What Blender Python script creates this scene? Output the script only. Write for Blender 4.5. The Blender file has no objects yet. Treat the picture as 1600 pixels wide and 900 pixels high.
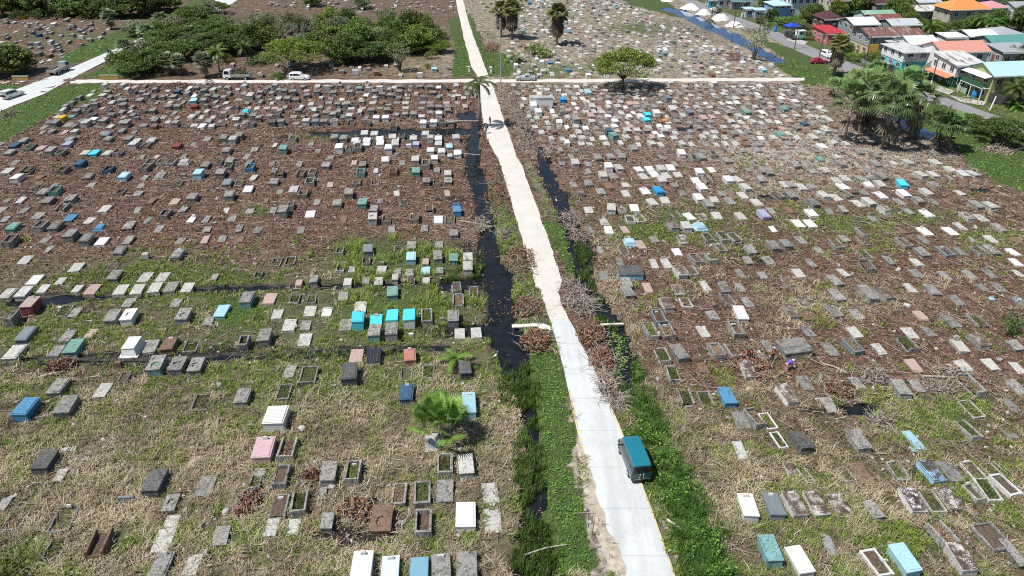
import bpy, math, random
import numpy as np
from math import radians as R, sin, cos, pi
from mathutils import Vector, Matrix
scene = bpy.context.scene
col = scene.collection
rnd = random.Random(7)
nrs = np.random.RandomState(11)

# ------------------------------------------------------------------ camera model (pixels of the 1600x900 photograph)
FOC = 1143.0; TH = math.atan(675.0 / FOC); CH = 43.9
CT, ST = cos(TH), sin(TH)
def G(px, py, z=0.0):
    """ground point (at height z) seen at pixel px, py"""
    xc = (px - 800) / FOC; yc = -(py - 450) / FOC
    dx, dy, dz = xc, CT + yc * ST, -ST + yc * CT
    t = (z - CH) / dz
    return Vector((dx * t, dy * t, z))
def proj(X, Y, Z=0.0):
    d = (CH - Z) * ST + Y * CT
    v = (CH - Z) * CT - Y * ST
    return 800 + FOC * X / d, 450 + FOC * v / d
def scl(Y, Z=0.0):
    return FOC / ((CH - Z) * ST + Y * CT)
def height_to(g, py):
    """height of a vertical thing standing at g whose top shows at row py"""
    lo, hi = 0.0, 40.0
    for _ in range(40):
        m = (lo + hi) / 2
        if proj(g.x, g.y, m)[1] > py: lo = m
        else: hi = m
    return lo
ROAD_A = 0.088        # heading of the main road (radians, about z)

# ------------------------------------------------------------------ mesh builder
class MB:
    def __init__(s): s.v = []; s.f = []; s.m = []
    def face(s, pts, mi=0):
        n = len(s.v); s.v += [tuple(p) for p in pts]; s.f.append(tuple(range(n, n + len(pts)))); s.m.append(mi)
    def raw(s, vs, fs, mi=0):
        n = len(s.v); s.v += [tuple(p) for p in vs]
        for f in fs: s.f.append(tuple(i + n for i in f)); s.m.append(mi)
    def box(s, x0, x1, y0, y1, z0, z1, c=0.0, mi=0, tx=0.0, ty=0.0, jit=0.0):
        """box with chamfered top edge c; tx, ty taper the top inwards"""
        def j(): return rnd.uniform(-jit, jit) if jit else 0.0
        rings = [(x0, x1, y0, y1, z0)]
        if c > 0:
            rings.append((x0 + tx, x1 - tx, y0 + ty, y1 - ty, z1 - c))
            rings.append((x0 + tx + c, x1 - tx - c, y0 + ty + c, y1 - ty - c, z1))
        else:
            rings.append((x0 + tx, x1 - tx, y0 + ty, y1 - ty, z1))
        vs = []
        for (a, b, c_, d, z) in rings:
            vs += [(a + j(), c_ + j(), z + j()), (b + j(), c_ + j(), z + j()), (b + j(), d + j(), z + j()), (a + j(), d + j(), z + j())]
        fs = [(3, 2, 1, 0)]
        nr = len(rings)
        for r in range(nr - 1):
            for k in range(4):
                k2 = (k + 1) % 4
                fs.append((r * 4 + k, r * 4 + k2, r * 4 + 4 + k2, r * 4 + 4 + k))
        t = (nr - 1) * 4
        fs.append((t, t + 1, t + 2, t + 3))
        s.raw(vs, fs, mi)
    def tube(s, pts, rad, n=6, mi=0, cap=True):
        pts = [Vector(p) for p in pts]
        if not hasattr(rad, '__len__'): rad = [rad] * len(pts)
        vs = []; fs = []
        for i, p in enumerate(pts):
            d = (pts[min(i + 1, len(pts) - 1)] - pts[max(i - 1, 0)])
            d = d.normalized() if d.length > 1e-6 else Vector((0, 0, 1))
            a = d.orthogonal().normalized() if abs(d.z) < .9 else (Vector((1, 0, 0)) - d * d.x).normalized()
            b = d.cross(a)
            for k in range(n):
                t = 2 * pi * k / n
                vs.append(p + (a * cos(t) + b * sin(t)) * rad[i])
        for i in range(len(pts) - 1):
            for k in range(n):
                k2 = (k + 1) % n
                fs.append((i * n + k, i * n + k2, i * n + n + k2, i * n + n + k))
        if cap:
            fs.append(tuple(range(n - 1, -1, -1)))
            fs.append(tuple(range((len(pts) - 1) * n, len(pts) * n)))
        s.raw(vs, fs, mi)
    def ell(s, c, r, nu=10, nv=6, mi=0):
        vs = []; fs = []
        for i in range(nv + 1):
            ph = pi * i / nv
            for k in range(nu):
                t = 2 * pi * k / nu
                vs.append((c[0] + r[0] * sin(ph) * cos(t), c[1] + r[1] * sin(ph) * sin(t), c[2] - r[2] * cos(ph)))
        for i in range(nv):
            for k in range(nu):
                k2 = (k + 1) % nu
                fs.append((i * nu + k, i * nu + k2, i * nu + nu + k2, i * nu + nu + k))
        s.raw(vs, fs, mi)
    def mesh(s, name, mats, smooth=False):
        me = bpy.data.meshes.new(name)
        me.from_pydata(s.v, [], s.f)
        for m in (mats if isinstance(mats, (list, tuple)) else [mats]): me.materials.append(m)
        if any(s.m): me.polygons.foreach_set('material_index', s.m)
        if smooth: me.polygons.foreach_set('use_smooth', [True] * len(me.polygons))
        me.update()
        return me
    def obj(s, name, mats, parent=None, loc=None, rz=0.0, smooth=False):
        return link(name, s.mesh(name, mats, smooth), parent, loc, rz)
def link(name, me, parent=None, loc=None, rz=0.0):
    o = bpy.data.objects.new(name, me); col.objects.link(o)
    if parent is not None: o.parent = parent
    if loc is not None: o.location = loc
    if rz: o.rotation_euler = (0, 0, rz)
    return o
def empty(name, loc=(0, 0, 0), rz=0.0):
    o = bpy.data.objects.new(name, None); col.objects.link(o); o.location = loc; o.rotation_euler = (0, 0, rz)
    o.empty_display_size = .2
    return o
def tag(o, label=None, cat=None, group=None, kind=None):
    if label: o['label'] = label
    if cat: o['category'] = cat
    if group: o['group'] = group
    if kind or cat: o['kind'] = kind or 'thing'
    return o
AUTO = []      # things whose label gets its place in words at the end: (object, description, px, py)
def auto(o, desc, cat, px, py, group=None):
    tag(o, desc, cat, group); AUTO.append((o, desc, px, py)); return o
KIDS = {}
def kids(o):
    return [c for c in bpy.data.objects if c.parent == o]
def copy_tree(o, parent=None, kd=None):
    c = o.copy(); col.objects.link(c)
    if parent is not None: c.parent = parent
    for ch in (kd or {}).get(o.name, ()): copy_tree(ch, c, kd)
    return c
def kid_map(o, out=None):
    out = {} if out is None else out
    out[o.name] = kids(o)
    for c in out[o.name]: kid_map(c, out)
    return out
def fast_mesh(name, V, loops_per_face, mats, attrs=None, mi=None, smooth=False):
    """V: (n,3) verts laid out face after face; loops_per_face verts each"""
    V = np.asarray(V, dtype=np.float32); n = len(V); nf = n // loops_per_face
    me = bpy.data.meshes.new(name)
    me.vertices.add(n); me.vertices.foreach_set('co', V.ravel())
    me.loops.add(n); me.loops.foreach_set('vertex_index', np.arange(n, dtype=np.int32))
    me.polygons.add(nf)
    me.polygons.foreach_set('loop_start', np.arange(0, n, loops_per_face, dtype=np.int32))
    for k, a in (attrs or {}).items():
        at = me.attributes.new(k, 'FLOAT', 'POINT'); at.data.foreach_set('value', np.asarray(a, dtype=np.float32))
    for m in (mats if isinstance(mats, (list, tuple)) else [mats]): me.materials.append(m)
    if mi is not None: me.polygons.foreach_set('material_index', np.asarray(mi, dtype=np.int32))
    if smooth: me.polygons.foreach_set('use_smooth', np.ones(nf, dtype=bool))
    me.update(calc_edges=True)
    return me

# ------------------------------------------------------------------ materials
def newmat(name):
    m = bpy.data.materials.new(name); m.use_nodes = True
    nt = m.node_tree; b = nt.nodes['Principled BSDF']
    return m, nt, b
def N(nt, t, **kw):
    n = nt.nodes.new(t)
    for k, v in kw.items(): setattr(n, k, v)
    return n
def L(nt, a, b): nt.links.new(a, b)
def ramp(nt, fac, stops):
    n = N(nt, 'ShaderNodeValToRGB')
    e = n.color_ramp.elements
    while len(e) < len(stops): e.new(0.5)
    for i, (p, c) in enumerate(stops):
        e[i].position = p; e[i].color = (c[0], c[1], c[2], 1) if hasattr(c, '__len__') else (c, c, c, 1)
    L(nt, fac, n.inputs[0]); return n.outputs[0]
def noise(nt, vec, scale, detail=4, rough=.6, w=None):
    n = N(nt, 'ShaderNodeTexNoise')
    if w is not None: n.noise_dimensions = '4D'; L(nt, w, n.inputs['W'])
    L(nt, vec, n.inputs['Vector']); n.inputs['Scale'].default_value = scale
    n.inputs['Detail'].default_value = detail; n.inputs['Roughness'].default_value = rough
    return n.outputs[0]
def mix(nt, fac, a, b, mode='MIX'):
    n = N(nt, 'ShaderNodeMix', data_type='RGBA', blend_type=mode)
    for s, v in ((0, fac), (6, a), (7, b)):
        if isinstance(v, (int, float)): n.inputs[s].default_value = v if s == 0 else (v, v, v, 1)
        elif hasattr(v, '__len__'): n.inputs[s].default_value = (v[0], v[1], v[2], 1)
        else: L(nt, v, n.inputs[s])
    return n.outputs[2]
def math_(nt, op, a, b=None, clamp=False):
    n = N(nt, 'ShaderNodeMath', operation=op, use_clamp=clamp)
    for s, v in ((0, a), (1, b)):
        if v is None: continue
        if isinstance(v, (int, float)): n.inputs[s].default_value = v
        else: L(nt, v, n.inputs[s])
    return n.outputs[0]
def bump(nt, b, h, strength=.4, dist=.03):
    n = N(nt, 'ShaderNodeBump'); n.inputs['Strength'].default_value = strength; n.inputs['Distance'].default_value = dist
    L(nt, h, n.inputs['Height']); L(nt, n.outputs[0], b.inputs['Normal'])
MATS = {}
def plain(name, c, rough=.6, var=.25, metal=0.0, scale=3.0, spec=None):
    if name in MATS: return MATS[name]
    m, nt, b = newmat(name)
    tc = N(nt, 'ShaderNodeTexCoord'); oi = N(nt, 'ShaderNodeObjectInfo')
    w = math_(nt, 'MULTIPLY', oi.outputs['Random'], 40.0)
    n1 = noise(nt, tc.outputs['Object'], scale, 6, .65, w)
    lo = tuple(x * (1 - var) for x in c); hi = tuple(min(1, x * (1 + var)) for x in c)
    L(nt, ramp(nt, n1, [(.3, lo), (.7, hi)]), b.inputs['Base Color'])
    b.inputs['Roughness'].default_value = rough; b.inputs['Metallic'].default_value = metal
    if spec is not None: b.inputs['Specular IOR Level'].default_value = spec
    MATS[name] = m; return m
def concrete(name, c, stain=.5, dirt=(.035, .033, .03), moss=.0, speck=.5, top=None):
    """painted or bare concrete with mould, lichen and grey weathering"""
    if name in MATS: return MATS[name]
    m, nt, b = newmat(name)
    tc = N(nt, 'ShaderNodeTexCoord'); oi = N(nt, 'ShaderNodeObjectInfo'); ge = N(nt, 'ShaderNodeNewGeometry')
    w = math_(nt, 'MULTIPLY', oi.outputs['Random'], 60.0)
    v = tc.outputs['Object']
    big = noise(nt, v, 1.5, 5, .62, w); mid = noise(nt, v, 3.6, 7, .72, w); fine = noise(nt, v, 16, 4, .7, w)
    mp = N(nt, 'ShaderNodeMapping'); mp.inputs['Scale'].default_value = (5, 5, .7); L(nt, v, mp.inputs[0])
    streak = noise(nt, mp.outputs[0], 2.0, 4, .6, w)
    base = mix(nt, math_(nt, 'MULTIPLY', fine, .35 + .3 * speck), c, tuple(x * .72 for x in c))
    base = mix(nt, math_(nt, 'MULTIPLY', math_(nt, 'SUBTRACT', oi.outputs['Random'], .15), .45, True), base, tuple(x * .55 for x in c))
    lo = .63 - .24 * stain
    f = ramp(nt, mix(nt, .62, big, mid), [(lo, 0.0), (min(.97, lo + .11), 1.0)])
    base = mix(nt, math_(nt, 'MULTIPLY', f, .5 + .35 * stain), base, dirt)
    sf = ramp(nt, streak, [(.42, 0.0), (.62, 1.0)])
    base = mix(nt, math_(nt, 'MULTIPLY', sf, min(.9, 1.0 * stain)), base, tuple(x * .8 for x in dirt))
    if moss > 0:
        mf = ramp(nt, mid, [(.62 - .2 * moss, 0.0), (.72 - .1 * moss, 1.0)])
        base = mix(nt, math_(nt, 'MULTIPLY', mf, .7), base, (.05, .07, .015))
    if top is not None:      # dead leaves and soil lying on the flat top
        sn = N(nt, 'ShaderNodeSeparateXYZ'); L(nt, ge.outputs['True Normal'], sn.inputs[0])
        up_ = math_(nt, 'GREATER_THAN', sn.outputs[2], .7)
        lf = ramp(nt, mix(nt, .5, big, fine), [(.43, 0.0), (.50, 1.0)])
        base = mix(nt, math_(nt, 'MULTIPLY', up_, lf), base, mix(nt, fine, tuple(x * .5 for x in top), tuple(x * 1.6 for x in top)))
    L(nt, base, b.inputs['Base Color']); b.inputs['Roughness'].default_value = .9
    b.inputs['Specular IOR Level'].default_value = .25
    bump(nt, b, mix(nt, .5, mid, fine), .5, .02)
    MATS[name] = m; return m
def leafmat(name, dark, light, trans=.0, rough=.55):
    """foliage: colour varies leaf by leaf through the stored attribute 'v' and clump by clump through a noise"""
    if name in MATS: return MATS[name]
    m, nt, b = newmat(name)
    at = N(nt, 'ShaderNodeAttribute', attribute_name='v'); oi = N(nt, 'ShaderNodeObjectInfo')
    tc = N(nt, 'ShaderNodeTexCoord')
    n1 = noise(nt, tc.outputs['Object'], .5, 3, .6, math_(nt, 'MULTIPLY', oi.outputs['Random'], 30.0))
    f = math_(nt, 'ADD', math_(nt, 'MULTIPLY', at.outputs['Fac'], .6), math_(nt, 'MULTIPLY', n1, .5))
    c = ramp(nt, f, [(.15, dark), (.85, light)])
    hs = N(nt, 'ShaderNodeHueSaturation')
    L(nt, math_(nt, 'ADD', math_(nt, 'MULTIPLY', oi.outputs['Random'], .8), .65), hs.inputs['Value'])
    L(nt, math_(nt, 'ADD', math_(nt, 'MULTIPLY', math_(nt, 'FRACT', math_(nt, 'MULTIPLY', oi.outputs['Random'], 7.3)), .045), .472), hs.inputs['Hue'])
    L(nt, c, hs.inputs['Color'])
    L(nt, hs.outputs[0], b.inputs['Base Color']); b.inputs['Roughness'].default_value = rough
    b.inputs['Specular IOR Level'].default_value = .3
    if trans:
        tr = N(nt, 'ShaderNodeBsdfTranslucent'); L(nt, hs.outputs[0], tr.inputs[0])
        ms = N(nt, 'ShaderNodeMixShader'); ms.inputs[0].default_value = trans
        L(nt, b.outputs[0], ms.inputs[1]); L(nt, tr.outputs[0], ms.inputs[2])
        L(nt, ms.outputs[0], nt.nodes['Material Output'].inputs['Surface'])
    MATS[name] = m; return m

# ------------------------------------------------------------------ numpy value noise
_tab = np.random.RandomState(5).rand(256, 256).astype(np.float32)
def vnoise(x, y, s):
    x = np.asarray(x) / s; y = np.asarray(y) / s
    xi = np.floor(x).astype(int); yi = np.floor(y).astype(int); fx = x - xi; fy = y - yi
    fx = fx * fx * (3 - 2 * fx); fy = fy * fy * (3 - 2 * fy)
    a = _tab[xi & 255, yi & 255]; b = _tab[(xi + 1) & 255, yi & 255]; c = _tab[xi & 255, (yi + 1) & 255]; d = _tab[(xi + 1) & 255, (yi + 1) & 255]
    return (a * (1 - fx) + b * fx) * (1 - fy) + (c * (1 - fx) + d * fx) * fy
def fnoise(x, y, s, o=4):
    t = 0; a = .5; n = 0
    for i in range(o): t = t + a * vnoise(np.asarray(x) + 31.7 * i, np.asarray(y) - 17.3 * i, s / 2 ** i); n += a; a *= .55
    return t / n
def inpoly(px, py, poly):
    px = np.asarray(px); py = np.asarray(py); r = np.zeros(px.shape, bool); n = len(poly); j = n - 1
    for i in range(n):
        xi, yi = poly[i]; xj, yj = poly[j]
        c = ((yi > py) != (yj > py)) & (px < (xj - xi) * (py - yi) / ((yj - yi) if yj != yi else 1e-9) + xi)
        r ^= c; j = i
    return r
SUN_E, SKY_S, EXPO = 4.7, .074, .36
# ------------------------------------------------------------------ the lie of the land, drawn over the photograph and carried to the ground
ROAD_L = [(967, 900), (935, 800), (902, 675), (886, 600), (877, 560), (868, 530), (860, 500), (845, 455), (837, 450), (831, 420), (817, 380), (807, 345), (798, 315), (788, 275), (778, 247), (766, 227), (757, 205), (753, 175), (750, 150), (747, 120), (737, 105), (725, 60), (715, 15), (708, -25), (700, -70)]
ROAD_R = [(1055, 900), (1020, 800), (972, 675), (944, 610), (925, 570), (909, 540), (898, 515), (889, 500), (881, 482), (870, 457), (876, 447), (878, 437), (872, 420), (861, 385), (848, 350), (836, 315), (824, 282), (817, 260), (806, 245), (800, 220), (790, 195), (780, 165), (770, 135), (758, 105), (737, 50), (727, 15), (719, -25), (709, -70)]
DITCH_L = [(737, 188), (735, 205), (727, 235), (730, 262), (740, 300), (746, 345), (751, 385), (753, 420), (756, 450), (758, 500), (766, 535), (778, 565), (792, 600), (810, 640), (824, 700), (822, 760), (808, 830), (800, 960), (872, 960), (866, 840), (852, 770), (848, 700), (838, 640), (828, 590), (828, 560), (820, 528), (804, 500), (800, 450), (797, 428), (780, 395), (772, 340), (765, 300), (755, 262), (750, 235), (750, 205), (748, 188)]
DITCH_R = [(838, 228), (842, 262), (858, 300), (870, 330), (882, 355), (890, 385), (902, 440), (918, 470), (936, 500), (947, 528), (958, 560), (974, 605), (988, 605), (987, 560), (985, 525), (970, 498), (938, 460), (924, 430), (927, 385), (907, 355), (892, 330), (886, 300), (864, 262), (853, 228)]
WATERS = [DITCH_L, DITCH_R,
    [(482, 204), (560, 201), (650, 200), (740, 199), (740, 211), (640, 213), (560, 212), (484, 213)],
    [(10, 463), (130, 460), (132, 472), (70, 478), (8, 478)],
    [(655, 440), (700, 434), (762, 430), (762, 452), (700, 455)],
    [(690, 512), (770, 506), (770, 526), (720, 526)],
    [(1305, 636), (1340, 631), (1372, 634), (1366, 650), (1325, 653)],
    [(1512, 298), (1545, 293), (1552, 297), (1530, 302)],
    [(1055, 197), (1092, 196), (1094, 202), (1058, 203)],
    [(815, 197), (828, 198), (838, 214), (822, 212)],
    [(716, 174), (738, 172), (748, 182), (742, 190), (714, 190)],
    [(1170, 305), (1230, 304), (1230, 309), (1172, 310)],
    [(1310, 302), (1345, 300), (1345, 304), (1312, 306)],
    [(-10, 556), (120, 560), (240, 561), (360, 553), (470, 546), (470, 551), (360, 559), (240, 568), (120, 567), (-10, 563)],
    [(275, 449), (400, 446), (520, 443), (660, 440), (660, 446), (520, 450), (400, 454), (275, 456)],
    [(480, 545), (600, 541), (700, 538), (700, 544), (600, 547), (480, 551)],
    [(130, 463), (200, 460), (275, 457), (275, 461), (200, 466), (130, 469)]]
CANAL = [[(1030, 11), (1048, 10), (1066, 14), (1086, 20), (1108, 32), (1130, 42), (1158, 54), (1185, 72), (1212, 84), (1228, 96), (1216, 97), (1196, 92), (1172, 78), (1150, 66), (1122, 54), (1098, 44), (1080, 34), (1066, 27), (1052, 20), (1034, 15)],
    [(1380, 165), (1392, 168), (1410, 180), (1432, 192), (1456, 204), (1475, 216), (1462, 222), (1440, 212), (1415, 202), (1394, 192), (1378, 180)]]
WATERS += CANAL
HROAD = [(1040, -14), (1073, 0), (1118, 20), (1157, 34), (1210, 54), (1242, 70), (1282, 88), (1325, 104), (1370, 122), (1416, 140), (1469, 158), (1530, 180), (1600, 207), (1720, 255)]
def arc(poly):
    return [(p[0], p[1]) for p in poly]
def zones(px, py):
    """how much green growth, straw, red-brown litter, black wet mud, pale dry debris covers the ground at a pixel"""
    px = np.asarray(px, float); py = np.asarray(py, float)
    z = {k: np.zeros(px.shape) for k in 'gsbwp'}
    rx = np.interp(py, [-70, 30, 900, 960], [705, 728, 1012, 1032])
    left = px < rx
    def base(mask, ys, **kw):
        for k, v in kw.items(): z[k] = np.where(mask, np.interp(py, ys, v), z[k])
    base(left, [-40, 118, 135, 360, 400, 470, 540, 640, 700, 900], g=[.3, .3, .12, .16, .36, .44, .48, .42, .38, .42], s=[.3, .3, .25, .15, .2, .28, .34, .50, .64, .56],
         b=[.5, .5, .8, .9, .7, .4, .3, .22, .15, .2], w=[0, 0, .05, .1, .15, .15, .15, .1, .08, .1], p=[.3, .3, .2, .1, .05, 0, 0, 0, .1, .1])
    base(~left, [-40, 118, 135, 230, 330, 420, 560, 640, 720, 900], g=[.4, .32, .15, .18, .36, .28, .26, .42, .46, .46], s=[.5, .5, .3, .22, .22, .24, .24, .34, .44, .46],
         b=[.3, .35, .72, .78, .66, .78, .82, .7, .6, .55], w=[0, 0, 0, .03, .08, .1, .12, .12, .12, .12], p=[.8, .8, .55, .45, .35, .2, .1, .1, .1, .05])
    def blob(k, cx, cy, ax, ay, a):
        e = ((px - cx) / ax) ** 2 + ((py - cy) / ay) ** 2
        z[k] = np.clip(z[k] + a * np.exp(-e * 1.2), 0, 1)
    # left field
    for b in [('g', 640, 405, 150, 45, .36), ('g', 560, 380, 60, 40, .2), ('g', 230, 435, 90, 28, .4), ('g', 400, 330, 30, 12, .5), ('g', 370, 485, 50, 25, .7), ('g', 350, 440, 60, 22, .4),
              ('g', 500, 215, 70, 7, .5), ('g', 620, 480, 120, 40, .3), ('g', 60, 880, 90, 30, .4), ('w', 540, 840, 90, 22, .8), ('w', 90, 885, 220, 14, .6), ('w', 280, 872, 150, 12, .5),
              ('w', 250, 556, 280, 9, .9), ('w', 560, 545, 130, 9, .6), ('w', 400, 450, 120, 8, .6), ('w', 60, 465, 120, 10, .8), ('w', 720, 515, 70, 14, .9), ('w', 740, 400, 60, 50, .4), ('w', 700, 310, 80, 12, .5), ('b', 500, 760, 90, 30, .5), ('b', 60, 690, 150, 60, .35), ('b', 200, 590, 140, 40, .4), ('w', 100, 590, 90, 20, .3), ('w', 620, 850, 160, 14, .4), ('b', 560, 830, 200, 30, .4), ('g', 250, 850, 200, 30, .2), ('w', 180, 690, 40, 16, .3), ('w', 760, 660, 40, 25, .25),
              ('w', 60, 790, 90, 25, .35), ('b', 110, 740, 60, 20, .3), ('b', 60, 580, 60, 40, .5), ('s', 560, 650, 120, 60, .4), ('s', 360, 700, 140, 50, .3), ('b', 720, 290, 80, 60, .3), ('p', 700, 345, 60, 25, .4),
              ('w', 340, 545, 60, 20, .4), ('g', 110, 60, 120, 14, .2), ('w', 60, 300, 60, 20, .5), ('g', 250, 130, 80, 12, .2),
              ('b', 180, 300, 220, 60, .2), ('s', 650, 105, 80, 22, .5), ('p', 690, 95, 25, 30, .5), ('w', 640, 215, 110, 10, .5), ('g', 560, 600, 200, 25, .15),
              # right field
              ('b', 1080, 540, 160, 60, .5), ('b', 1000, 420, 70, 60, .4), ('b', 1350, 380, 200, 30, .35), ('s', 950, 420, 25, 70, .6), ('s', 985, 520, 25, 35, .5), ('s', 1040, 650, 40, 60, .5), ('s', 1130, 760, 60, 90, .6),
              ('g', 1050, 350, 110, 40, .2), ('g', 1000, 360, 60, 14, .3), ('g', 1300, 350, 90, 20, .28), ('g', 1440, 340, 60, 14, .25), ('g', 1560, 370, 60, 16, .4), ('g', 1480, 640, 80, 30, .35), ('g', 1410, 840, 70, 30, .4), ('g', 1300, 800, 60, 40, .2),
              ('w', 1180, 400, 60, 30, .5), ('w', 1320, 645, 80, 14, .7), ('w', 1400, 700, 90, 18, .4), ('w', 1500, 740, 120, 20, .35), ('b', 1500, 840, 110, 40, .5), ('b', 1450, 610, 120, 30, .3), ('w', 1200, 200, 60, 8, .3),
              ('p', 1300, 240, 200, 40, .4), ('p', 1080, 42, 50, 20, .9), ('p', 1200, 300, 120, 20, .2), ('s', 1330, 465, 160, 40, .4), ('g', 1230, 560, 60, 20, .15), ('s', 1550, 380, 90, 25, .3),
              ('g', 1000, 45, 60, 10, .3), ('s', 830, 135, 40, 14, .6), ('g', 850, 110, 80, 14, .3), ('b', 1020, 150, 60, 12, .3), ('w', 930, 385, 25, 25, .5)]:
        blob(*b)
    def region(poly, **kw):
        m = inpoly(px, py, poly)
        for k, v in kw.items(): z[k] = np.where(m, v, z[k])
    # verges and roadside growth
    region([(825, 560), (868, 545), (890, 640), (925, 760), (950, 905), (860, 905), (850, 780), (845, 690)], g=.98, s=.15, b=0, w=0, p=0)
    region([(890, 640), (902, 690), (945, 840), (978, 905), (925, 905), (912, 820), (895, 730)], g=.25, s=.2, b=0, w=0, p=1)
    region([(742, 290), (766, 280), (800, 330), (826, 420), (850, 500), (862, 545), (826, 560), (805, 480), (795, 420), (772, 370)], g=.6, s=.2, b=.4, w=0, p=.6)
    region([(972, 675), (1000, 640), (1060, 740), (1135, 905), (1070, 905), (1004, 757)], g=1, s=.1, b=0, w=0, p=.15)
    region([(1010, 770), (1040, 770), (1090, 905), (1058, 905), (1024, 810)], g=.5, s=.1, b=0, w=0, p=.75)
    region([(965, 590), (990, 580), (1040, 660), (1150, 905), (1075, 905), (1000, 700)], g=1, s=.2, b=0, w=.1, p=0)
    region([(850, 345), (880, 350), (900, 395), (890, 440), (865, 385)], g=.9, s=.2, b=.1, w=0, p=.2)
    region([(820, 250), (838, 262), (868, 340), (850, 340)], g=.5, s=.3, b=.3, w=0, p=.6)
    region([(700, 30), (716, 28), (728, 60), (740, 118), (706, 120), (712, 80)], g=1, s=0, b=0, w=0, p=0)
    region([(728, 15), (738, 30), (755, 70), (800, 90), (800, 120), (762, 118), (742, 65)], g=1, s=.1, b=0, w=0, p=0)
    region([(-60, 200), (20, 168), (80, 140), (115, 132), (168, 128), (158, 150), (60, 190), (0, 228), (-60, 260)], g=.98, s=.1, b=0, w=0, p=0)
    region([(90, 105), (100, 85), (150, 62), (215, 40), (330, -10), (380, -10), (195, 76), (150, 88)], g=.95, s=.2, b=0, w=0, p=.1)
    region([(140, 118), (195, 84), (215, 90), (210, 121), (160, 122)], g=.98, s=0, b=0, w=0, p=0)
    region([(-50, 132), (40, 133), (30, 140), (-50, 165)], g=.9, s=0, b=0, w=0, p=.3)
    region([(1500, 236), (1620, 240), (1620, 305), (1565, 288), (1520, 262)], g=1, s=.0, b=0, w=0, p=0)
    region([(1208, 100), (1225, 92), (1290, 98), (1310, 130), (1262, 134), (1245, 122)], g=1, s=0, b=0, w=0, p=0)
    region([(960, -10), (1020, -8), (1060, 14), (1045, 12), (1030, 14), (1072, 26), (1055, 27), (1020, 16), (985, 8)], g=1, s=0, b=0, w=0, p=0)
    # the strip between canal and street, then the built-up side
    hy = np.interp(px, [p[0] for p in HROAD], [p[1] for p in HROAD])
    side = (px > 1045) & (py < hy + 1)
    z['g'] = np.where(side, .62, z['g']); z['s'] = np.where(side, .2, z['s']); z['b'] = np.where(side, 0, z['b']); z['p'] = np.where(side, .55, z['p']); z['w'] = np.where(side, 0, z['w'])
    region([(1300, 108), (1416, 146), (1530, 186), (1640, 220), (1640, 240), (1500, 236), (1450, 205), (1385, 166), (1310, 140)], g=.95, s=.1, b=0, w=0, p=.1)
    region([(1225, 92), (1180, 60), (1250, 78), (1300, 100), (1292, 112)], g=.8, s=.3, b=.1, w=0, p=.4)
    return z
XS = np.concatenate([np.arange(-900, -210, 30), np.arange(-210, -75, 1.6), np.arange(-75, 75, .55), np.arange(75, 210, 1.6), np.arange(210, 901, 30)])
YS = np.concatenate([np.arange(-60, 28, 8), np.arange(28, 85, .42), np.arange(85, 170, .8), np.arange(170, 330, 1.6), np.arange(330, 460, 10), np.arange(460, 3000, 120)])
def wobble(x, y):
    """ground points nudged about so drawn outlines come out ragged, as (px, py)"""
    a = (fnoise(x, y, 3.0, 3) - .5) * 1.6; b = (fnoise(x + 91, y + 17, 3.0, 3) - .5) * 1.6
    yy = np.maximum(y + b, -20)
    return proj_np(x + a, yy)
def proj_np(X, Y, Z=0.0):
    d = (CH - Z) * ST + Y * CT; v = (CH - Z) * CT - Y * ST
    return 800 + FOC * X / np.maximum(d, 1), 450 + FOC * v / np.maximum(d, 1)
def wet_depth(px, py):
    d = np.zeros(np.shape(px))
    for i, w in enumerate(WATERS):
        d = np.where(inpoly(px, py, w), .75 if i in (0, 1) or i >= len(WATERS) - 2 else .42, d)
    return d
def height(x, y):
    return (fnoise(x, y, 5.0, 3) - .5) * .34 + (fnoise(x + 50, y, 1.3, 3) - .5) * .26
GX, GY = np.meshgrid(XS, YS)
PX, PY = wobble(GX, GY)
ZN = zones(PX, PY)
DEP = wet_depth(PX, PY)
def near_road(px, py):
    l = np.interp(py, [p[1] for p in ROAD_L[::-1]], [p[0] for p in ROAD_L[::-1]]); r = np.interp(py, [p[1] for p in ROAD_R[::-1]], [p[0] for p in ROAD_R[::-1]])
    return (px > l - 6) & (px < r + 6) & (py > -80) & (py < 960)
qx, qy = proj_np(GX, np.maximum(GY, -20))
flat = near_road(qx, qy) | ((qy > 117) & (qy < 136) & (qx > 120) & (qx < 1262))
GZ = np.where(flat, -.05, height(GX, GY)) - DEP
vis = (GY < 430)
GZ = np.where(vis, GZ, 0)
nx, ny = len(XS), len(YS)
V = np.stack([GX.ravel(), GY.ravel(), GZ.ravel()], 1).astype(np.float32)
idx = np.arange(nx * ny).reshape(ny, nx)
Q = np.stack([idx[:-1, :-1], idx[:-1, 1:], idx[1:, 1:], idx[1:, :-1]], -1).reshape(-1, 4)
me = bpy.data.meshes.new('ground')
me.vertices.add(len(V)); me.vertices.foreach_set('co', V.ravel())
me.loops.add(Q.size); me.loops.foreach_set('vertex_index', Q.ravel().astype(np.int32))
me.polygons.add(len(Q)); me.polygons.foreach_set('loop_start', np.arange(0, Q.size, 4, dtype=np.int32))
me.polygons.foreach_set('use_smooth', np.ones(len(Q), bool))
ZN['w'] = np.clip(ZN['w'] + (DEP > 0) * 1.0, 0, 1)
for k, nm in (('g', 'green'), ('s', 'straw'), ('b', 'litter'), ('w', 'wet'), ('p', 'pale')):
    at = me.attributes.new(nm, 'FLOAT', 'POINT'); at.data.foreach_set('value', ZN[k].ravel().astype(np.float32))
me.update(calc_edges=True)
m, nt, b = newmat('graveyard_ground')
tc = N(nt, 'ShaderNodeTexCoord'); P = tc.outputs['Object']
def attr(k): return N(nt, 'ShaderNodeAttribute', attribute_name=k).outputs['Fac']
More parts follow.
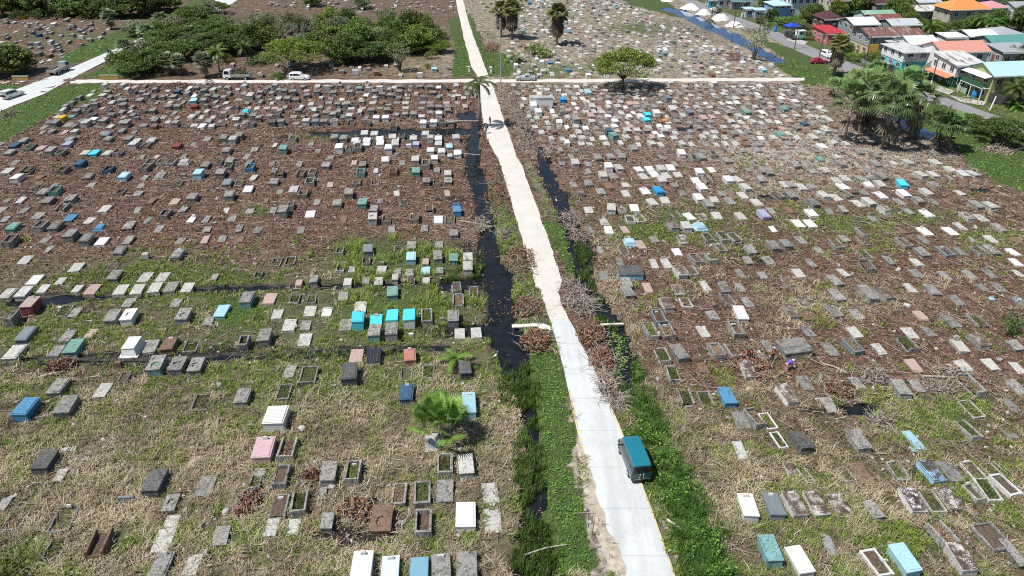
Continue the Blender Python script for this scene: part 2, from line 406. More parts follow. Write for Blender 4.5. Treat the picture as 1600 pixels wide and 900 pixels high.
n_big = noise(nt, P, .22, 5, .6); n_mid = noise(nt, P, 1.1, 6, .68); n_fine = noise(nt, P, 5.5, 5, .72); n_tiny = noise(nt, P, 22, 3, .7)
mp = N(nt, 'ShaderNodeMapping'); mp.inputs['Scale'].default_value = (1, .35, 1); mp.inputs['Rotation'].default_value = (0, 0, .9); L(nt, P, mp.inputs[0])
n_fib = noise(nt, mp.outputs[0], 9, 5, .7)
def presence(a, nz, soft=.10, bias=0.0):
    # noise threshold set by the painted amount
    t = math_(nt, 'SUBTRACT', 1.0, a)
    t = math_(nt, 'MULTIPLY_ADD' if False else 'MULTIPLY', t, .62)
    t = math_(nt, 'ADD', t, .19 + bias)
    d = math_(nt, 'SUBTRACT', nz, t)
    return math_(nt, 'ADD', math_(nt, 'DIVIDE', d, soft * 2), .5, True)
dirt = ramp(nt, n_fine, [(.28, (.050, .036, .026)), (.5, (.13, .095, .068)), (.72, (.25, .19, .14))])
lit = ramp(nt, n_fib, [(.34, (.022, .014, .010)), (.48, (.115, .062, .043)), (.60, (.205, .120, .087)), (.76, (.40, .31, .25))])
strw = ramp(nt, n_fib, [(.32, (.045, .034, .02)), (.47, (.17, .132, .08)), (.62, (.32, .26, .165)), (.80, (.50, .43, .30))])
grn = ramp(nt, n_fine, [(.30, (.014, .022, .007)), (.5, (.050, .080, .022)), (.72, (.12, .16, .05))])
pal = ramp(nt, n_fine, [(.3, (.16, .13, .10)), (.5, (.37, .32, .27)), (.72, (.58, .53, .47))])
wet = ramp(nt, n_fine, [(.3, (.008, .007, .006)), (.7, (.040, .032, .026))])
c = mix(nt, presence(attr('litter'), mix(nt, .5, n_mid, n_big), .14), dirt, lit)
dk = noise(nt, P, .75, 6, .7)
c = mix(nt, presence(attr('pale'), mix(nt, .6, n_mid, n_fine), .08, .03), c, pal)
c = mix(nt, presence(attr('straw'), mix(nt, .55, n_mid, n_fine), .14, .02), c, strw)
c = mix(nt, ramp(nt, mix(nt, .35, dk, n_fine), [(.47, 0.0), (.59, .88)]), c, (.030, .021, .015))
mpr = N(nt, 'ShaderNodeMapping'); mpr.inputs['Scale'].default_value = (.07, .62, 1); L(nt, P, mpr.inputs[0])
n_row = noise(nt, mpr.outputs[0], 1.0, 6, .72)
c = mix(nt, ramp(nt, mix(nt, .4, n_row, n_fine), [(.54, 0.0), (.66, .6)]), c, (.30, .25, .205))
c = mix(nt, ramp(nt, mix(nt, .35, n_row, n_fine), [(.36, .75), (.45, 0.0)]), c, (.026, .02, .016))
c = mix(nt, presence(attr('green'), mix(nt, .6, n_mid, n_fine), .10), c, grn)
pw = presence(attr('wet'), mix(nt, .45, n_mid, n_big), .06)
c = mix(nt, pw, c, wet)
L(nt, c, b.inputs['Base Color'])
L(nt, mix(nt, pw, .95, .35), b.inputs['Roughness']); b.inputs['Specular IOR Level'].default_value = .25
bump(nt, b, mix(nt, .5, n_fib, n_fine), .9, .12)
me.materials.append(m)
tag(link('ground', me), kind='structure')

# occupancy of the ground (tombs, roads, water) so that growth keeps off it
OX0, OY0, OC = -215.0, 30.0, .25
OCC = np.zeros((int(430 / OC), int(330 / OC)), bool)
def occ_rect(x, y, w, l, a, grow=0.0):
    w = w / 2 + grow; l = l / 2 + grow; r = math.hypot(w, l)
    i0, i1 = int((x - r - OX0) / OC), int((x + r - OX0) / OC) + 2; j0, j1 = int((y - r - OY0) / OC), int((y + r - OY0) / OC) + 2
    i0 = max(i0, 0); j0 = max(j0, 0)
    if i1 <= i0 or j1 <= j0 or i0 >= OCC.shape[0] or j0 >= OCC.shape[1]: return
    ii, jj = np.meshgrid(np.arange(i0, min(i1, OCC.shape[0])), np.arange(j0, min(j1, OCC.shape[1])), indexing='ij')
    dx = OX0 + (ii + .5) * OC - x; dy = OY0 + (jj + .5) * OC - y
    u = dx * cos(a) + dy * sin(a); v = -dx * sin(a) + dy * cos(a)
    OCC[i0:i0 + ii.shape[0], j0:j0 + ii.shape[1]] |= (abs(u) < w) & (abs(v) < l)
def occupied(x, y):
    i = ((np.asarray(x) - OX0) / OC).astype(int); j = ((np.asarray(y) - OY0) / OC).astype(int)
    ok = (i >= 0) & (j >= 0) & (i < OCC.shape[0]) & (j < OCC.shape[1])
    return np.where(ok, OCC[np.clip(i, 0, OCC.shape[0] - 1), np.clip(j, 0, OCC.shape[1] - 1)], False)

# ------------------------------------------------------------------ water
def watermat(name, c, rough, bmp):
    m, nt, b = newmat(name)
    tc = N(nt, 'ShaderNodeTexCoord')
    n = noise(nt, tc.outputs['Object'], .8, 4, .6)
    L(nt, ramp(nt, n, [(.35, c), (.75, tuple(x * 1.8 + .004 for x in c))]), b.inputs['Base Color'])
    b.inputs['Roughness'].default_value = rough; b.inputs['IOR'].default_value = 1.33
    bump(nt, b, noise(nt, tc.outputs['Object'], 2.5, 3, .6), bmp, .02)
    return m
black_water = watermat('black_ditch_water', (.006, .008, .010), .06, .06)
sky_tinted_water = watermat('canal_water', (.010, .035, .10), .08, .1)  # blue of the reflected sky is put into the canal's base colour
for i, w in enumerate(WATERS):
    gp = [G(*p) for p in w]
    cx = sum(p.x for p in gp) / len(gp); cy = sum(p.y for p in gp) / len(gp)
    mb = MB()
    deep = i in (0, 1) or i >= len(WATERS) - 2
    zz = -.30 if deep else (-.296 + .0007 * i if i in (2, 4, 5, 10) else -.20)
    # a sheet a little wider than the hollow; the banks hide its rim
    out = []
    n = len(gp)
    for k in range(n):
        t = (gp[(k + 1) % n] - gp[k - 1]); t = Vector((t.y, -t.x, 0)); t = t.normalized() if t.length else t
        out.append(Vector((gp[k].x, gp[k].y, zz)) + t * 1.0)
    area = sum(gp[k].x * gp[(k + 1) % n].y - gp[(k + 1) % n].x * gp[k].y for k in range(n))
    if area < 0:
        out = []
        for k in range(n):
            t = (gp[(k + 1) % n] - gp[k - 1]); t = Vector((-t.y, t.x, 0)); t = t.normalized() if t.length else t
            out.append(Vector((gp[k].x, gp[k].y, zz)) + t * 1.0)
    mb.face(out)
    nm = 'ditch_water' if i in (0, 1) else ('canal_water' if i >= len(WATERS) - 2 else 'puddle_water')
    o = tag(mb.obj(nm, sky_tinted_water if nm == 'canal_water' else black_water), kind='structure')
    import bmesh
    bm = bmesh.new(); bm.from_mesh(o.data); bmesh.ops.triangulate(bm, faces=bm.faces[:]); bm.normal_update()
    for f in bm.faces:
        if f.normal.z < 0: f.normal_flip()
    bm.to_mesh(o.data); bm.free()

# ------------------------------------------------------------------ roads
def roadmat(name, c, sandy=False):
    m, nt, b = newmat(name)
    tc = N(nt, 'ShaderNodeTexCoord'); P = tc.outputs['Object']
    n1 = noise(nt, P, .35, 5, .6); n2 = noise(nt, P, 3.0, 6, .7); n3 = noise(nt, P, 18, 3, .7)
    f = mix(nt, .5, n1, n2)
    base = ramp(nt, f, [(.3, tuple(x * .74 for x in c)), (.5, tuple(x * .93 for x in c)), (.7, tuple(min(1, x * 1.08) for x in c))])
    base = mix(nt, math_(nt, 'MULTIPLY', n3, .3), base, tuple(x * .75 for x in c))
    if sandy:
        base = mix(nt, ramp(nt, n2, [(.60, 0.0), (.74, .85)]), base, (.27, .19, .14))
    else:
        # cast joints across and faint tyre marks along
        mpg = N(nt, 'ShaderNodeMapping'); mpg.inputs['Scale'].default_value = (1.1, .06, 1); mpg.inputs['Rotation'].default_value = (0, 0, .1); L(nt, P, mpg.inputs[0])
        base = mix(nt, ramp(nt, noise(nt, mpg.outputs[0], 1.0, 3, .5), [(.48, 0.0), (.70, .55)]), base, tuple(x * .66 for x in c))
        wv = N(nt, 'ShaderNodeTexWave', wave_type='BANDS', bands_direction='Y'); wv.inputs['Scale'].default_value = .07; wv.inputs['Distortion'].default_value = .05
        L(nt, P, wv.inputs['Vector'])
        base = mix(nt, ramp(nt, wv.outputs['Fac'], [(.0, .28), (.0025, 0.0)]), base, tuple(x * .4 for x in c))
    L(nt, base, b.inputs['Base Color']); b.inputs['Roughness'].default_value = .9; b.inputs['Specular IOR Level'].default_value = .2
    bump(nt, b, mix(nt, .5, n2, n3), .3, .03)
    return m
CONC = roadmat('pale_concrete', (.53, .555, .56)); SANDY = roadmat('white_sand_track', (.57, .54, .50), True); ASPH = roadmat('grey_asphalt', (.24, .24, .25))
def strip(name, Lp, Rp, mat, z=.03, thick=.12, rag=0.0, nsub=6, ncross=6):
    """road slab between two edge lines (world points)"""
    mb = MB(); rows = []
    m_ = len(Lp)
    for i in range(m_ - 1):
        for k in range(nsub):
            t = k / nsub; rows.append((Lp[i].lerp(Lp[i + 1], t), Rp[i].lerp(Rp[i + 1], t)))
    rows.append((Lp[-1], Rp[-1]))
    vs = []; fs = []
    for i, (a, b_) in enumerate(rows):
        d = (b_ - a).normalized()
        ra = rag * (float(fnoise(a.x, a.y, 1.6, 3)) - .5) * 2; rb = rag * (float(fnoise(b_.x + 9, b_.y, 1.6, 3)) - .5) * 2
        a = a + d * ra; b_ = b_ + d * rb
        vs.append((a.x, a.y, -thick))
        for k in range(ncross + 1):
            p = a.lerp(b_, k / ncross); vs.append((p.x, p.y, z + .02 * sin(pi * k / ncross)))
        vs.append((b_.x, b_.y, -thick))
    w = ncross + 3
    for i in range(len(rows) - 1):
        for k in range(w - 1): fs.append((i * w + k, i * w + k + 1, (i + 1) * w + k + 1, (i + 1) * w + k))
    mb.raw(vs, fs)
    return tag(mb.obj(name, mat), kind='structure')
def edge_at(tab, y): return float(np.interp(y, [p[1] for p in tab[::-1]], [p[0] for p in tab[::-1]]))
ys1 = [960, 900, 800, 740, 675, 610, 570, 540, 515, 500]
ys2 = [500, 482, 470, 457, 447, 437, 420, 400, 385, 350, 315, 282, 260, 245, 227, 205, 190, 175, 160, 150, 135, 131]
ys3 = [121, 105, 85, 60, 40, 15, -10, -25, -50, -70]
ROAD_L.insert(0, (987, 960)); ROAD_R.insert(0, (1076, 960))
def LR(ys): return [G(edge_at(ROAD_L, y), y) for y in ys], [G(edge_at(ROAD_R, y), y) for y in ys]
l1, r1 = LR(ys1); strip('concrete_road', l1, r1, CONC, .07, nsub=6)
l2, r2 = LR(ys2); strip('sand_road', l2, r2, SANDY, .05, rag=.2, nsub=4)
l3, r3 = LR(ys3); strip('old_road', l3, r3, SANDY, .05, rag=.2, nsub=4)
yel = plain('yellow_road_paint', (.55, .38, .15), .7, .45)
for side, pts in (('edge_line', r1), ('edge_line', l1)):
    oth = l1 if pts is r1 else r1
    mb = MB()
    for i in range(len(pts) - 1):
        if i >= 5: break
        d0 = (oth[i] - pts[i]).normalized(); d1 = (oth[i + 1] - pts[i + 1]).normalized()
        q = [pts[i] + d0 * .04, pts[i] + d0 * .13, pts[i + 1] + d1 * .13, pts[i + 1] + d1 * .04]
        z0 = .086
        mb.face([(p.x, p.y, z0) for p in (q if pts is l1 else q[::-1])])
    o = tag(mb.obj('road_markings', yel), kind='structure')
# dirt washed over the verge edge of the concrete
DIRTM = plain('washed_dirt', (.36, .31, .255), .95, .45, scale=2.0)
ysd = [695, 720, 760, 800, 850, 900, 960]
da = [G(edge_at(ROAD_L, y) - 9 - (y - 690) * .03, y) for y in ysd]; db = [G(edge_at(ROAD_L, y) + 1 + (y - 690) * .055, y) for y in ysd]
strip('dirt_shoulder', da[::-1], db[::-1], DIRTM, .098, thick=.05, rag=.4, nsub=14)
# cross road
cx = [110, 150, 250, 370, 470, 600, 735, 790, 900, 1050, 1150, 1257]
cl = [G(x, float(np.interp(x, [110, 500, 900, 1257], [124.8, 124.6, 123.6, 121.4]))) for x in cx]; cr = [G(x, float(np.interp(x, [110, 500, 900, 1257], [130.0, 129.6, 128.8, 126.4]))) for x in cx]
strip('cross_road', cl[::1], cr[::1], SANDY, .045, rag=.9, nsub=10)
strip('cross_road', [G(x, 126.5) for x in (-60, 0, 88)], [G(x, 131) for x in (-60, 0, 88)], SANDY, .04, rag=.4, nsub=8)
dl = [(-110, 198), (0, 150), (85, 118), (113, 106), (168, 82), (190, 74), (325, 8), (372, -22)]; dr = [(-110, 226), (0, 173), (60, 152), (139, 109), (182, 88), (198, 80), (360, 8), (402, -22)]
# resample both edges evenly
def resamp(tab, n):
    p = [G(*q) for q in tab]; s = [0]
    for i in range(1, len(p)): s.append(s[-1] + (p[i] - p[i - 1]).length)
    t = np.linspace(0, s[-1], n)
    return [Vector((float(np.interp(u, s, [q.x for q in p])), float(np.interp(u, s, [q.y for q in p])), 0)) for u in t]
DL = resamp(dl, 24); DR = resamp(dr, 24)
strip('side_street', DL, DR, CONC, .09, nsub=2)
hc = resamp(HROAD, 30); hl = []; hr = []
for i, p in enumerate(hc):
    t = (hc[min(i + 1, 29)] - hc[max(i - 1, 0)]).normalized(); n_ = Vector((t.y, -t.x, 0))
    hl.append(p + n_ * 2.9); hr.append(p - n_ * 2.9)
strip('village_street', hr, hl, ASPH, .08, nsub=2)
# occupancy of the roads and of water
ii, jj = np.meshgrid(np.arange(OCC.shape[0]), np.arange(OCC.shape[1]), indexing='ij')
ox = OX0 + (ii + .5) * OC; oy = OY0 + (jj + .5) * OC
opx, opy = proj_np(ox, oy)
l_ = np.interp(opy, [p[1] for p in ROAD_L[::-1]], [p[0] for p in ROAD_L[::-1]]); r_ = np.interp(opy, [p[1] for p in ROAD_R[::-1]], [p[0] for p in ROAD_R[::-1]])
OCC |= (opx > l_) & (opx < r_) & (opy < 960)
OCC |= (opy > 122) & (opy < 131) & (opx > 110) & (opx < 1257)
OCC |= inpoly(opx, opy, [p for p in dl] + [p for p in dr[::-1]])
WET = np.zeros(OCC.shape, bool)
for w in WATERS: WET |= inpoly(opx, opy, w)
for p in hc:
    pass
HD = np.full(OCC.shape, 99.0)
for i in range(len(hc) - 1):
    a = hc[i]; d = hc[i + 1] - a; l2_ = d.length_squared
    t = np.clip(((ox - a.x) * d.x + (oy - a.y) * d.y) / l2_, 0, 1)
    HD = np.minimum(HD, np.hypot(ox - a.x - t * d.x, oy - a.y - t * d.y))
OCC |= HD < 3.1
OCC |= WET
del ii, jj, ox, oy, opx, opy, l_, r_, HD
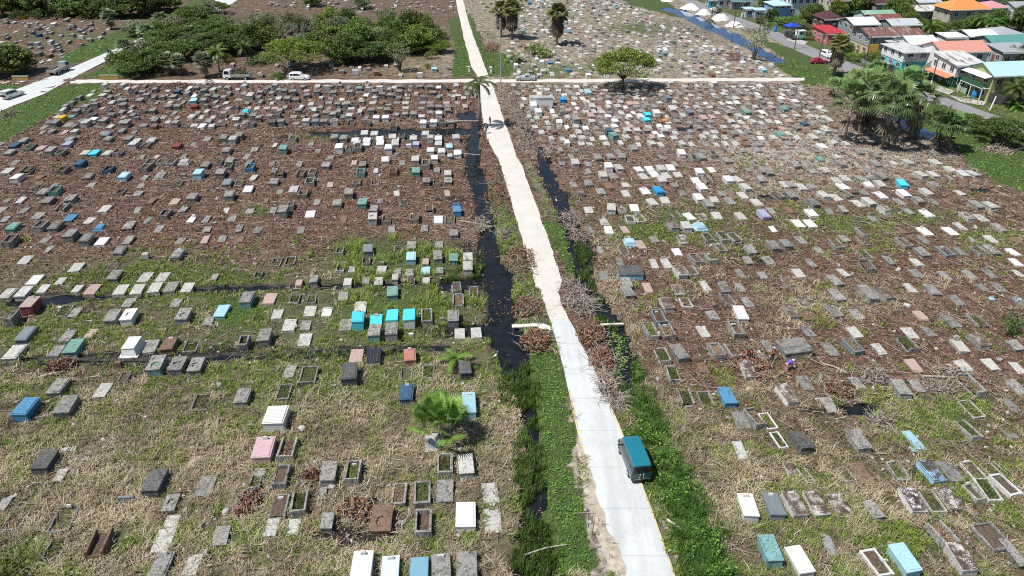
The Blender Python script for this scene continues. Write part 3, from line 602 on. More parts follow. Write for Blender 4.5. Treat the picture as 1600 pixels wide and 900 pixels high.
# ------------------------------------------------------------------ graves, read off the photograph: foot centre x, y, width, foot height, depth of the top (quarter pixels of a tile), kind, colour, extras
GRAVES = """
T 0 0
335 800 70 45 25 B d;378 770 68 42 22 B y;437 742 50 15 15 S m;415 800 65 15 25 S g;527 800 72 32 25 B l;577 770 55 20 20 B w;640 780 60 25 25 B g;777 800 60 38 25 B g;665 595 60 20 12 B g;635 615 60 18 15 B l;580 640 60 10 14 S g;590 680 65 35 15 B d;525 675 65 15 15 S g;470 720 60 25 18 B g;540 715 70 22 12 O d;570 735 45 15 10 O d
885 595 55 20 14 B d;830 595 45 20 10 O d;912 620 50 26 14 B g;868 650 60 22 18 B g;765 685 65 28 18 B d;765 645 40 18 10 B d;665 715 45 20 16 O d;690 740 40 20 10 B d;1103 597 55 24 14 B n;1078 622 55 18 14 B g;1205 655 55 24 20 B a;1215 690 50 24 12 B r;1268 650 60 24 14 B g;1050 690 60 24 16 B d;1105 690 55 26 16 B d;950 720 65 28 16 B d;890 715 50 20 15 O d;1290 680 30 24 8 H d
1225 570 40 20 10 B d;1300 565 35 24 8 H d;1420 570 50 22 10 B g;1345 625 55 20 14 B d;1295 620 50 20 14 B d;1270 590 45 24 10 B d;1560 625 55 28 20 B l;1470 690 40 20 10 O d;1530 712 50 20 18 P t h;1470 765 45 15 20 B l;1510 740 40 24 10 B d;1395 740 60 15 14 O d;1210 800 50 12 18 S l;1095 800 40 32 14 B g;1155 800 45 12 14 O g;1565 800 60 24 20 O g;1385 800 50 15 10 O d;890 800 55 15 12 S g;855 755 30 20 12 H d
135 905 80 20 18 B g;425 900 75 22 20 B g;665 895 60 20 22 B g;655 865 65 20 18 B s;795 900 60 28 14 B d;840 905 60 15 14 B l;940 905 60 20 14 B l;1395 895 60 30 12 B d;1450 905 60 38 14 B l;1490 880 50 32 14 B d;1285 890 60 15 10 S g
238 235 55 20 8 B n;225 290 45 20 10 B l;350 300 50 20 10 B d;235 355 60 22 12 B d;505 240 30 15 10 H w;328 165 40 15 10 B w;405 140 40 15 10 B g;140 122 25 16 8 B y;185 290 45 20 10 B d;430 165 40 12 8 S g;560 165 40 12 8 B d;500 205 45 15 10 B d
T 400 0
445 575 40 38 8 H l;25 600 50 24 12 B g;195 645 45 30 12 B d;248 648 50 24 10 B d;230 600 50 28 10 B d;175 595 50 32 10 B d;118 560 55 36 10 B g;318 620 45 24 12 B d;380 600 45 26 10 B d;315 580 40 14 12 S p;482 600 40 22 10 B g;585 600 40 26 12 B g;645 572 42 20 10 B m;710 575 45 28 12 H l;775 575 40 34 8 H w;742 600 40 32 8 B d;787 615 40 26 10 B d;838 620 40 26 8 B d;895 600 40 28 10 B d;900 565 40 24 8 B d;1025 565 40 24 6 B d;1090 570 35 28 8 B d;1175 570 80 28 8 O d;1105 600 80 20 8 B d;1045 630 40 28 6 H d
455 655 40 8 12 S g;512 680 35 36 10 B d;565 655 40 8 12 S l;560 680 50 28 14 B g;612 675 45 24 10 O d;727 655 40 8 12 S l;880 655 40 8 12 S g;935 655 40 8 12 S l;1040 655 40 8 12 S g;1090 655 40 8 12 S g;1190 655 40 8 12 S p;65 690 40 10 12 S p;115 690 40 10 12 S p;345 690 40 10 12 S g;595 692 45 12 12 S l;665 690 40 10 12 S p;775 690 40 10 12 S g;830 685 40 30 8 H g;935 688 40 10 12 S l;1035 690 40 10 12 S g;1090 688 40 20 10 B d;1145 690 40 20 10 B d;1200 690 40 20 10 B d
480 745 55 42 20 B g;440 725 40 20 12 B g;582 755 48 34 20 B l;265 715 50 26 12 B d;820 715 40 28 10 B d;875 735 35 14 8 B g;930 735 35 20 12 B g;985 740 40 28 20 B g;1090 715 40 10 10 S g;1145 740 40 42 14 B w h;1200 715 40 24 10 B d;80 735 50 10 10 S g;720 715 40 26 10 B d
312 787 45 46 10 B l;372 790 50 38 14 B s;425 790 45 38 14 B d;490 788 65 32 8 O l;752 765 40 28 10 B w h;810 765 45 28 8 B w;692 795 45 34 10 O g;1045 800 40 46 22 B w;1110 795 45 38 10 B w;1165 795 50 28 10 O d;1220 795 45 38 10 B g;100 795 45 38 14 B k;155 790 50 34 18 B d;15 765 35 28 10 B g;130 745 50 28 14 O d;595 790 50 24 14 O d;860 812 50 24 12 O d;1035 752 40 20 12 B l
680 870 50 38 15 B l;738 875 48 34 20 B l;1058 870 45 28 14 B l;1090 895 40 34 18 B l;1255 895 45 38 15 B l;1140 900 45 28 14 B w h;985 900 50 28 10 B l h;855 890 50 28 10 B l;910 880 40 24 12 O d;490 895 48 38 10 B g;545 895 45 28 12 B g;225 895 50 24 12 O g;620 905 60 20 12 B w;690 905 50 20 12 B w;775 900 50 24 12 B w;870 905 45 20 12 B l
622 465 40 26 20 H w;755 475 40 26 10 B o;1025 485 35 28 12 H w;1115 450 35 20 8 B a;985 450 30 14 8 B d;535 465 35 20 8 B d;50 380 32 22 8 B a;1375 605 14 40 4 H w
T 400 225
168 70 52 38 15 B m;520 62 55 38 15 B w;582 60 45 28 15 O g;635 50 55 28 10 O g;628 18 45 18 10 B l;688 20 50 14 10 B w;775 30 50 28 10 B w;828 62 50 34 20 B w;870 30 45 24 10 B l;1000 25 40 20 10 B v;955 25 35 20 8 H w;1140 25 45 20 8 B l;1210 40 42 20 8 B a;1090 75 45 28 14 B w;1162 75 45 24 20 B w;1262 92 58 28 26 B w;1215 95 30 18 10 B l;882 80 30 18 8 H g;1118 125 42 32 20 B w;810 135 58 28 25 B w;996 130 50 28 20 B l;1060 160 50 34 30 O g;435 165 50 24 22 B g;275 215 55 24 25 O d;350 215 60 28 25 O g;335 270 55 28 20 O g;110 275 60 28 25 B g;655 210 55 28 25 O m;665 160 45 24 20 B d;858 205 50 28 20 O o;1000 205 50 28 28 B m;1065 265 45 28 25 B d;1200 212 45 20 25 B l;1202 262 48 24 25 B g x;1130 265 45 12 20 F d;628 270 50 20 20 O d;745 265 50 14 15 F g;230 310 55 18 30 S l;580 350 60 38 25 B g;508 410 55 28 15 B g;663 410 55 34 35 B m;165 465 70 42 30 B g;215 415 40 28 15 O d;335 470 62 12 38 S w;735 455 50 38 28 B g;730 515 55 46 18 B l x;920 400 50 18 15 O g;990 500 60 28 20 O d;815 505 55 24 15 O d;1085 440 50 28 20 O g;1140 505 55 14 46 S w;1258 460 52 38 30 B b;1255 412 45 18 12 B n;1215 500 70 16 15 F d;1240 600 52 28 38 B g;145 215 50 28 18 O d;290 345 60 30 18 O d
972 670 55 20 28 B g;970 755 60 34 50 B a;700 705 60 34 42 B s;520 705 50 24 18 O d;885 690 50 20 22 O g;1140 745 55 28 56 B g;1145 660 50 14 25 S g;1235 755 55 28 38 B m;1325 740 60 14 42 S l;1325 820 60 38 46 B l;1060 830 55 18 46 B a;1150 820 45 14 28 S g;780 825 60 18 50 S l;765 895 55 18 34 B l;870 870 40 24 24 B l;968 890 45 28 28 O g;1065 885 45 18 18 S l;685 885 45 18 18 S g;570 895 50 18 42 S l;525 805 50 18 56 F l;595 810 40 12 24 S l;690 760 50 16 30 F d;118 775 60 18 34 F g;210 765 60 16 30 F g;360 890 50 28 24 B g;785 760 40 20 10 H d;10 850 50 16 40 F d;265 895 40 14 22 S p;885 825 40 14 28 S g;1060 760 40 12 34 S p;960 835 50 14 34 S g
T 0 225
45 78 80 18 30 B g;75 30 70 14 14 B n;170 45 80 18 25 O d;240 45 80 8 24 S p;305 82 65 38 30 B g;370 82 75 24 25 O g;415 30 75 24 10 B v;520 80 65 14 25 B l;577 82 65 18 25 B t;660 85 65 18 20 B l;730 80 70 28 24 O g;830 38 60 34 10 B l;900 35 50 18 12 O d;1098 35 50 18 12 B r;1410 70 50 24 24 B g
490 155 80 28 25 B n;670 190 75 24 28 O n;380 195 70 28 20 O d;540 230 85 18 25 B d;160 195 80 28 28 O g;90 245 85 28 34 B w;30 190 50 10 15 S l;765 235 75 28 24 B a h;990 230 95 24 42 P g h;1145 135 70 24 28 P l h;1000 140 65 18 25 O g;930 145 70 24 20 O d;1060 140 60 18 14 O g;900 180 60 28 14 O d;1145 215 35 24 10 H g;1235 225 70 38 30 B a;1275 160 50 20 14 B d;1375 220 65 34 20 B g;1430 130 60 18 20 B g;1360 140 60 18 20 O d;1420 170 50 24 14 O d;1558 180 58 28 20 O b;1415 275 62 24 24 B s;1490 270 50 14 15 F g;1545 315 60 18 30 B w;1430 360 70 34 20 B g;1195 370 65 28 20 B g;1100 275 50 12 14 F d;255 335 75 24 28 B g;335 330 75 34 24 O m;285 390 80 24 25 B d;430 380 75 28 24 B g;375 430 85 24 30 O g h;640 435 75 14 34 S l;740 325 50 12 14 F d
65 560 105 28 28 B m;240 555 75 34 18 O g;330 555 90 28 28 B d;420 490 70 10 34 S b;610 550 70 14 42 P b h;795 545 75 18 38 B g;1020 475 70 28 18 O d;50 650 95 38 24 O d;430 620 85 42 25 B d;525 640 80 34 28 B d;620 640 80 10 46 S w;735 700 60 18 14 B d;910 720 40 30 14 H l;1095 735 80 28 42 B g h;135 760 65 10 42 S l;460 810 85 14 46 S l;195 890 95 18 50 S w;700 870 90 28 42 B d;890 870 75 10 56 S l;1000 870 80 10 60 S l;365 890 50 14 20 S l;680 805 60 10 40 F g;220 480 60 12 24 S g;1330 860 40 10 40 S g
T 0 450
25 80 80 18 56 B l;125 75 85 24 56 B l;255 40 55 14 34 S l;470 38 50 14 34 S l;555 52 85 14 46 S p;740 53 75 14 52 S l;845 50 75 14 48 S l;955 38 70 12 40 S l;1055 33 70 12 34 S g;1160 35 65 12 34 S l
175 178 75 58 70 B r h;60 250 60 56 46 O d;690 240 90 38 66 B g;795 242 90 44 66 B w x;1135 232 75 38 56 B g x;1370 195 75 18 75 B a;1535 130 80 44 56 B c;135 350 100 28 86 B s;60 465 90 24 80 B l;440 440 85 38 80 B m;545 320 60 6 60 S p;400 345 70 14 56 S g;800 440 120 10 126 P w;1045 418 85 34 80 B o h;930 415 75 14 80 S g;965 555 90 44 80 B c x;1095 550 85 38 75 B d x;1215 550 80 34 80 B g x;1520 400 60 48 46 O d;340 690 90 34 100 B g;620 698 80 18 90 B l;130 840 100 48 100 B b;395 825 100 48 96 B d;1505 750 85 34 86 B g;1180 410 80 14 56 F g;1240 780 100 28 110 F d;740 498 40 30 16 H o;330 440 70 14 60 S g;380 180 70 10 60 F g;240 820 70 12 60 F g;450 190 60 10 60 S g;760 600 60 10 70 F g;560 215 60 10 60 F g;1290 240 60 8 30 S g;1090 130 60 12 40 S g;790 130 60 14 40 S g
T 0 675
255 278 100 48 110 B k;430 275 100 6 120 S g;945 415 110 48 132 B k;365 640 130 48 165 F s h;600 800 110 48 150 O o;1055 520 80 28 56 B g x;1265 412 100 14 86 S d;1370 725 90 18 90 B g;1000 765 110 14 56 S l;1050 650 90 10 46 S l;790 435 100 24 10 H s;985 930 110 28 60 B g h;1180 908 90 14 40 S l;1585 380 70 28 76 O d;170 455 100 14 130 F g;60 625 110 14 120 F g;10 500 60 20 30 S g;360 320 60 14 40 S l;300 830 110 14 140 F g;1200 230 60 6 40 S p
T 400 450
50 385 90 56 56 B d;125 200 65 10 60 S l;330 185 70 10 60 S l;440 185 60 10 56 S w h;200 280 75 18 42 S l h;305 270 60 10 20 S g;295 370 80 10 75 S l;555 275 100 10 66 S g;545 95 60 18 56 B g;638 268 80 56 56 B t h;650 165 75 14 66 B l;750 250 80 14 60 B t h;740 345 75 48 50 B c;850 215 75 14 60 B t;848 345 100 56 70 B g;960 262 80 62 60 B e;855 75 70 28 56 B m;1235 245 70 44 56 B g;1380 320 65 10 60 S l;1275 325 65 10 60 S l;1265 125 70 28 56 O g;1255 50 60 38 36 O g;1360 60 60 18 36 O g;1070 235 70 28 84 O g;970 305 30 16 12 H w;735 487 85 28 80 B k q;620 470 80 8 46 S p;965 485 75 34 75 B p2 h;585 620 100 56 90 B k;320 615 105 28 104 O d;165 720 85 28 76 O d;940 735 85 38 104 B n h;1312 570 75 40 66 B k;1335 830 85 50 150 B a h;1075 580 80 18 84 O g;940 590 70 14 80 F g;200 570 70 14 28 S g;235 105 60 14 40 F g;345 105 55 14 50 F g;1165 210 30 20 10 H g;75 110 80 20 40 S p
T 400 675
115 8 135 60 98 B z;38 210 120 54 106 B q h;185 190 100 38 76 O g;145 370 100 44 130 O d;450 345 95 44 124 B g;600 340 95 44 124 O g h;130 555 110 24 146 O d h;265 530 100 38 132 O g;440 640 75 38 76 B g;85 665 80 14 60 S l;225 655 75 10 50 S l;1105 130 95 10 104 S l;1180 290 95 38 124 O g;1320 295 95 38 124 B l;890 465 90 18 132 O g;1040 470 105 28 142 O g;1180 450 105 18 128 B g;1310 630 125 38 158 B w;1475 450 100 5 132 S l;1485 635 110 5 160 S l;780 665 130 48 124 B o x;1045 670 105 48 132 O g;655 968 130 45 165 B w h;838 975 115 38 148 B aq h;1020 985 115 38 148 B n2;1165 968 120 38 156 B g h;1320 968 130 38 156 B g;10 330 70 30 70 S g;410 430 50 10 50 S g
T 800 450
740 70 70 24 56 B g;985 150 80 28 66 B l;935 235 80 28 50 O s h;1055 55 65 18 46 B l;1100 130 80 10 56 F l;1340 40 60 18 28 B d;1370 120 80 18 56 O d;1445 218 100 28 84 B w;1420 320 100 38 76 O g h;885 335 100 34 95 O g;990 330 90 34 84 O g h;1075 475 90 38 90 B d;960 480 80 24 66 O g;1020 610 105 34 98 O g;1300 460 100 38 84 O g;1410 450 100 28 66 O g;1495 575 90 28 96 B l2;1100 750 130 28 95 O g;1225 750 80 20 90 F g;1365 752 100 34 100 B b;1450 890 110 14 80 S d;1560 890 90 40 104 O g
T 1200 450
155 745 100 38 115 B l2;460 95 100 24 66 B g;660 100 110 38 84 B g;765 90 90 28 76 B g;1055 55 85 18 36 B g;170 205 80 28 84 B g;270 205 80 8 66 S o;445 195 100 18 66 B d;570 420 110 28 84 O s;195 440 210 38 76 B d;905 405 90 28 46 O d;1180 260 100 18 66 B d;1350 250 120 18 76 F g;1355 390 85 32 18 B g;855 705 105 38 104 B g;1325 690 80 38 124 O g;1320 820 130 18 104 F l;1590 250 40 30 20 B g;30 890 70 14 100 F w;240 130 70 14 40 S l
T 1200 675
55 565 105 46 112 B s h;195 555 125 44 150 B l h;340 540 110 28 142 B l2;485 545 110 18 142 B l2 h;240 140 95 42 15 B k;605 135 110 38 95 B g;940 525 125 34 148 B w2;1070 330 105 28 124 B b2;1190 320 110 14 112 S d;1190 495 110 18 124 B l2;1070 510 110 14 104 F l;1330 440 70 18 104 F l h;1420 440 100 18 84 O l;1550 410 100 18 84 O w;1155 750 115 44 160 O g;1470 760 150 28 142 O d;1340 310 120 10 104 F l h;1300 60 80 28 56 O g;1250 912 120 56 104 B l2;900 918 120 56 76 B a;735 915 110 18 56 O w;240 915 120 38 70 B w;1450 300 80 10 90 F g;620 330 100 10 76 S o;100 105 60 10 100 F w;40 860 110 56 150 B m2;850 310 90 14 90 F g;520 320 70 14 80 F g;270 330 60 14 100 F g;150 268 40 14 12 S l;960 120 60 14 40 S a;1590 860 60 30 80 B g
T 800 675
1490 570 110 44 134 B w h
T 800 225
400 150 55 28 18 B l;610 180 65 34 24 B w;680 175 50 18 24 B l;575 230 65 28 24 B l;645 225 60 18 10 S g;870 178 55 12 14 S w;805 178 50 8 16 S w;940 185 55 24 24 B l;1000 185 55 24 28 B w;840 225 55 8 18 S l;905 215 55 14 18 S w;945 255 55 24 24 B l;980 220 50 8 18 S l;1045 215 55 8 18 S l;1180 200 60 18 18 B w;1160 255 60 18 28 S w;1200 305 60 24 28 B w;1235 255 60 24 18 O g;1365 255 65 24 24 B w;1480 305 80 24 34 B l;1580 200 60 28 18 B g;485 275 50 18 8 B g;430 330 40 28 8 H g;565 330 60 18 34 B g;848 320 60 10 38 S w h;928 325 60 24 34 B b3;895 390 55 10 18 S l;965 380 55 12 14 S l;1180 370 70 24 34 B w;1240 410 75 24 28 B g;1275 370 50 8 10 S l;620 440 75 28 42 B l;690 430 60 14 18 S l;770 430 60 12 28 S w;585 510 50 18 38 P l h;610 570 50 12 38 S w;745 500 60 14 28 F l;815 495 55 14 28 F l;1020 550 70 28 34 B g;1100 555 75 28 42 B l;1190 550 80 34 42 P a h;1130 480 60 8 28 S w;1210 480 65 8 28 S l;1290 475 65 8 28 S l;745 645 80 28 42 P a h;710 700 60 18 28 O g;1080 635 70 18 38 B l2;1240 620 70 18 38 O g;1340 620 70 24 38 O g;1415 630 70 28 38 O g;1320 690 60 24 28 O g h;1170 765 80 28 46 O g;1265 760 90 34 46 O g h;745 855 165 36 42 B bt;1070 850 80 34 46 B l;1140 840 80 24 46 O g;980 785 50 18 24 S l;1450 480 50 10 34 S l;1590 480 60 28 38 B v;725 915 80 24 40 B g;1040 470 90 20 18 F g;820 660 50 8 18 S p;900 785 40 10 18 S l;1550 395 60 14 24 S l;1460 350 50 12 18 S l;1380 385 50 14 18 S g
625 105 45 18 18 B g;690 110 60 24 24 B g;545 115 60 24 18 B g;1065 90 60 28 24 B w;1150 120 70 24 24 O g;1265 90 60 24 14 O g;1355 130 70 18 24 B g;770 50 60 18 18 B g;1430 245 50 14 18 S l;1570 250 60 20 20 B g;1195 110 60 24 20 B g
T 1200 225
225 300 75 18 34 B l;160 285 70 18 30 B g;370 355 75 24 38 B l h;450 360 55 8 34 S l;515 345 80 18 34 O g;165 355 70 24 24 B d;85 350 50 18 20 O g;305 405 80 28 28 B d;590 400 60 10 28 S l;655 400 80 28 38 B l;750 450 85 34 34 B l;730 345 60 8 34 S w h;870 345 95 24 28 B w;850 285 90 28 28 B t;960 385 60 24 10 B g;1015 330 90 18 28 B l;980 225 80 24 28 B l;1055 220 80 18 24 B l;720 280 75 18 28 B l;735 235 60 24 18 B d;640 275 60 10 34 S w h;495 290 60 10 34 S w h;500 240 60 14 18 S l;445 250 60 10 10 S l;600 245 60 18 14 B g;650 225 70 18 18 P g h;1165 180 70 10 18 S l;1240 215 80 18 38 B l;1310 215 80 18 38 B l;695 150 70 18 24 B g;895 140 90 18 24 B l;475 155 110 24 34 B g;190 160 80 24 24 B g;1060 85 80 18 18 B d h;690 100 80 18 24 B d;590 70 80 14 24 B g;1070 135 60 12 20 S l;360 30 80 6 28 S w;335 115 40 14 10 B m;290 460 70 14 24 S w h;210 525 60 8 34 S w;285 525 65 8 42 S w;1275 485 110 18 46 B l;1360 490 80 8 34 S l;1330 420 100 28 28 B g;1415 425 90 28 34 B l;1010 575 85 8 38 S w h;1170 575 90 8 42 S w;1020 460 70 8 18 S w h;620 590 100 24 46 O g;620 645 90 18 38 O g;450 665 90 24 42 O g;880 660 110 24 46 O g;990 720 90 24 46 B g;1140 715 120 24 42 O s h;1350 710 90 24 40 O g;1430 705 70 24 28 B g;625 730 110 18 46 O g;640 810 105 34 56 O d;50 680 90 28 28 B d;130 670 80 28 28 B d;450 895 110 18 46 B g;140 895 60 18 50 F g;130 280 60 16 24 S l;1230 545 40 10 20 S l;15 205 70 24 24 B g
T 800 0
170 730 50 28 38 B w;320 645 45 24 14 B b3;480 597 45 18 46 B a;370 600 45 14 46 S g;505 695 50 28 24 B l;670 692 45 24 18 B l;745 665 45 14 18 B p;500 745 50 18 24 B p;405 775 50 38 28 B g;850 768 45 18 18 B t;855 735 60 18 10 B t;910 735 60 28 24 B w;1010 710 50 28 24 B l;1120 725 45 24 14 B s;1210 760 75 18 24 B p;1480 720 50 18 24 B m;1480 750 70 10 18 S w;355 700 40 14 10 S p;320 720 40 24 10 H g;610 850 45 34 14 B n;650 880 60 38 18 B m;725 840 50 24 18 B l;785 840 50 22 22 B l;960 840 50 24 18 B l;845 840 50 24 18 B g;1170 825 60 24 18 B g;1400 860 65 24 22 B g;1360 725 85 22 18 B g;980 640 45 28 18 B s;215 750 40 14 16 S p;1270 545 40 28 14 B w;1000 540 45 22 14 B l
362 210 28 10 10 B b;240 405 32 14 12 B b;355 455 35 18 12 B b;70 215 34 20 8 B m;140 218 34 16 10 B l;1185 440 45 36 10 B p;1415 455 50 36 10 B p;1500 455 50 36 10 B p;1580 460 40 24 12 B a;960 350 40 18 10 B m;650 48 28 16 8 B a;110 28 22 12 8 B b;800 100 36 18 10 H w
T 1200 0
115 700 65 18 22 B m;190 745 65 18 18 B l;195 820 70 18 22 B g;375 845 75 24 22 B l h;85 855 60 14 16 B m;300 880 60 18 20 B l;180 650 60 14 18 B w;240 790 40 12 10 B n
"""
COLS = {
 'g': ('grey', concrete('grey_concrete', (.38, .37, .35), .62, moss=.15)),
 'd': ('dark stained', concrete('dark_stained_concrete', (.29, .285, .27), .62, moss=.2)),
 'l': ('pale grey', concrete('pale_grey_concrete', (.55, .54, .51), .48)),
 'l2': ('brown-stained pale', concrete('brown_stained_concrete', (.62, .61, .59), .4, dirt=(.2, .17, .15), top=(.07, .046, .036))),
 'w': ('white', concrete('white_painted_concrete', (.66, .66, .66), .22, dirt=(.2, .19, .18))),
 'w2': ('black-flecked white', concrete('flecked_white_concrete', (.74, .75, .77), .2, dirt=(.3, .3, .3), top=(.05, .033, .028))),
 't': ('bright turquoise', concrete('turquoise_paint', (.075, .56, .70), .15, dirt=(.07, .22, .26), speck=.3)),
 'e': ('turquoise-topped', concrete('turquoise_paint', (.045, .58, .74), .08)),
 'b': ('blue', concrete('blue_paint', (.095, .27, .46), .48, dirt=(.03, .06, .10))),
 'b2': ('blue and white brown-stained', concrete('stained_blue_paint', (.28, .52, .78), .35, dirt=(.5, .55, .6), top=(.06, .043, .036))),
 'b3': ('vivid blue', concrete('vivid_blue_paint', (.03, .27, .60), .2, dirt=(.03, .1, .2))),
 'bt': ('light blue black-topped', concrete('light_blue_paint', (.20, .47, .60), .3)),
 'n': ('dark blue', concrete('dark_blue_paint', (.055, .135, .24), .6, dirt=(.03, .035, .045))),
 'n2': ('plain steel blue', concrete('steel_blue_paint', (.19, .37, .48), .05, dirt=(.12, .22, .3), speck=.1)),
 'a': ('pale blue', concrete('pale_blue_paint', (.36, .58, .68), .3, dirt=(.12, .15, .17))),
 'aq': ('pale blue tiled', None),
 'p': ('faded pink', concrete('faded_pink_paint', (.46, .34, .31), .35, dirt=(.15, .1, .09))),
 'p2': ('brick pink', concrete('brick_pink_paint', (.46, .20, .17), .3, dirt=(.08, .05, .05))),
 'm': ('mint green', concrete('mint_green_paint', (.19, .36, .32), .5, dirt=(.05, .07, .06))),
 'm2': ('washed-out teal', concrete('washed_teal_paint', (.24, .46, .46), .55, dirt=(.05, .08, .08))),
 'c': ('grey teal-fronted', concrete('grey_concrete', (.30, .29, .27), .5)),
 'r': ('maroon', concrete('maroon_paint', (.24, .06, .06), .45, dirt=(.05, .035, .035))),
 'y': ('yellow', concrete('yellow_paint', (.62, .40, .03), .2, dirt=(.2, .13, .03))),
 'k': ('blackened', concrete('blackened_concrete', (.15, .15, .15), .6, dirt=(.025, .025, .025))),
 's': ('slate grey', concrete('slate_paint', (.19, .225, .255), .25, dirt=(.08, .09, .1))),
 'v': ('lavender', concrete('lavender_paint', (.36, .37, .52), .25, dirt=(.15, .15, .2))),
 'o': ('brown', concrete('brown_earthy_concrete', (.25, .16, .115), .55, dirt=(.06, .04, .03)))}
COLS['gt'] = ('brown-topped grey', concrete('litter_topped_grey', (.40, .39, .37), .5, top=(.085, .056, .043)))
COLS['lt'] = ('brown-topped pale grey', concrete('litter_topped_pale', (.56, .55, .52), .35, top=(.085, .056, .043)))
def tiles(name, c, grout, sx=5.0, offs=0.0):
    m, nt, b = newmat(name)
    tc = N(nt, 'ShaderNodeTexCoord'); br = N(nt, 'ShaderNodeTexBrick'); br.offset = offs
    mp = N(nt, 'ShaderNodeMapping'); L(nt, tc.outputs['Object'], mp.inputs[0])
    # vertical faces take their height from z: fold z into y
    sp = N(nt, 'ShaderNodeSeparateXYZ'); L(nt, tc.outputs['Object'], sp.inputs[0]); cb = N(nt, 'ShaderNodeCombineXYZ')
    L(nt, sp.outputs[0], cb.inputs[0]); L(nt, math_(nt, 'ADD', sp.outputs[1], sp.outputs[2]), cb.inputs[1])
    L(nt, cb.outputs[0], br.inputs['Vector'])
    br.inputs['Scale'].default_value = 1.0; br.inputs['Brick Width'].default_value = 1 / sx; br.inputs['Row Height'].default_value = 1 / sx
    br.inputs['Mortar Size'].default_value = .012
    br.inputs['Color1'].default_value = (*c, 1); br.inputs['Color2'].default_value = (*[x * .88 for x in c], 1); br.inputs['Mortar'].default_value = (*grout, 1)
    n = noise(nt, tc.outputs['Object'], 2.5, 5, .7)
    L(nt, mix(nt, ramp(nt, n, [(.55, 0.0), (.75, .5)]), br.outputs[0], tuple(x * .45 for x in c)), b.inputs['Base Color'])
    b.inputs['Roughness'].default_value = .35
    return m
PINKTILE = tiles('pink_tiles', (.55, .38, .41), (.36, .25, .27), 5)
BLUETILE = tiles('pale_blue_tiles', (.55, .68, .80), (.36, .46, .56), 4)
BLACKTILE = tiles('black_tiles', (.02, .022, .028), (.12, .12, .12), 3)
COLS['aq'] = ('pale blue tiled', BLUETILE)
def zigzag():
    m, nt, b = newmat('zigzag_tiles')
    tc = N(nt, 'ShaderNodeTexCoord'); sp = N(nt, 'ShaderNodeSeparateXYZ'); L(nt, tc.outputs['Object'], sp.inputs[0])
    tri = math_(nt, 'PINGPONG', sp.outputs[0], .11)
    v = math_(nt, 'ADD', math_(nt, 'ADD', sp.outputs[1], sp.outputs[2]), tri)
    st = math_(nt, 'LESS_THAN', math_(nt, 'MODULO', math_(nt, 'ADD', v, 20.0), .20), .075)
    n = noise(nt, tc.outputs['Object'], 2.5, 5, .7)
    c = mix(nt, math_(nt, 'MULTIPLY', st, .75), (.66, .65, .63), (.24, .24, .25))
    L(nt, mix(nt, ramp(nt, n, [(.55, 0.0), (.8, .5)]), c, (.2, .19, .17)), b.inputs['Base Color']); b.inputs['Roughness'].default_value = .5
    return m
ZIG = zigzag()
SOIL = plain('grave_soil', (.085, .06, .045), .95, .5, scale=6)
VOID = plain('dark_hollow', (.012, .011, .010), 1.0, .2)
WEEDM = leafmat('grave_weeds', (.03, .055, .012), (.17, .23, .06))
DRYM = leafmat('dry_stalks', (.12, .085, .045), (.42, .33, .20))
DIRTYWHITE = concrete('dirty_white_marker', (.62, .61, .59), .3)
def slabring(mb, w, l, z0, z1, t, hole=None, jit=.01):
    """a lid with a ragged hole broken through it: hole = (cx, cy, rx, ry)"""
    n = 14; cx, cy, rx, ry = hole
    inn = []; outp = []
    for k in range(n):
        a = 2 * pi * k / n
        r = rnd.uniform(.65, 1.1); inn.append((cx + cos(a) * rx * r, cy + sin(a) * ry * r))
        dx, dy = cos(a), sin(a)
        s = min(((w / 2) - cx * (1 if dx > 0 else -1)) / abs(dx) if abs(dx) > 1e-6 else 99, ((l / 2) - cy * (1 if dy > 0 else -1)) / abs(dy) if abs(dy) > 1e-6 else 99)
        outp.append((cx + dx * s, cy + dy * s))
    # make sure the corners are there
    for cxn, cyn in ((w / 2, l / 2), (-w / 2, l / 2), (-w / 2, -l / 2), (w / 2, -l / 2)):
        a = math.atan2(cyn - cy, cxn - cx) % (2 * pi); k = int(round(a / (2 * pi) * n)) % n; outp[k] = (cxn, cyn)
    vs = [(x, y, z1) for x, y in outp] + [(x, y, z1) for x, y in inn] + [(x, y, z0) for x, y in outp] + [(x, y, z0) for x, y in inn]
    fs = []
    for k in range(n):
        j = (k + 1) % n
        fs.append((k, j, n + j, n + k)); fs.append((2 * n + k, 2 * n + j, j, k)); fs.append((n + k, n + j, 3 * n + j, 3 * n + k))
    mb.raw(vs, fs)
def weeds_mesh(w, l, z, n, hgt, name='weeds', mat=None):
    k = n * 5
    bx = nrs.uniform(-w / 2, w / 2, n); by = nrs.uniform(-l / 2, l / 2, n)
    bx = np.repeat(bx, 5); by = np.repeat(by, 5)
    a = nrs.uniform(0, 2 * pi, k); ln = nrs.uniform(.3, 1, k) * hgt; rad = ln * nrs.uniform(.2, .9, k); wd = nrs.uniform(.015, .035, k)
    p0 = np.stack([bx - np.sin(a) * wd, by + np.cos(a) * wd, np.full(k, z)], 1); p1 = np.stack([bx + np.sin(a) * wd, by - np.cos(a) * wd, np.full(k, z)], 1)
    p2 = np.stack([bx + np.cos(a) * rad, by + np.sin(a) * rad, z + ln], 1)
    V = np.stack([p0, p1, p2], 1).reshape(-1, 3)
    return fast_mesh(name, V, 3, mat or WEEDM, {'v': np.repeat(nrs.rand(k), 3)})
KINDW = {'B': 'box tomb', 'S': 'flat grave slab', 'O': 'open-topped grave', 'F': 'grave kerb', 'H': 'upright grave marker', 'P': 'stepped tomb'}
KNAME = {'B': 'box_tomb', 'S': 'grave_slab', 'O': 'open_grave', 'F': 'grave_kerb', 'H': 'grave_marker', 'P': 'stepped_tomb'}
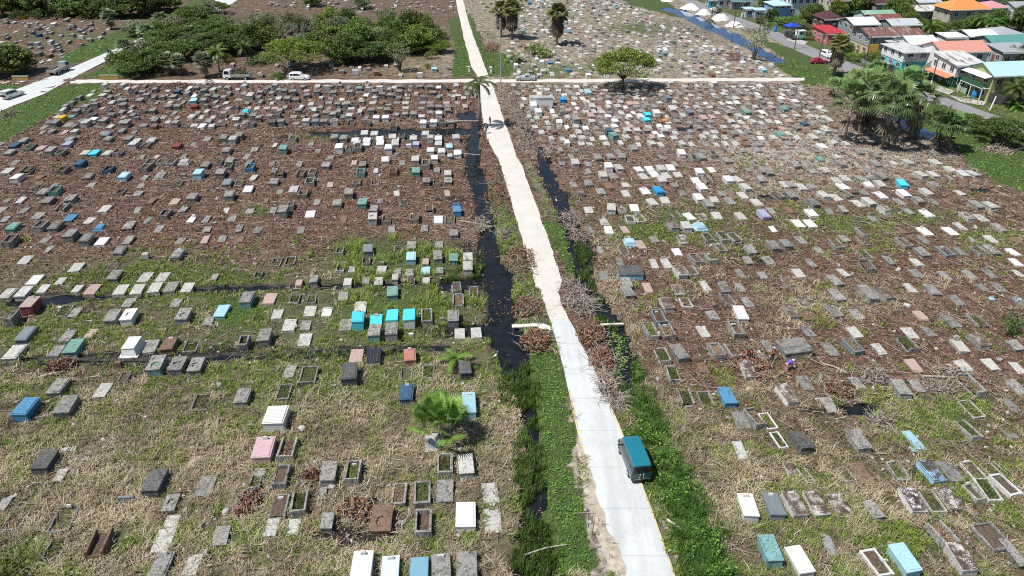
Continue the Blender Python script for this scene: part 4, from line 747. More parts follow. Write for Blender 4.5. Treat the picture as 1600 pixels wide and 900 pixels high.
KCAT = {'B': 'tomb', 'S': 'grave slab', 'O': 'open grave', 'F': 'grave kerb', 'H': 'grave marker', 'P': 'stepped tomb'}
KGRP = {'B': 'box tombs of the cemetery', 'S': 'flat slabs of the cemetery', 'O': 'open graves of the cemetery', 'F': 'grave kerbs of the cemetery', 'H': 'upright markers of the cemetery', 'P': 'stepped tombs of the cemetery'}
TOMB_AT = []
def headstone(parent, w, y, z, mat, small=True):
    mb = MB(); hw = rnd.uniform(.16, .26); hh = rnd.uniform(.14, .3)
    mb.box(-hw, hw, y - .09, y + .09, z, z + hh, .03, tx=.02, ty=.02)
    mb.obj('headstone', mat, parent)
def build_grave(px, py, wq, fq, tq, kind, ck, opts, small=False):
    g = G(px, py); s = scl(g.y)
    sv = s * (CT - (py - 450) / FOC * ST)
    W = wq / 4 / s; Hh = fq / 4 / sv
    W = min(max(W, .55), 3.0 if (kind in 'OFB' and wq > 120) or kind == 'B' and wq > 150 else 1.9)
    Hh = min(max(Hh, .06), 1.35)
    Lg = tq / 4 / (s * s * (CH - Hh) / FOC)
    if kind != 'H': Lg = min(max(Lg, 1.3 if py > 230 else 1.5), 3.0)
    else: Lg = min(max(Lg, .25), .8)
    if py < 230 and kind in 'BO': Hh = min(Hh, .95); W = max(W, .8); Lg = max(Lg, 1.8)
    if kind in 'BSOF':
        if px > 815 and wq < 150 and ck != 'bt': W = min(W, 1.22)
        if px <= 815 and py < 560: W = min(W, 1.3)
        if py > 215: Lg = max(Lg, min(1.75 * W, 2.5))
        if px > 815 and py > 215 and kind in 'BSO' and tq > 17: Lg = max(Lg, 2.35)
    if kind == 'S': Hh = min(Hh, .3)
    if kind == 'F': Hh = min(Hh, .32)
    a = ROAD_A + (rnd.uniform(-.05, .05) if px < 950 else rnd.gauss(.02, .07))
    ux, uy = -sin(a), cos(a)
    cx, cy = g.x + ux * Lg / 2, g.y + uy * Lg / 2
    if px > 960 and py > 330 and kind in 'BS' and ck in 'gl' and rnd.random() < .5 and 'x' not in opts: ck += 't'
    desc, mat = COLS[ck]
    far = py < 215
    j = .015
    w2, l2 = W / 2, Lg / 2
    root = MB(); kids_ = []
    if 'q' in opts: mat = PINKTILE if ck == 'B' or ck == 'q' else BLACKTILE
    top = None
    if kind == 'B':
        lt = min(.12, Hh * .25); ov = .05
        if Hh < .3:
            root.box(-w2, w2, -l2, l2, -.25, Hh, .02, jit=j)
            topz = Hh
        else:
            root.box(-w2 + ov, w2 - ov, -l2 + ov, l2 - ov, -.25, Hh - lt - .004, 0, jit=j * .6)
            topz = Hh
            lid = MB()
            if 'x' in opts:
                slabring(lid, W, Lg, Hh - lt, Hh, .05, (rnd.uniform(-.05, .05), rnd.uniform(-.3, .1) * l2, w2 * .6, l2 * .42))
            else:
                style = rnd.random()
                if style < .5 or far:
                    lid.box(-w2, w2, -l2, l2, Hh - lt, Hh, .025, jit=j)
                else:
                    lid.box(-w2, w2, -l2, l2, Hh - lt, Hh - .03, .015, jit=j)
                    lid.box(-w2 + .13, w2 - .13, -l2 + .15, l2 - .15, Hh - .03, Hh + .03, .02, jit=j * .5)
                    topz = Hh + .03
            kids_.append(('lid', lid))
    elif kind == 'S':
        root.box(-w2, w2, -l2, l2, -.25, Hh, .02, jit=.02); topz = Hh
    elif kind == 'O' or kind == 'F':
        t = min(.16, W * .16) if kind == 'O' else .10
        tops = [Hh + rnd.uniform(-.06, .04) * (1 if kind == 'O' else .3) for _ in range(4)]
        gap = rnd.random() < .15 and not far
        for q, (x0, x1, y0, y1) in enumerate(((-w2, -w2 + t, -l2, l2), (w2 - t, w2, -l2, l2), (-w2 + t + .003, w2 - t - .003, -l2, -l2 + t), (-w2 + t + .003, w2 - t - .003, l2 - t, l2))):
            if gap and q == 3: continue
            root.box(x0, x1, y0, y1, -.25, max(.06, tops[q] * (rnd.uniform(.25, .6) if rnd.random() < .16 and ck in 'dgo' else 1)), .02, jit=.03)
        fz = Hh * rnd.uniform(.35, .75) if kind == 'O' else .05
        sb = MB(); nn = 5
        vs = []; fs = []
        for b_ in range(nn + 1):
            for c_ in range(nn + 1):
                vs.append((-w2 + t + (W - 2 * t) * c_ / nn, -l2 + t + (Lg - 2 * t) * b_ / nn, fz + rnd.uniform(-.07, .07) * (1 if kind == 'O' else .4)))
        for b_ in range(nn):
            for c_ in range(nn):
                k = b_ * (nn + 1) + c_; fs.append((k, k + 1, k + nn + 2, k + nn + 1))
        sb.raw(vs, fs); kids_.append(('soil', sb)); topz = Hh
    elif kind == 'H':
        root.box(-w2, w2, -l2, l2, -.25, Hh, .03, tx=.02, ty=.01, jit=j); topz = Hh
    elif kind == 'P':
        h1, h2 = max(Hh * .3, .12), max(Hh * .7, .32)
        if 'w' == ck: h1, h2 = .1, .85
        root.box(-w2, w2, -l2, l2, -.25, h1, .02, jit=j)
        root.box(-w2 + .18, w2 - .18, -l2 + .22, l2 - .2, h1, h2, .03, tx=.05 if ck != 'w' else .16, ty=.06 if ck != 'w' else .25, jit=j)
        lid = MB(); lid.box(-w2 + .3, w2 - .3, -l2 + .42, l2 - .36, h2, h2 + .08, .02, jit=j); kids_.append(('lid', lid)); topz = h2 + .08
    if kind != 'B' or True:
        m0 = mat
        if ck == 'z': m0 = ZIG
    body_m = m0
    lid_m = m0
    if ck == 'c': body_m = COLS['m'][1]
    if ck == 'e': body_m = concrete('white_painted_concrete', (.66,) * 3)
    if ck == 'r' and px < 100: lid_m = COLS['p'][1]
    if ck == 'bt': lid_m = COLS['k'][1]
    if opts and 'q' in opts and ck == 'k': body_m = COLS['l'][1]
    o = root.obj(KNAME[kind], body_m, None, (cx, cy, 0), a)
    tl_ = 1.0 if px < 950 or ck in ('w', 'b', 't', 'b3') else 2.2
    o.rotation_euler = (rnd.uniform(-.025, .025) * tl_, rnd.uniform(-.03, .03) * tl_, a) if kind != 'S' else (rnd.uniform(-.01, .01), rnd.uniform(-.01, .01), a)
    for nm, k in kids_:
        km = lid_m if nm == 'lid' else SOIL
        k.obj(nm, km, o)
    if 'h' in opts:
        headstone(o, W, l2 * .72 if kind != 'F' else l2 - .1, topz if kind != 'O' else Hh * .6, DIRTYWHITE)
    if 'x' in opts:
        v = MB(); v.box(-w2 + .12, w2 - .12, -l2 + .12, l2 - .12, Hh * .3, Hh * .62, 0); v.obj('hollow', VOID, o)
    extra = ''
    if kind in 'OF' and not small:
        r_ = rnd.random()
        if py > 205 and r_ < .75:
            n = int((60 if py > 430 else 26) * W * Lg * (1 if kind == 'O' else .5))
            green = rnd.random() < .55
            t_ = weeds_mesh((W - .35), (Lg - .35), Hh * .5 if kind == 'O' else .04, max(n, 6), .32 if green else .25, 'weeds', WEEDM if green else DRYM)
            link('weeds', t_, o); extra = ' with green weeds' if green else ' with dry stalks'
        else: extra = ' with bare soil'
    if 'x' in opts: extra = ' with broken lid'
    elif 'h' in opts: extra = ' with small headstone'
    if 'q' in opts: desc = 'pink tiled' if ck == 'q' else 'black tiled white-fronted'
    if ck == 'z': desc = 'grey and white zigzag tiled'
    size = ''
    if kind in 'B':
        size = 'high ' if Hh > .85 else ('low ' if Hh < .42 else '')
    d = '%s%s %s%s' % (size, desc, KINDW[kind], extra)
    grp = None if ck in ('z', 'q', 'aq', 'n2', 'bt', 'e') else KGRP[kind]
    auto(o, d, KCAT[kind], px, py - fq / 8, grp)
    if not ((kind == 'S' and Hh < .22 and ck not in ('l', 'w') or kind == 'F') and rnd.random() < .6): occ_rect(cx, cy, W, Lg, a, -.06)
    TOMB_AT.append((cx, cy, max(W, Lg) / 2, px, py))
    return o
COLS['z'] = ('zigzag tiled', ZIG); COLS['q'] = ('pink tiled', PINKTILE)
ox = oy = 0
for ln in GRAVES.strip().split('\n'):
    if ln.startswith('T '):
        _, ox, oy = ln.split(); ox = int(ox); oy = int(oy); continue
    for e in ln.split(';'):
        t = e.split()
        zx, zy, wq, fq, tq = map(float, t[:5]); kind, ck = t[5], t[6]; op = ''.join(t[7:])
        if ck == 'q': op += 'q'
        build_grave(ox + zx / 4, oy + zy / 4, wq, fq, tq, kind, ck, op)
N_INDIV = len(TOMB_AT)
print('graves', N_INDIV)

# ------------------------------------------------------------------ the hundreds of small far graves and sunken slabs: one mass
SM = [COLS[k][1] for k in ('g', 'd', 'l', 'w', 'p', 'o')]
mb = MB()
cells = {}
for (x, y, r, _, _) in TOMB_AT: cells.setdefault((int(x // 4), int(y // 4)), []).append((x, y))
def clear(x, y, d):
    cx_, cy_ = int(x // 4), int(y // 4)
    for i in (-1, 0, 1):
        for k in (-1, 0, 1):
            for (a_, b_) in cells.get((cx_ + i, cy_ + k), ()):
                if (a_ - x) ** 2 + ((b_ - y) * .62) ** 2 < d * d: return False
    return True
def fill(poly, n, d, weights, hr, low=.3):
    gp = [G(*p) for p in poly]
    x0, x1 = min(p.x for p in gp), max(p.x for p in gp); y0, y1 = min(p.y for p in gp), max(p.y for p in gp)
    P2 = [(p.x, p.y) for p in gp]; c_ = 0
    for _ in range(n * 12):
        if c_ >= n: break
        # graves lie in rows across the field
        y = y0 + (y1 - y0) * rnd.random(); y = round(y / 3.1) * 3.1 + rnd.uniform(-.35, .35); x = rnd.uniform(x0, x1)
        if not inpoly(np.array([x]), np.array([y]), P2)[0] or occupied(x, y) or not clear(x, y, d): continue
        a = ROAD_A + rnd.uniform(-.08, .08); W = rnd.uniform(.75, 1.15); Lg = rnd.uniform(1.7, 2.3)
        flat_ = rnd.random() < low
        h = rnd.uniform(.08, .2) if flat_ else rnd.uniform(*hr)
        mi = rnd.choices(range(6), weights)[0]
        sub = MB(); sub.box(-W / 2, W / 2, -Lg / 2, Lg / 2, -.2, h, .03, jit=.08)
        if not flat_ and rnd.random() < .3:
            sub.box(-.25, .25, Lg / 2 - .3, Lg / 2 - .1, h, h + rnd.uniform(.2, .6), .03, jit=.02)
        ca, sa = cos(a), sin(a)
        mb.raw([(x + px_ * ca - py_ * sa, y + px_ * sa + py_ * ca, z) for px_, py_, z in sub.v], sub.f, mi)
        cells.setdefault((int(x // 4), int(y // 4)), []).append((x, y)); occ_rect(x, y, W, Lg, a, .1); c_ += 1
fill([(800, 136), (1250, 134), (1300, 190), (1330, 232), (1000, 232), (860, 225), (820, 185)], 400, 1.5, (30, 12, 40, 14, 8, 6), (.25, .6), .45)
fill([(790, 60), (800, 8), (960, 0), (1040, 30), (1120, 62), (1190, 96), (1240, 120), (800, 120)], 520, 1.6, (26, 10, 42, 20, 6, 4), (.3, .75), .4)
fill([(740, 3), (960, -8), (960, 4), (760, 20)], 80, 1.6, (20, 10, 50, 20, 4, 4), (.3, .75), .4)
fill([(860, 225), (1330, 228), (1470, 245), (1520, 300), (1595, 380), (1595, 560), (1000, 480), (940, 430), (900, 300)], 110, 2.0, (40, 24, 20, 3, 4, 10), (.15, .4), .75)
fill([(160, 133), (735, 136), (735, 172), (600, 190), (60, 215), (80, 180)], 170, 1.7, (40, 20, 22, 4, 6, 8), (.3, .8), .4)
fill([(0, 222), (720, 222), (735, 300), (735, 360), (0, 400)], 70, 2.0, (36, 30, 10, 2, 6, 12), (.1, .3), .85)
fill([(0, 32), (130, 30), (200, 40), (90, 95), (60, 110), (0, 70)], 70, 1.9, (40, 26, 22, 4, 4, 4), (.3, .8), .3)
fill([(370, 2), (715, 2), (712, 24), (560, 20), (400, 10)], 60, 1.8, (30, 30, 20, 8, 6, 4), (.3, .8), .3)
fill([(350, 100), (700, 105), (700, 121), (350, 121)], 26, 2.2, (30, 30, 20, 8, 6, 4), (.3, .8), .5)
fill([(1050, 500), (1595, 520), (1595, 895), (1200, 895)], 36, 2.2, (36, 24, 20, 3, 3, 14), (.1, .3), .9)
tag(mb.obj('distant_graves', SM), 'small weathered far-off grave slabs and tombs packed between the larger tombs', 'graves', None, 'stuff')
# ------------------------------------------------------------------ vegetation
BARK = plain('bark', (.13, .105, .08), .9, .4, scale=6)
GREYBARK = plain('grey_bark', (.25, .23, .21), .9, .35, scale=6)
DEAD = plain('dead_wood', (.36, .32, .28), .9, .4, scale=5)
PALMTRUNK = plain('palm_trunk', (.22, .19, .16), .9, .35, scale=9)
LEAF_D = leafmat('dark_leaves', (.015, .038, .008), (.12, .19, .038), .2)
LEAF_M = leafmat('green_leaves', (.022, .055, .009), (.17, .26, .05), .22)
LEAF_Y = leafmat('yellow_green_leaves', (.03, .062, .008), (.23, .30, .045), .22)
LEAF_G = leafmat('grey_green_leaves', (.045, .065, .03), (.21, .25, .135), .2)
FAN_G = leafmat('fan_palm_leaf', (.03, .075, .014), (.19, .30, .075), .22, .4)
FAN_N = leafmat('near_fan_palm_leaf', (.025, .075, .012), (.24, .40, .09), .25, .35)
FAN_D = leafmat('dark_fan_palm_leaf', (.016, .042, .012), (.19, .29, .11), .15, .3)
FAN_S = leafmat('silver_fan_palm_leaf', (.05, .08, .035), (.28, .35, .20), .2, .4)
FAN_O = leafmat('olive_fan_palm_leaf', (.03, .045, .012), (.22, .23, .07), .2, .45)
FROND = leafmat('feather_palm_leaf', (.012, .035, .007), (.10, .17, .03), .2, .4)
FROND_B = leafmat('bright_palm_leaf', (.03, .09, .01), (.17, .33, .05), .25, .4)
DRYFROND = leafmat('dead_palm_leaf', (.06, .045, .03), (.21, .17, .12), .1)
REDLITTER = leafmat('dead_red_leaves', (.06, .03, .02), (.27, .14, .09), .1)
GREYLITTER = leafmat('dead_grey_twigs', (.07, .05, .04), (.30, .24, .19), 0)
rs = np.random.RandomState(3)
def leaf_quads(C, size, up=.5):
    """C: (n,3) centres -> diamond shaped leaves"""
    n = len(C)
    nrm = rs.normal(size=(n, 3)); nrm[:, 2] = abs(nrm[:, 2]) + up; nrm /= np.linalg.norm(nrm, axis=1)[:, None]
    t = rs.normal(size=(n, 3)); t -= nrm * (t * nrm).sum(1)[:, None]; t /= np.linalg.norm(t, axis=1)[:, None]
    b_ = np.cross(nrm, t)
    s = (size * rs.uniform(.6, 1.35, n))[:, None]
    return np.stack([C - t * s, C + b_ * s * .5 + nrm * s * .12, C + t * s, C - b_ * s * .5 + nrm * s * .12], 1).reshape(-1, 3)
def crown_mesh(name, clumps, per, leaf, mat, spread=.55, flatten=.6):
    """clumps: list of (x,y,z,r)"""
    Cs = []; vs = []
    for (x, y, z, r) in clumps:
        n = max(8, int(per * r * r))
        d = rs.normal(size=(n, 3)); d /= np.linalg.norm(d, axis=1)[:, None]
        rad = r * rs.uniform(.45, 1.05, n) ** .6
        p = d * rad[:, None] * np.array([1, 1, flatten]); p += np.array([x, y, z])
        Cs.append(p); vs.append(np.clip(rs.uniform(.1, .9, n) + rs.uniform(-.12, .12), 0, 1))
    C = np.concatenate(Cs); v = np.concatenate(vs)
    return fast_mesh(name, leaf_quads(C, leaf), 4, mat, {'v': np.repeat(v, 4)})
def limbs(mb, base, tips, r0, n=6):
    for t in tips:
        b_ = Vector(base); t = Vector(t); mid = b_.lerp(t, .5) + Vector((rnd.uniform(-.2, .2), rnd.uniform(-.2, .2), rnd.uniform(0, .3) * (t - b_).length * .3))
        mb.tube([b_, mid, t], [r0, r0 * .6, r0 * .22], n)
def tree_model(kind, H, Rr, mat, seed, leaf=.3, per=26, name='broadleaf_tree', bark=BARK, lean=0):
    rnd.seed(seed); rs.seed(seed)
    mb = MB(); cl = []
    r0 = max(.12, H * .028)
    if kind == 'umbrella':      # wide flat crown on forking limbs
        fork = H * .24
        mb.tube([(0, 0, -.3), (.1, 0, fork * .6), (.15, .05, fork)], [r0 * 1.5, r0 * 1.1, r0], 8)
        tips = []
        for k in range(11):
            a = 2 * pi * k / 11 + rnd.uniform(-.2, .2); q = Rr * rnd.uniform(.35, .85)
            tips.append((q * cos(a), q * sin(a), H * (.74 - .16 * (q / Rr) ** 2)))
        limbs(mb, (.15, .05, fork * .95), tips, r0 * .6)
        for _ in range(72):
            a = rnd.uniform(0, 2 * pi); q = Rr * math.sqrt(rnd.random()) * .93
            z = H * (.88 - .36 * (q / Rr) ** 2) + rnd.uniform(-1, .35) * H * .09
            cl.append((q * cos(a), q * sin(a), z, rnd.uniform(.12, .22) * Rr + .25))
        ft = .5
    elif kind == 'round':
        fork = H * .22
        mb.tube([(0, 0, -.3), (.05, 0, fork)], [r0 * 1.3, r0], 8)
        tips = []
        for k in range(9):
            a = 2 * pi * k / 9 + rnd.uniform(-.3, .3); q = Rr * rnd.uniform(.3, .75); tips.append((q * cos(a), q * sin(a), H * rnd.uniform(.5, .9)))
        limbs(mb, (.05, 0, fork * .95), tips, r0 * .55)
        for _ in range(58):
            d = Vector((rnd.gauss(0, 1), rnd.gauss(0, 1), rnd.gauss(.1, .9))).normalized(); q = rnd.uniform(.45, .98)
            cl.append((d.x * Rr * q, d.y * Rr * q, H * .52 + d.z * H * .44 * q, rnd.uniform(.18, .32) * Rr + .15))
        ft = .75
    elif kind == 'bush':
        for k in range(7):
            a = rnd.uniform(0, 6.28); q = Rr * .5
            mb.tube([(0, 0, -.2), (q * cos(a) * .5, q * sin(a) * .5, H * .35), (q * cos(a), q * sin(a), H * .7)], [.07, .05, .02], 5)
        for _ in range(26):
            a = rnd.uniform(0, 6.28); q = Rr * math.sqrt(rnd.random()); z = H * (.2 + .72 * (1 - (q / Rr) ** 2) * rnd.uniform(.5, 1))
            cl.append((q * cos(a), q * sin(a), z, rnd.uniform(.2, .36) * Rr + .1))
        ft = .8
    elif kind == 'wispy':       # bare pale limbs showing through thin foliage
        for k in range(10):
            a = 2 * pi * k / 10 + rnd.uniform(-.3, .3); q = Rr * rnd.uniform(.4, .95); z = H * rnd.uniform(.65, 1)
            mb.tube([(0, 0, -.2), (q * cos(a) * .3, q * sin(a) * .3, z * .45), (q * cos(a), q * sin(a), z)], [r0 * .6, r0 * .4, r0 * .12], 5)
            for _ in range(3):
                f = rnd.uniform(.6, 1.05); cl.append((q * cos(a) * f + rnd.uniform(-.3, .3), q * sin(a) * f, z * f, rnd.uniform(.18, .3) * Rr))
        ft = .8
    trunk = mb.mesh('trunk', bark, True); crown = crown_mesh('crown', cl, per, leaf, mat, flatten=ft)
    return name, trunk, crown
def plant(model, px, py, sc=1.0, rz=None, desc='', cat='tree', group=None, sz=None, label=None):
    name, tm, cm = model
    g = G(px, py)
    o = link(name, tm, None, g, rnd.uniform(0, 6.28) if rz is None else rz)
    o.scale = (sc, sc, sc if sz is None else sz)
    link('crown', cm, o)
    if label: tag(o, label, cat, group)
    else: auto(o, desc, cat, px, py - 12, group)
    return o
M_UMB = tree_model('umbrella', 7.6, 7.6, LEAF_Y, 1, .23, 60, 'umbrella_tree')
M_UMB2 = tree_model('umbrella', 9.0, 7.4, LEAF_M, 2, .23, 68, 'umbrella_tree')
M_RND = [tree_model('round', 7, 4.0, LEAF_D, 4, .25, 62), tree_model('round', 7.5, 4.2, LEAF_M, 5, .25, 58), tree_model('round', 6, 3.8, LEAF_G, 6, .23, 56)]
M_FLAT = [tree_model('umbrella', 6.5, 5.5, LEAF_D, 8, .24, 70, 'spreading_tree'), tree_model('umbrella', 6.0, 5.4, LEAF_M, 9, .24, 66, 'spreading_tree')]
M_BUSH = [tree_model('bush', 3.2, 2.6, LEAF_M, 10, .2, 46, 'leafy_shrub'), tree_model('bush', 3.0, 2.8, LEAF_D, 12, .2, 46, 'leafy_shrub'), tree_model('bush', 2.6, 2.2, LEAF_Y, 13, .2, 46, 'leafy_shrub')]
M_WISP = tree_model('wispy', 6, 3.4, LEAF_G, 14, .2, 34, 'thin_tree', GREYBARK)
M_SMALL = tree_model('wispy', 6.2, 3.0, LEAF_G, 15, .2, 52, 'small_round_tree', BARK)

# --- palms
def fan_leaf(vs, vv, base, az, el, pet, rad, droop, v, nseg=18, solid=.6, twist=.35):
    """one fan leaf: a stalk and pleated fingers; quads appended as 4-vertex faces"""
    d = Vector((cos(az) * cos(el), sin(az) * cos(el), sin(el))); side = Vector((-sin(az), cos(az), 0))
    if twist: side = (Matrix.Rotation(rnd.uniform(-twist, twist), 3, d) @ side).normalized()
    up = d.cross(side); 
    if up.z < 0: up = -up
    tip = base + d * pet + Vector((0, 0, -.06 * pet))
    w = side * .025
    vs += [base - w, base + w, tip + w, tip - w]; vv += [.35] * 4
    for k in range(nseg):
        a0 = -1.95 + 3.9 * k / nseg; a1 = -1.95 + 3.9 * (k + 1) / nseg; am = (a0 + a1) / 2
        def pt(a, r, dz=0): return tip + d * (cos(a) * r) + side * (sin(a) * r) + up * dz - Vector((0, 0, droop * (r / rad) ** 2.2 * rad))
        r1 = rad * solid * (.8 + .2 * cos(am * .8)); r2 = rad * rnd.uniform(.9, 1.08) * (.70 + .30 * cos(am * .75))
        q = v + rnd.uniform(-.18, .18)
        vs += [tip, pt(a0, r1, .0), pt(am, r1 * 1.05, .05 * rad), pt(a1, r1, .0)]; vv += [q] * 4
        vs += [pt(a0 * .93 + am * .07, r1), pt(am, r2), pt(a1 * .93 + am * .07, r1), pt(am, r1 * 1.05, .05 * rad)]; vv += [q] * 4
def fan_palm(seed, trunk_h, nleaf, pet, rad, mat, droop=.22, skirt=0, stems=1, spread=.0, trunk_r=.16, e0=1.35, e1=1.75, solid=.6, nseg=18):
    rnd.seed(seed)
    tb = MB(); vs = []; vv = []; ds = []; dv = []
    for s_ in range(stems):
        a = 2 * pi * s_ / stems + rnd.uniform(-.4, .4); off = Vector((cos(a), sin(a), 0)) * spread * (.4 if stems > 1 else 0)
        th = trunk_h * rnd.uniform(.75, 1.1) if stems > 1 else trunk_h
        top = off * 2.2 + Vector((0, 0, th))
        tb.tube([off + Vector((0, 0, -.2)), off * 1.4 + Vector((0, 0, th * .5)), top], [trunk_r * 1.25, trunk_r, trunk_r * 1.1], 8)
        for k in range(nleaf):
            az = k * 2.399 + rnd.uniform(-.25, .25); t = (k + .5) / nleaf
            el = e0 - e1 * t + rnd.uniform(-.2, .2)
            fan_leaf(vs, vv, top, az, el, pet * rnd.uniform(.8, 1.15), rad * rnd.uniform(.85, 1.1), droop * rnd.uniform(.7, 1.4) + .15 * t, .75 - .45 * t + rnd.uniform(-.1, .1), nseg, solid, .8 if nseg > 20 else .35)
        for k in range(skirt):
            az = rnd.uniform(0, 6.28); fan_leaf(ds, dv, top - Vector((0, 0, rnd.uniform(.1, th * .45))), az, rnd.uniform(-1.3, -.5), pet * .55, rad * (.95 if th > 8 else .62), .5, rnd.random(), 9)
    tm = tb.mesh('trunk', PALMTRUNK, True)
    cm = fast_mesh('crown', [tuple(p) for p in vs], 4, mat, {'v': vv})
    dm = fast_mesh('dead_fronds', [tuple(p) for p in ds], 4, DRYFROND, {'v': dv}) if ds else None
    return 'fan_palm', tm, cm, dm
def feather_palm(seed, trunk_h, nfr, ln, mat, trunk_r=.16, droop=.5, name='feather_palm', lean=(0, 0)):
    rnd.seed(seed)
    tb = MB(); top = Vector((lean[0], lean[1], trunk_h))
    tb.tube([(0, 0, -.2), (lean[0] * .3, lean[1] * .3, trunk_h * .5), tuple(top)], [trunk_r * 1.3, trunk_r, trunk_r * .8], 8)
    vs = []; vv = []
    for k in range(nfr):
        az = k * 2.399 + rnd.uniform(-.2, .2); t = (k + .5) / nfr; el = 1.25 - 1.5 * t; l_ = ln * rnd.uniform(.85, 1.1); side = Vector((-sin(az), cos(az), 0))
        pts = []; p = top.copy(); e = el; seg = l_ / 9
        for i in range(10):
            pts.append(p.copy()); p = p + Vector((cos(az) * cos(e), sin(az) * cos(e), sin(e))) * seg; e -= droop * .32
        for i in range(9):
            w = .03; vs += [pts[i] - side * w, pts[i] + side * w, pts[i + 1] + side * w, pts[i + 1] - side * w]; vv += [.5] * 4
            if i < 1: continue
            for sub in (0, .33, .66):
                b_ = pts[i].lerp(pts[i + 1], sub); fw = (pts[i + 1] - pts[i]).normalized(); ll = l_ * .24 * (1 - abs(i - 4.5) / 8.5)
                for sg in (-1, 1):
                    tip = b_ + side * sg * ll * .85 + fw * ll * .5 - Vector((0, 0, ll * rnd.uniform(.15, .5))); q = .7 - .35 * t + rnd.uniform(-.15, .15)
                    wv = fw * .05 * l_ / 2.6
                    vs += [b_ - wv, b_ + wv, b_.lerp(tip, .6) + wv, tip]; vv += [q] * 4
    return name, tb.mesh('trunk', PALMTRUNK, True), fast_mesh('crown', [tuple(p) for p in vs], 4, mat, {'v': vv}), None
def plant_palm(model, px, py, sc=1.0, label=None, desc=None, group=None, rz=None, sz=None):
    name, tm, cm, dm = model
    o = link(name, tm, None, G(px, py), rnd.uniform(0, 6.28) if rz is None else rz); o.scale = (sc, sc, sc if sz is None else sz)
    link('crown', cm, o)
    if dm: link('dead_fronds', dm, o)
    if label: tag(o, label, 'palm tree', group)
    else: auto(o, desc, 'palm tree', px, py - 25, group)
    return o
P_NEAR = fan_palm(21, 1.3, 28, 2.5, 1.65, FAN_N, .10, 0, 1, 0, .17, 1.42, .85, .42, 26)
P_CLUST = [fan_palm(22, 7.2, 17, 2.3, 2.3, FAN_D, .42, 5, 1, 0, .2, 1.5, 1.7, .5), fan_palm(23, 4.6, 13, 2.5, 2.3, FAN_D, .5, 2, 2, .9, .16, 1.5, 1.4, .5), fan_palm(24, 8.2, 17, 2.3, 2.3, FAN_D, .42, 6, 1, 0, .2, 1.5, 1.7, .5)]
P_TALL = fan_palm(25, 8.4, 46, 1.6, 1.7, FAN_O, .3, 110, 1, 0, .32)
P_SILV = fan_palm(26, 3.6, 34, 1.3, 1.5, FAN_S, .2, 10, 1, 0, .22)
P_ROY = feather_palm(30, 8.2, 14, 3.4, FROND, .26, .55, 'royal_palm')
P_COCO = feather_palm(31, 5.0, 20, 3.8, FROND, .15, .5, 'coconut_palm', (.6, .2))
P_SAP = feather_palm(32, .7, 11, 2.0, FROND_B, .09, .45, 'palm_sapling')
plant_palm(P_NEAR, 692, 690, 1.0, 'large green fan palm with a broad crown standing among tombs on dry straw')
plant_palm(P_ROY, 750, 199, 1.0, 'slender tall palm with drooping feather fronds beside the sandy road', rz=.4)
plant_palm(P_SAP, 714, 570, 1.0, 'bright green young feather palm by the black ditch')
for (x, y, k, sc) in [(1318, 222, 0, 1.0), (1352, 196, 1, 1.05), (1378, 232, 0, 1.12), (1405, 190, 2, .9), (1335, 178, 2, .75), (1385, 170, 1, .9), (1455, 236, 1, .9), (1422, 218, 2, .9), (1478, 234, 1, .78), (1300, 152, 1, .5), (1330, 146, 1, .62), (1360, 155, 0, .75), (1345, 208, 2, 1.0), (1395, 212, 1, .95), (1352, 168, 0, .8)]:
    plant_palm(P_CLUST[k], x, y, sc * 1.02, None, 'wind-tossed green fan palm', 'fan palms of the canal clump')
for (x, y, sc) in [(870, 71, 1.0), (800, 62, 1.0), (783, 58, .9), (1302, 119, .88)]:
    plant_palm(P_TALL, x, y, sc, None, 'tall olive fan palm with dead-leaf skirt', 'tall skirted fan palms')
for (x, y, sc) in [(265, 116, .9), (282, 117, .85), (322, 120, 1.0), (255, 50, 1.0), (285, 50, .8), (232, 70, 1.0), (198, 92, .9), (175, 46, 1.05), (300, 66, .8)]:
    plant_palm(P_SILV, x, y, sc, None, 'silvery green fan palm', 'silvery fan palms by the thicket')
for (x, y, sc) in [(343, 112, .9), (388, 100, .8)]:
    plant_palm(P_COCO, x, y, sc, None, 'thin young feather palm at the thicket edge')
for (x, y, sc) in [(1448, 72, 1.0), (1574, 168, .8), (1598, 166, .9), (1540, 62, .9), (1528, 56, .9), (1583, 50, .9)]:
    plant_palm(P_COCO, x, y, sc, None, 'coconut palm growing among the houses', 'coconut palms of the village')
for (x, y, sc) in [(805, 97, 1.6), (433, 124, 1.0), (1587, 172, 1.2)]:
    plant_palm(P_SAP, x, y, sc, None, 'bushy bright green palm sapling')

# --- single trees
plant(M_UMB2, 973, 139, .94, 2.2, label='big spreading green tree standing alone beside the cross road', sz=1.0)
plant(M_UMB, 459, 109, 1.08, .5, label='flat-topped acacia with forked limbs behind the white estate car', sz=.95)
plant(M_SMALL, 625, 112, 1.0, 1.0, label='small pale green tree with a short trunk on straw beside the cross road')
plant(M_BUSH[2], 838, 88, 1.5, 1.0, label='large yellow-green bush between the two skirted palms')
plant(M_WISP, 1178, 93, 1.25, 1.0, label='thin tree with pale splayed trunks on the canal bank')
plant(M_BUSH[0], 1576, 520, .42, 1.0, label='feathery light green sapling alone in the dry field', sz=.9)
plant(M_FLAT[0], 1565, 222, .9, 1.0, label='dark spreading tree between the canal and the village street', sz=.62)
plant(M_FLAT[0], 1510, 204, .55, 2.0, label='low dark shrub tree by the bend of the village street', sz=.5)
plant(M_RND[0], 14, 118, 1.35, 1.0, sz=1.0, label='large dark green bush at the corner of the side street')
plant(M_RND[0], 42, 112, .85, 2.0, sz=.7, label='smaller rounded bush next to the grey truck')
plant(M_BUSH[2], 8, 905, .8, .3, label='bright green shrub in the near corner of the field')
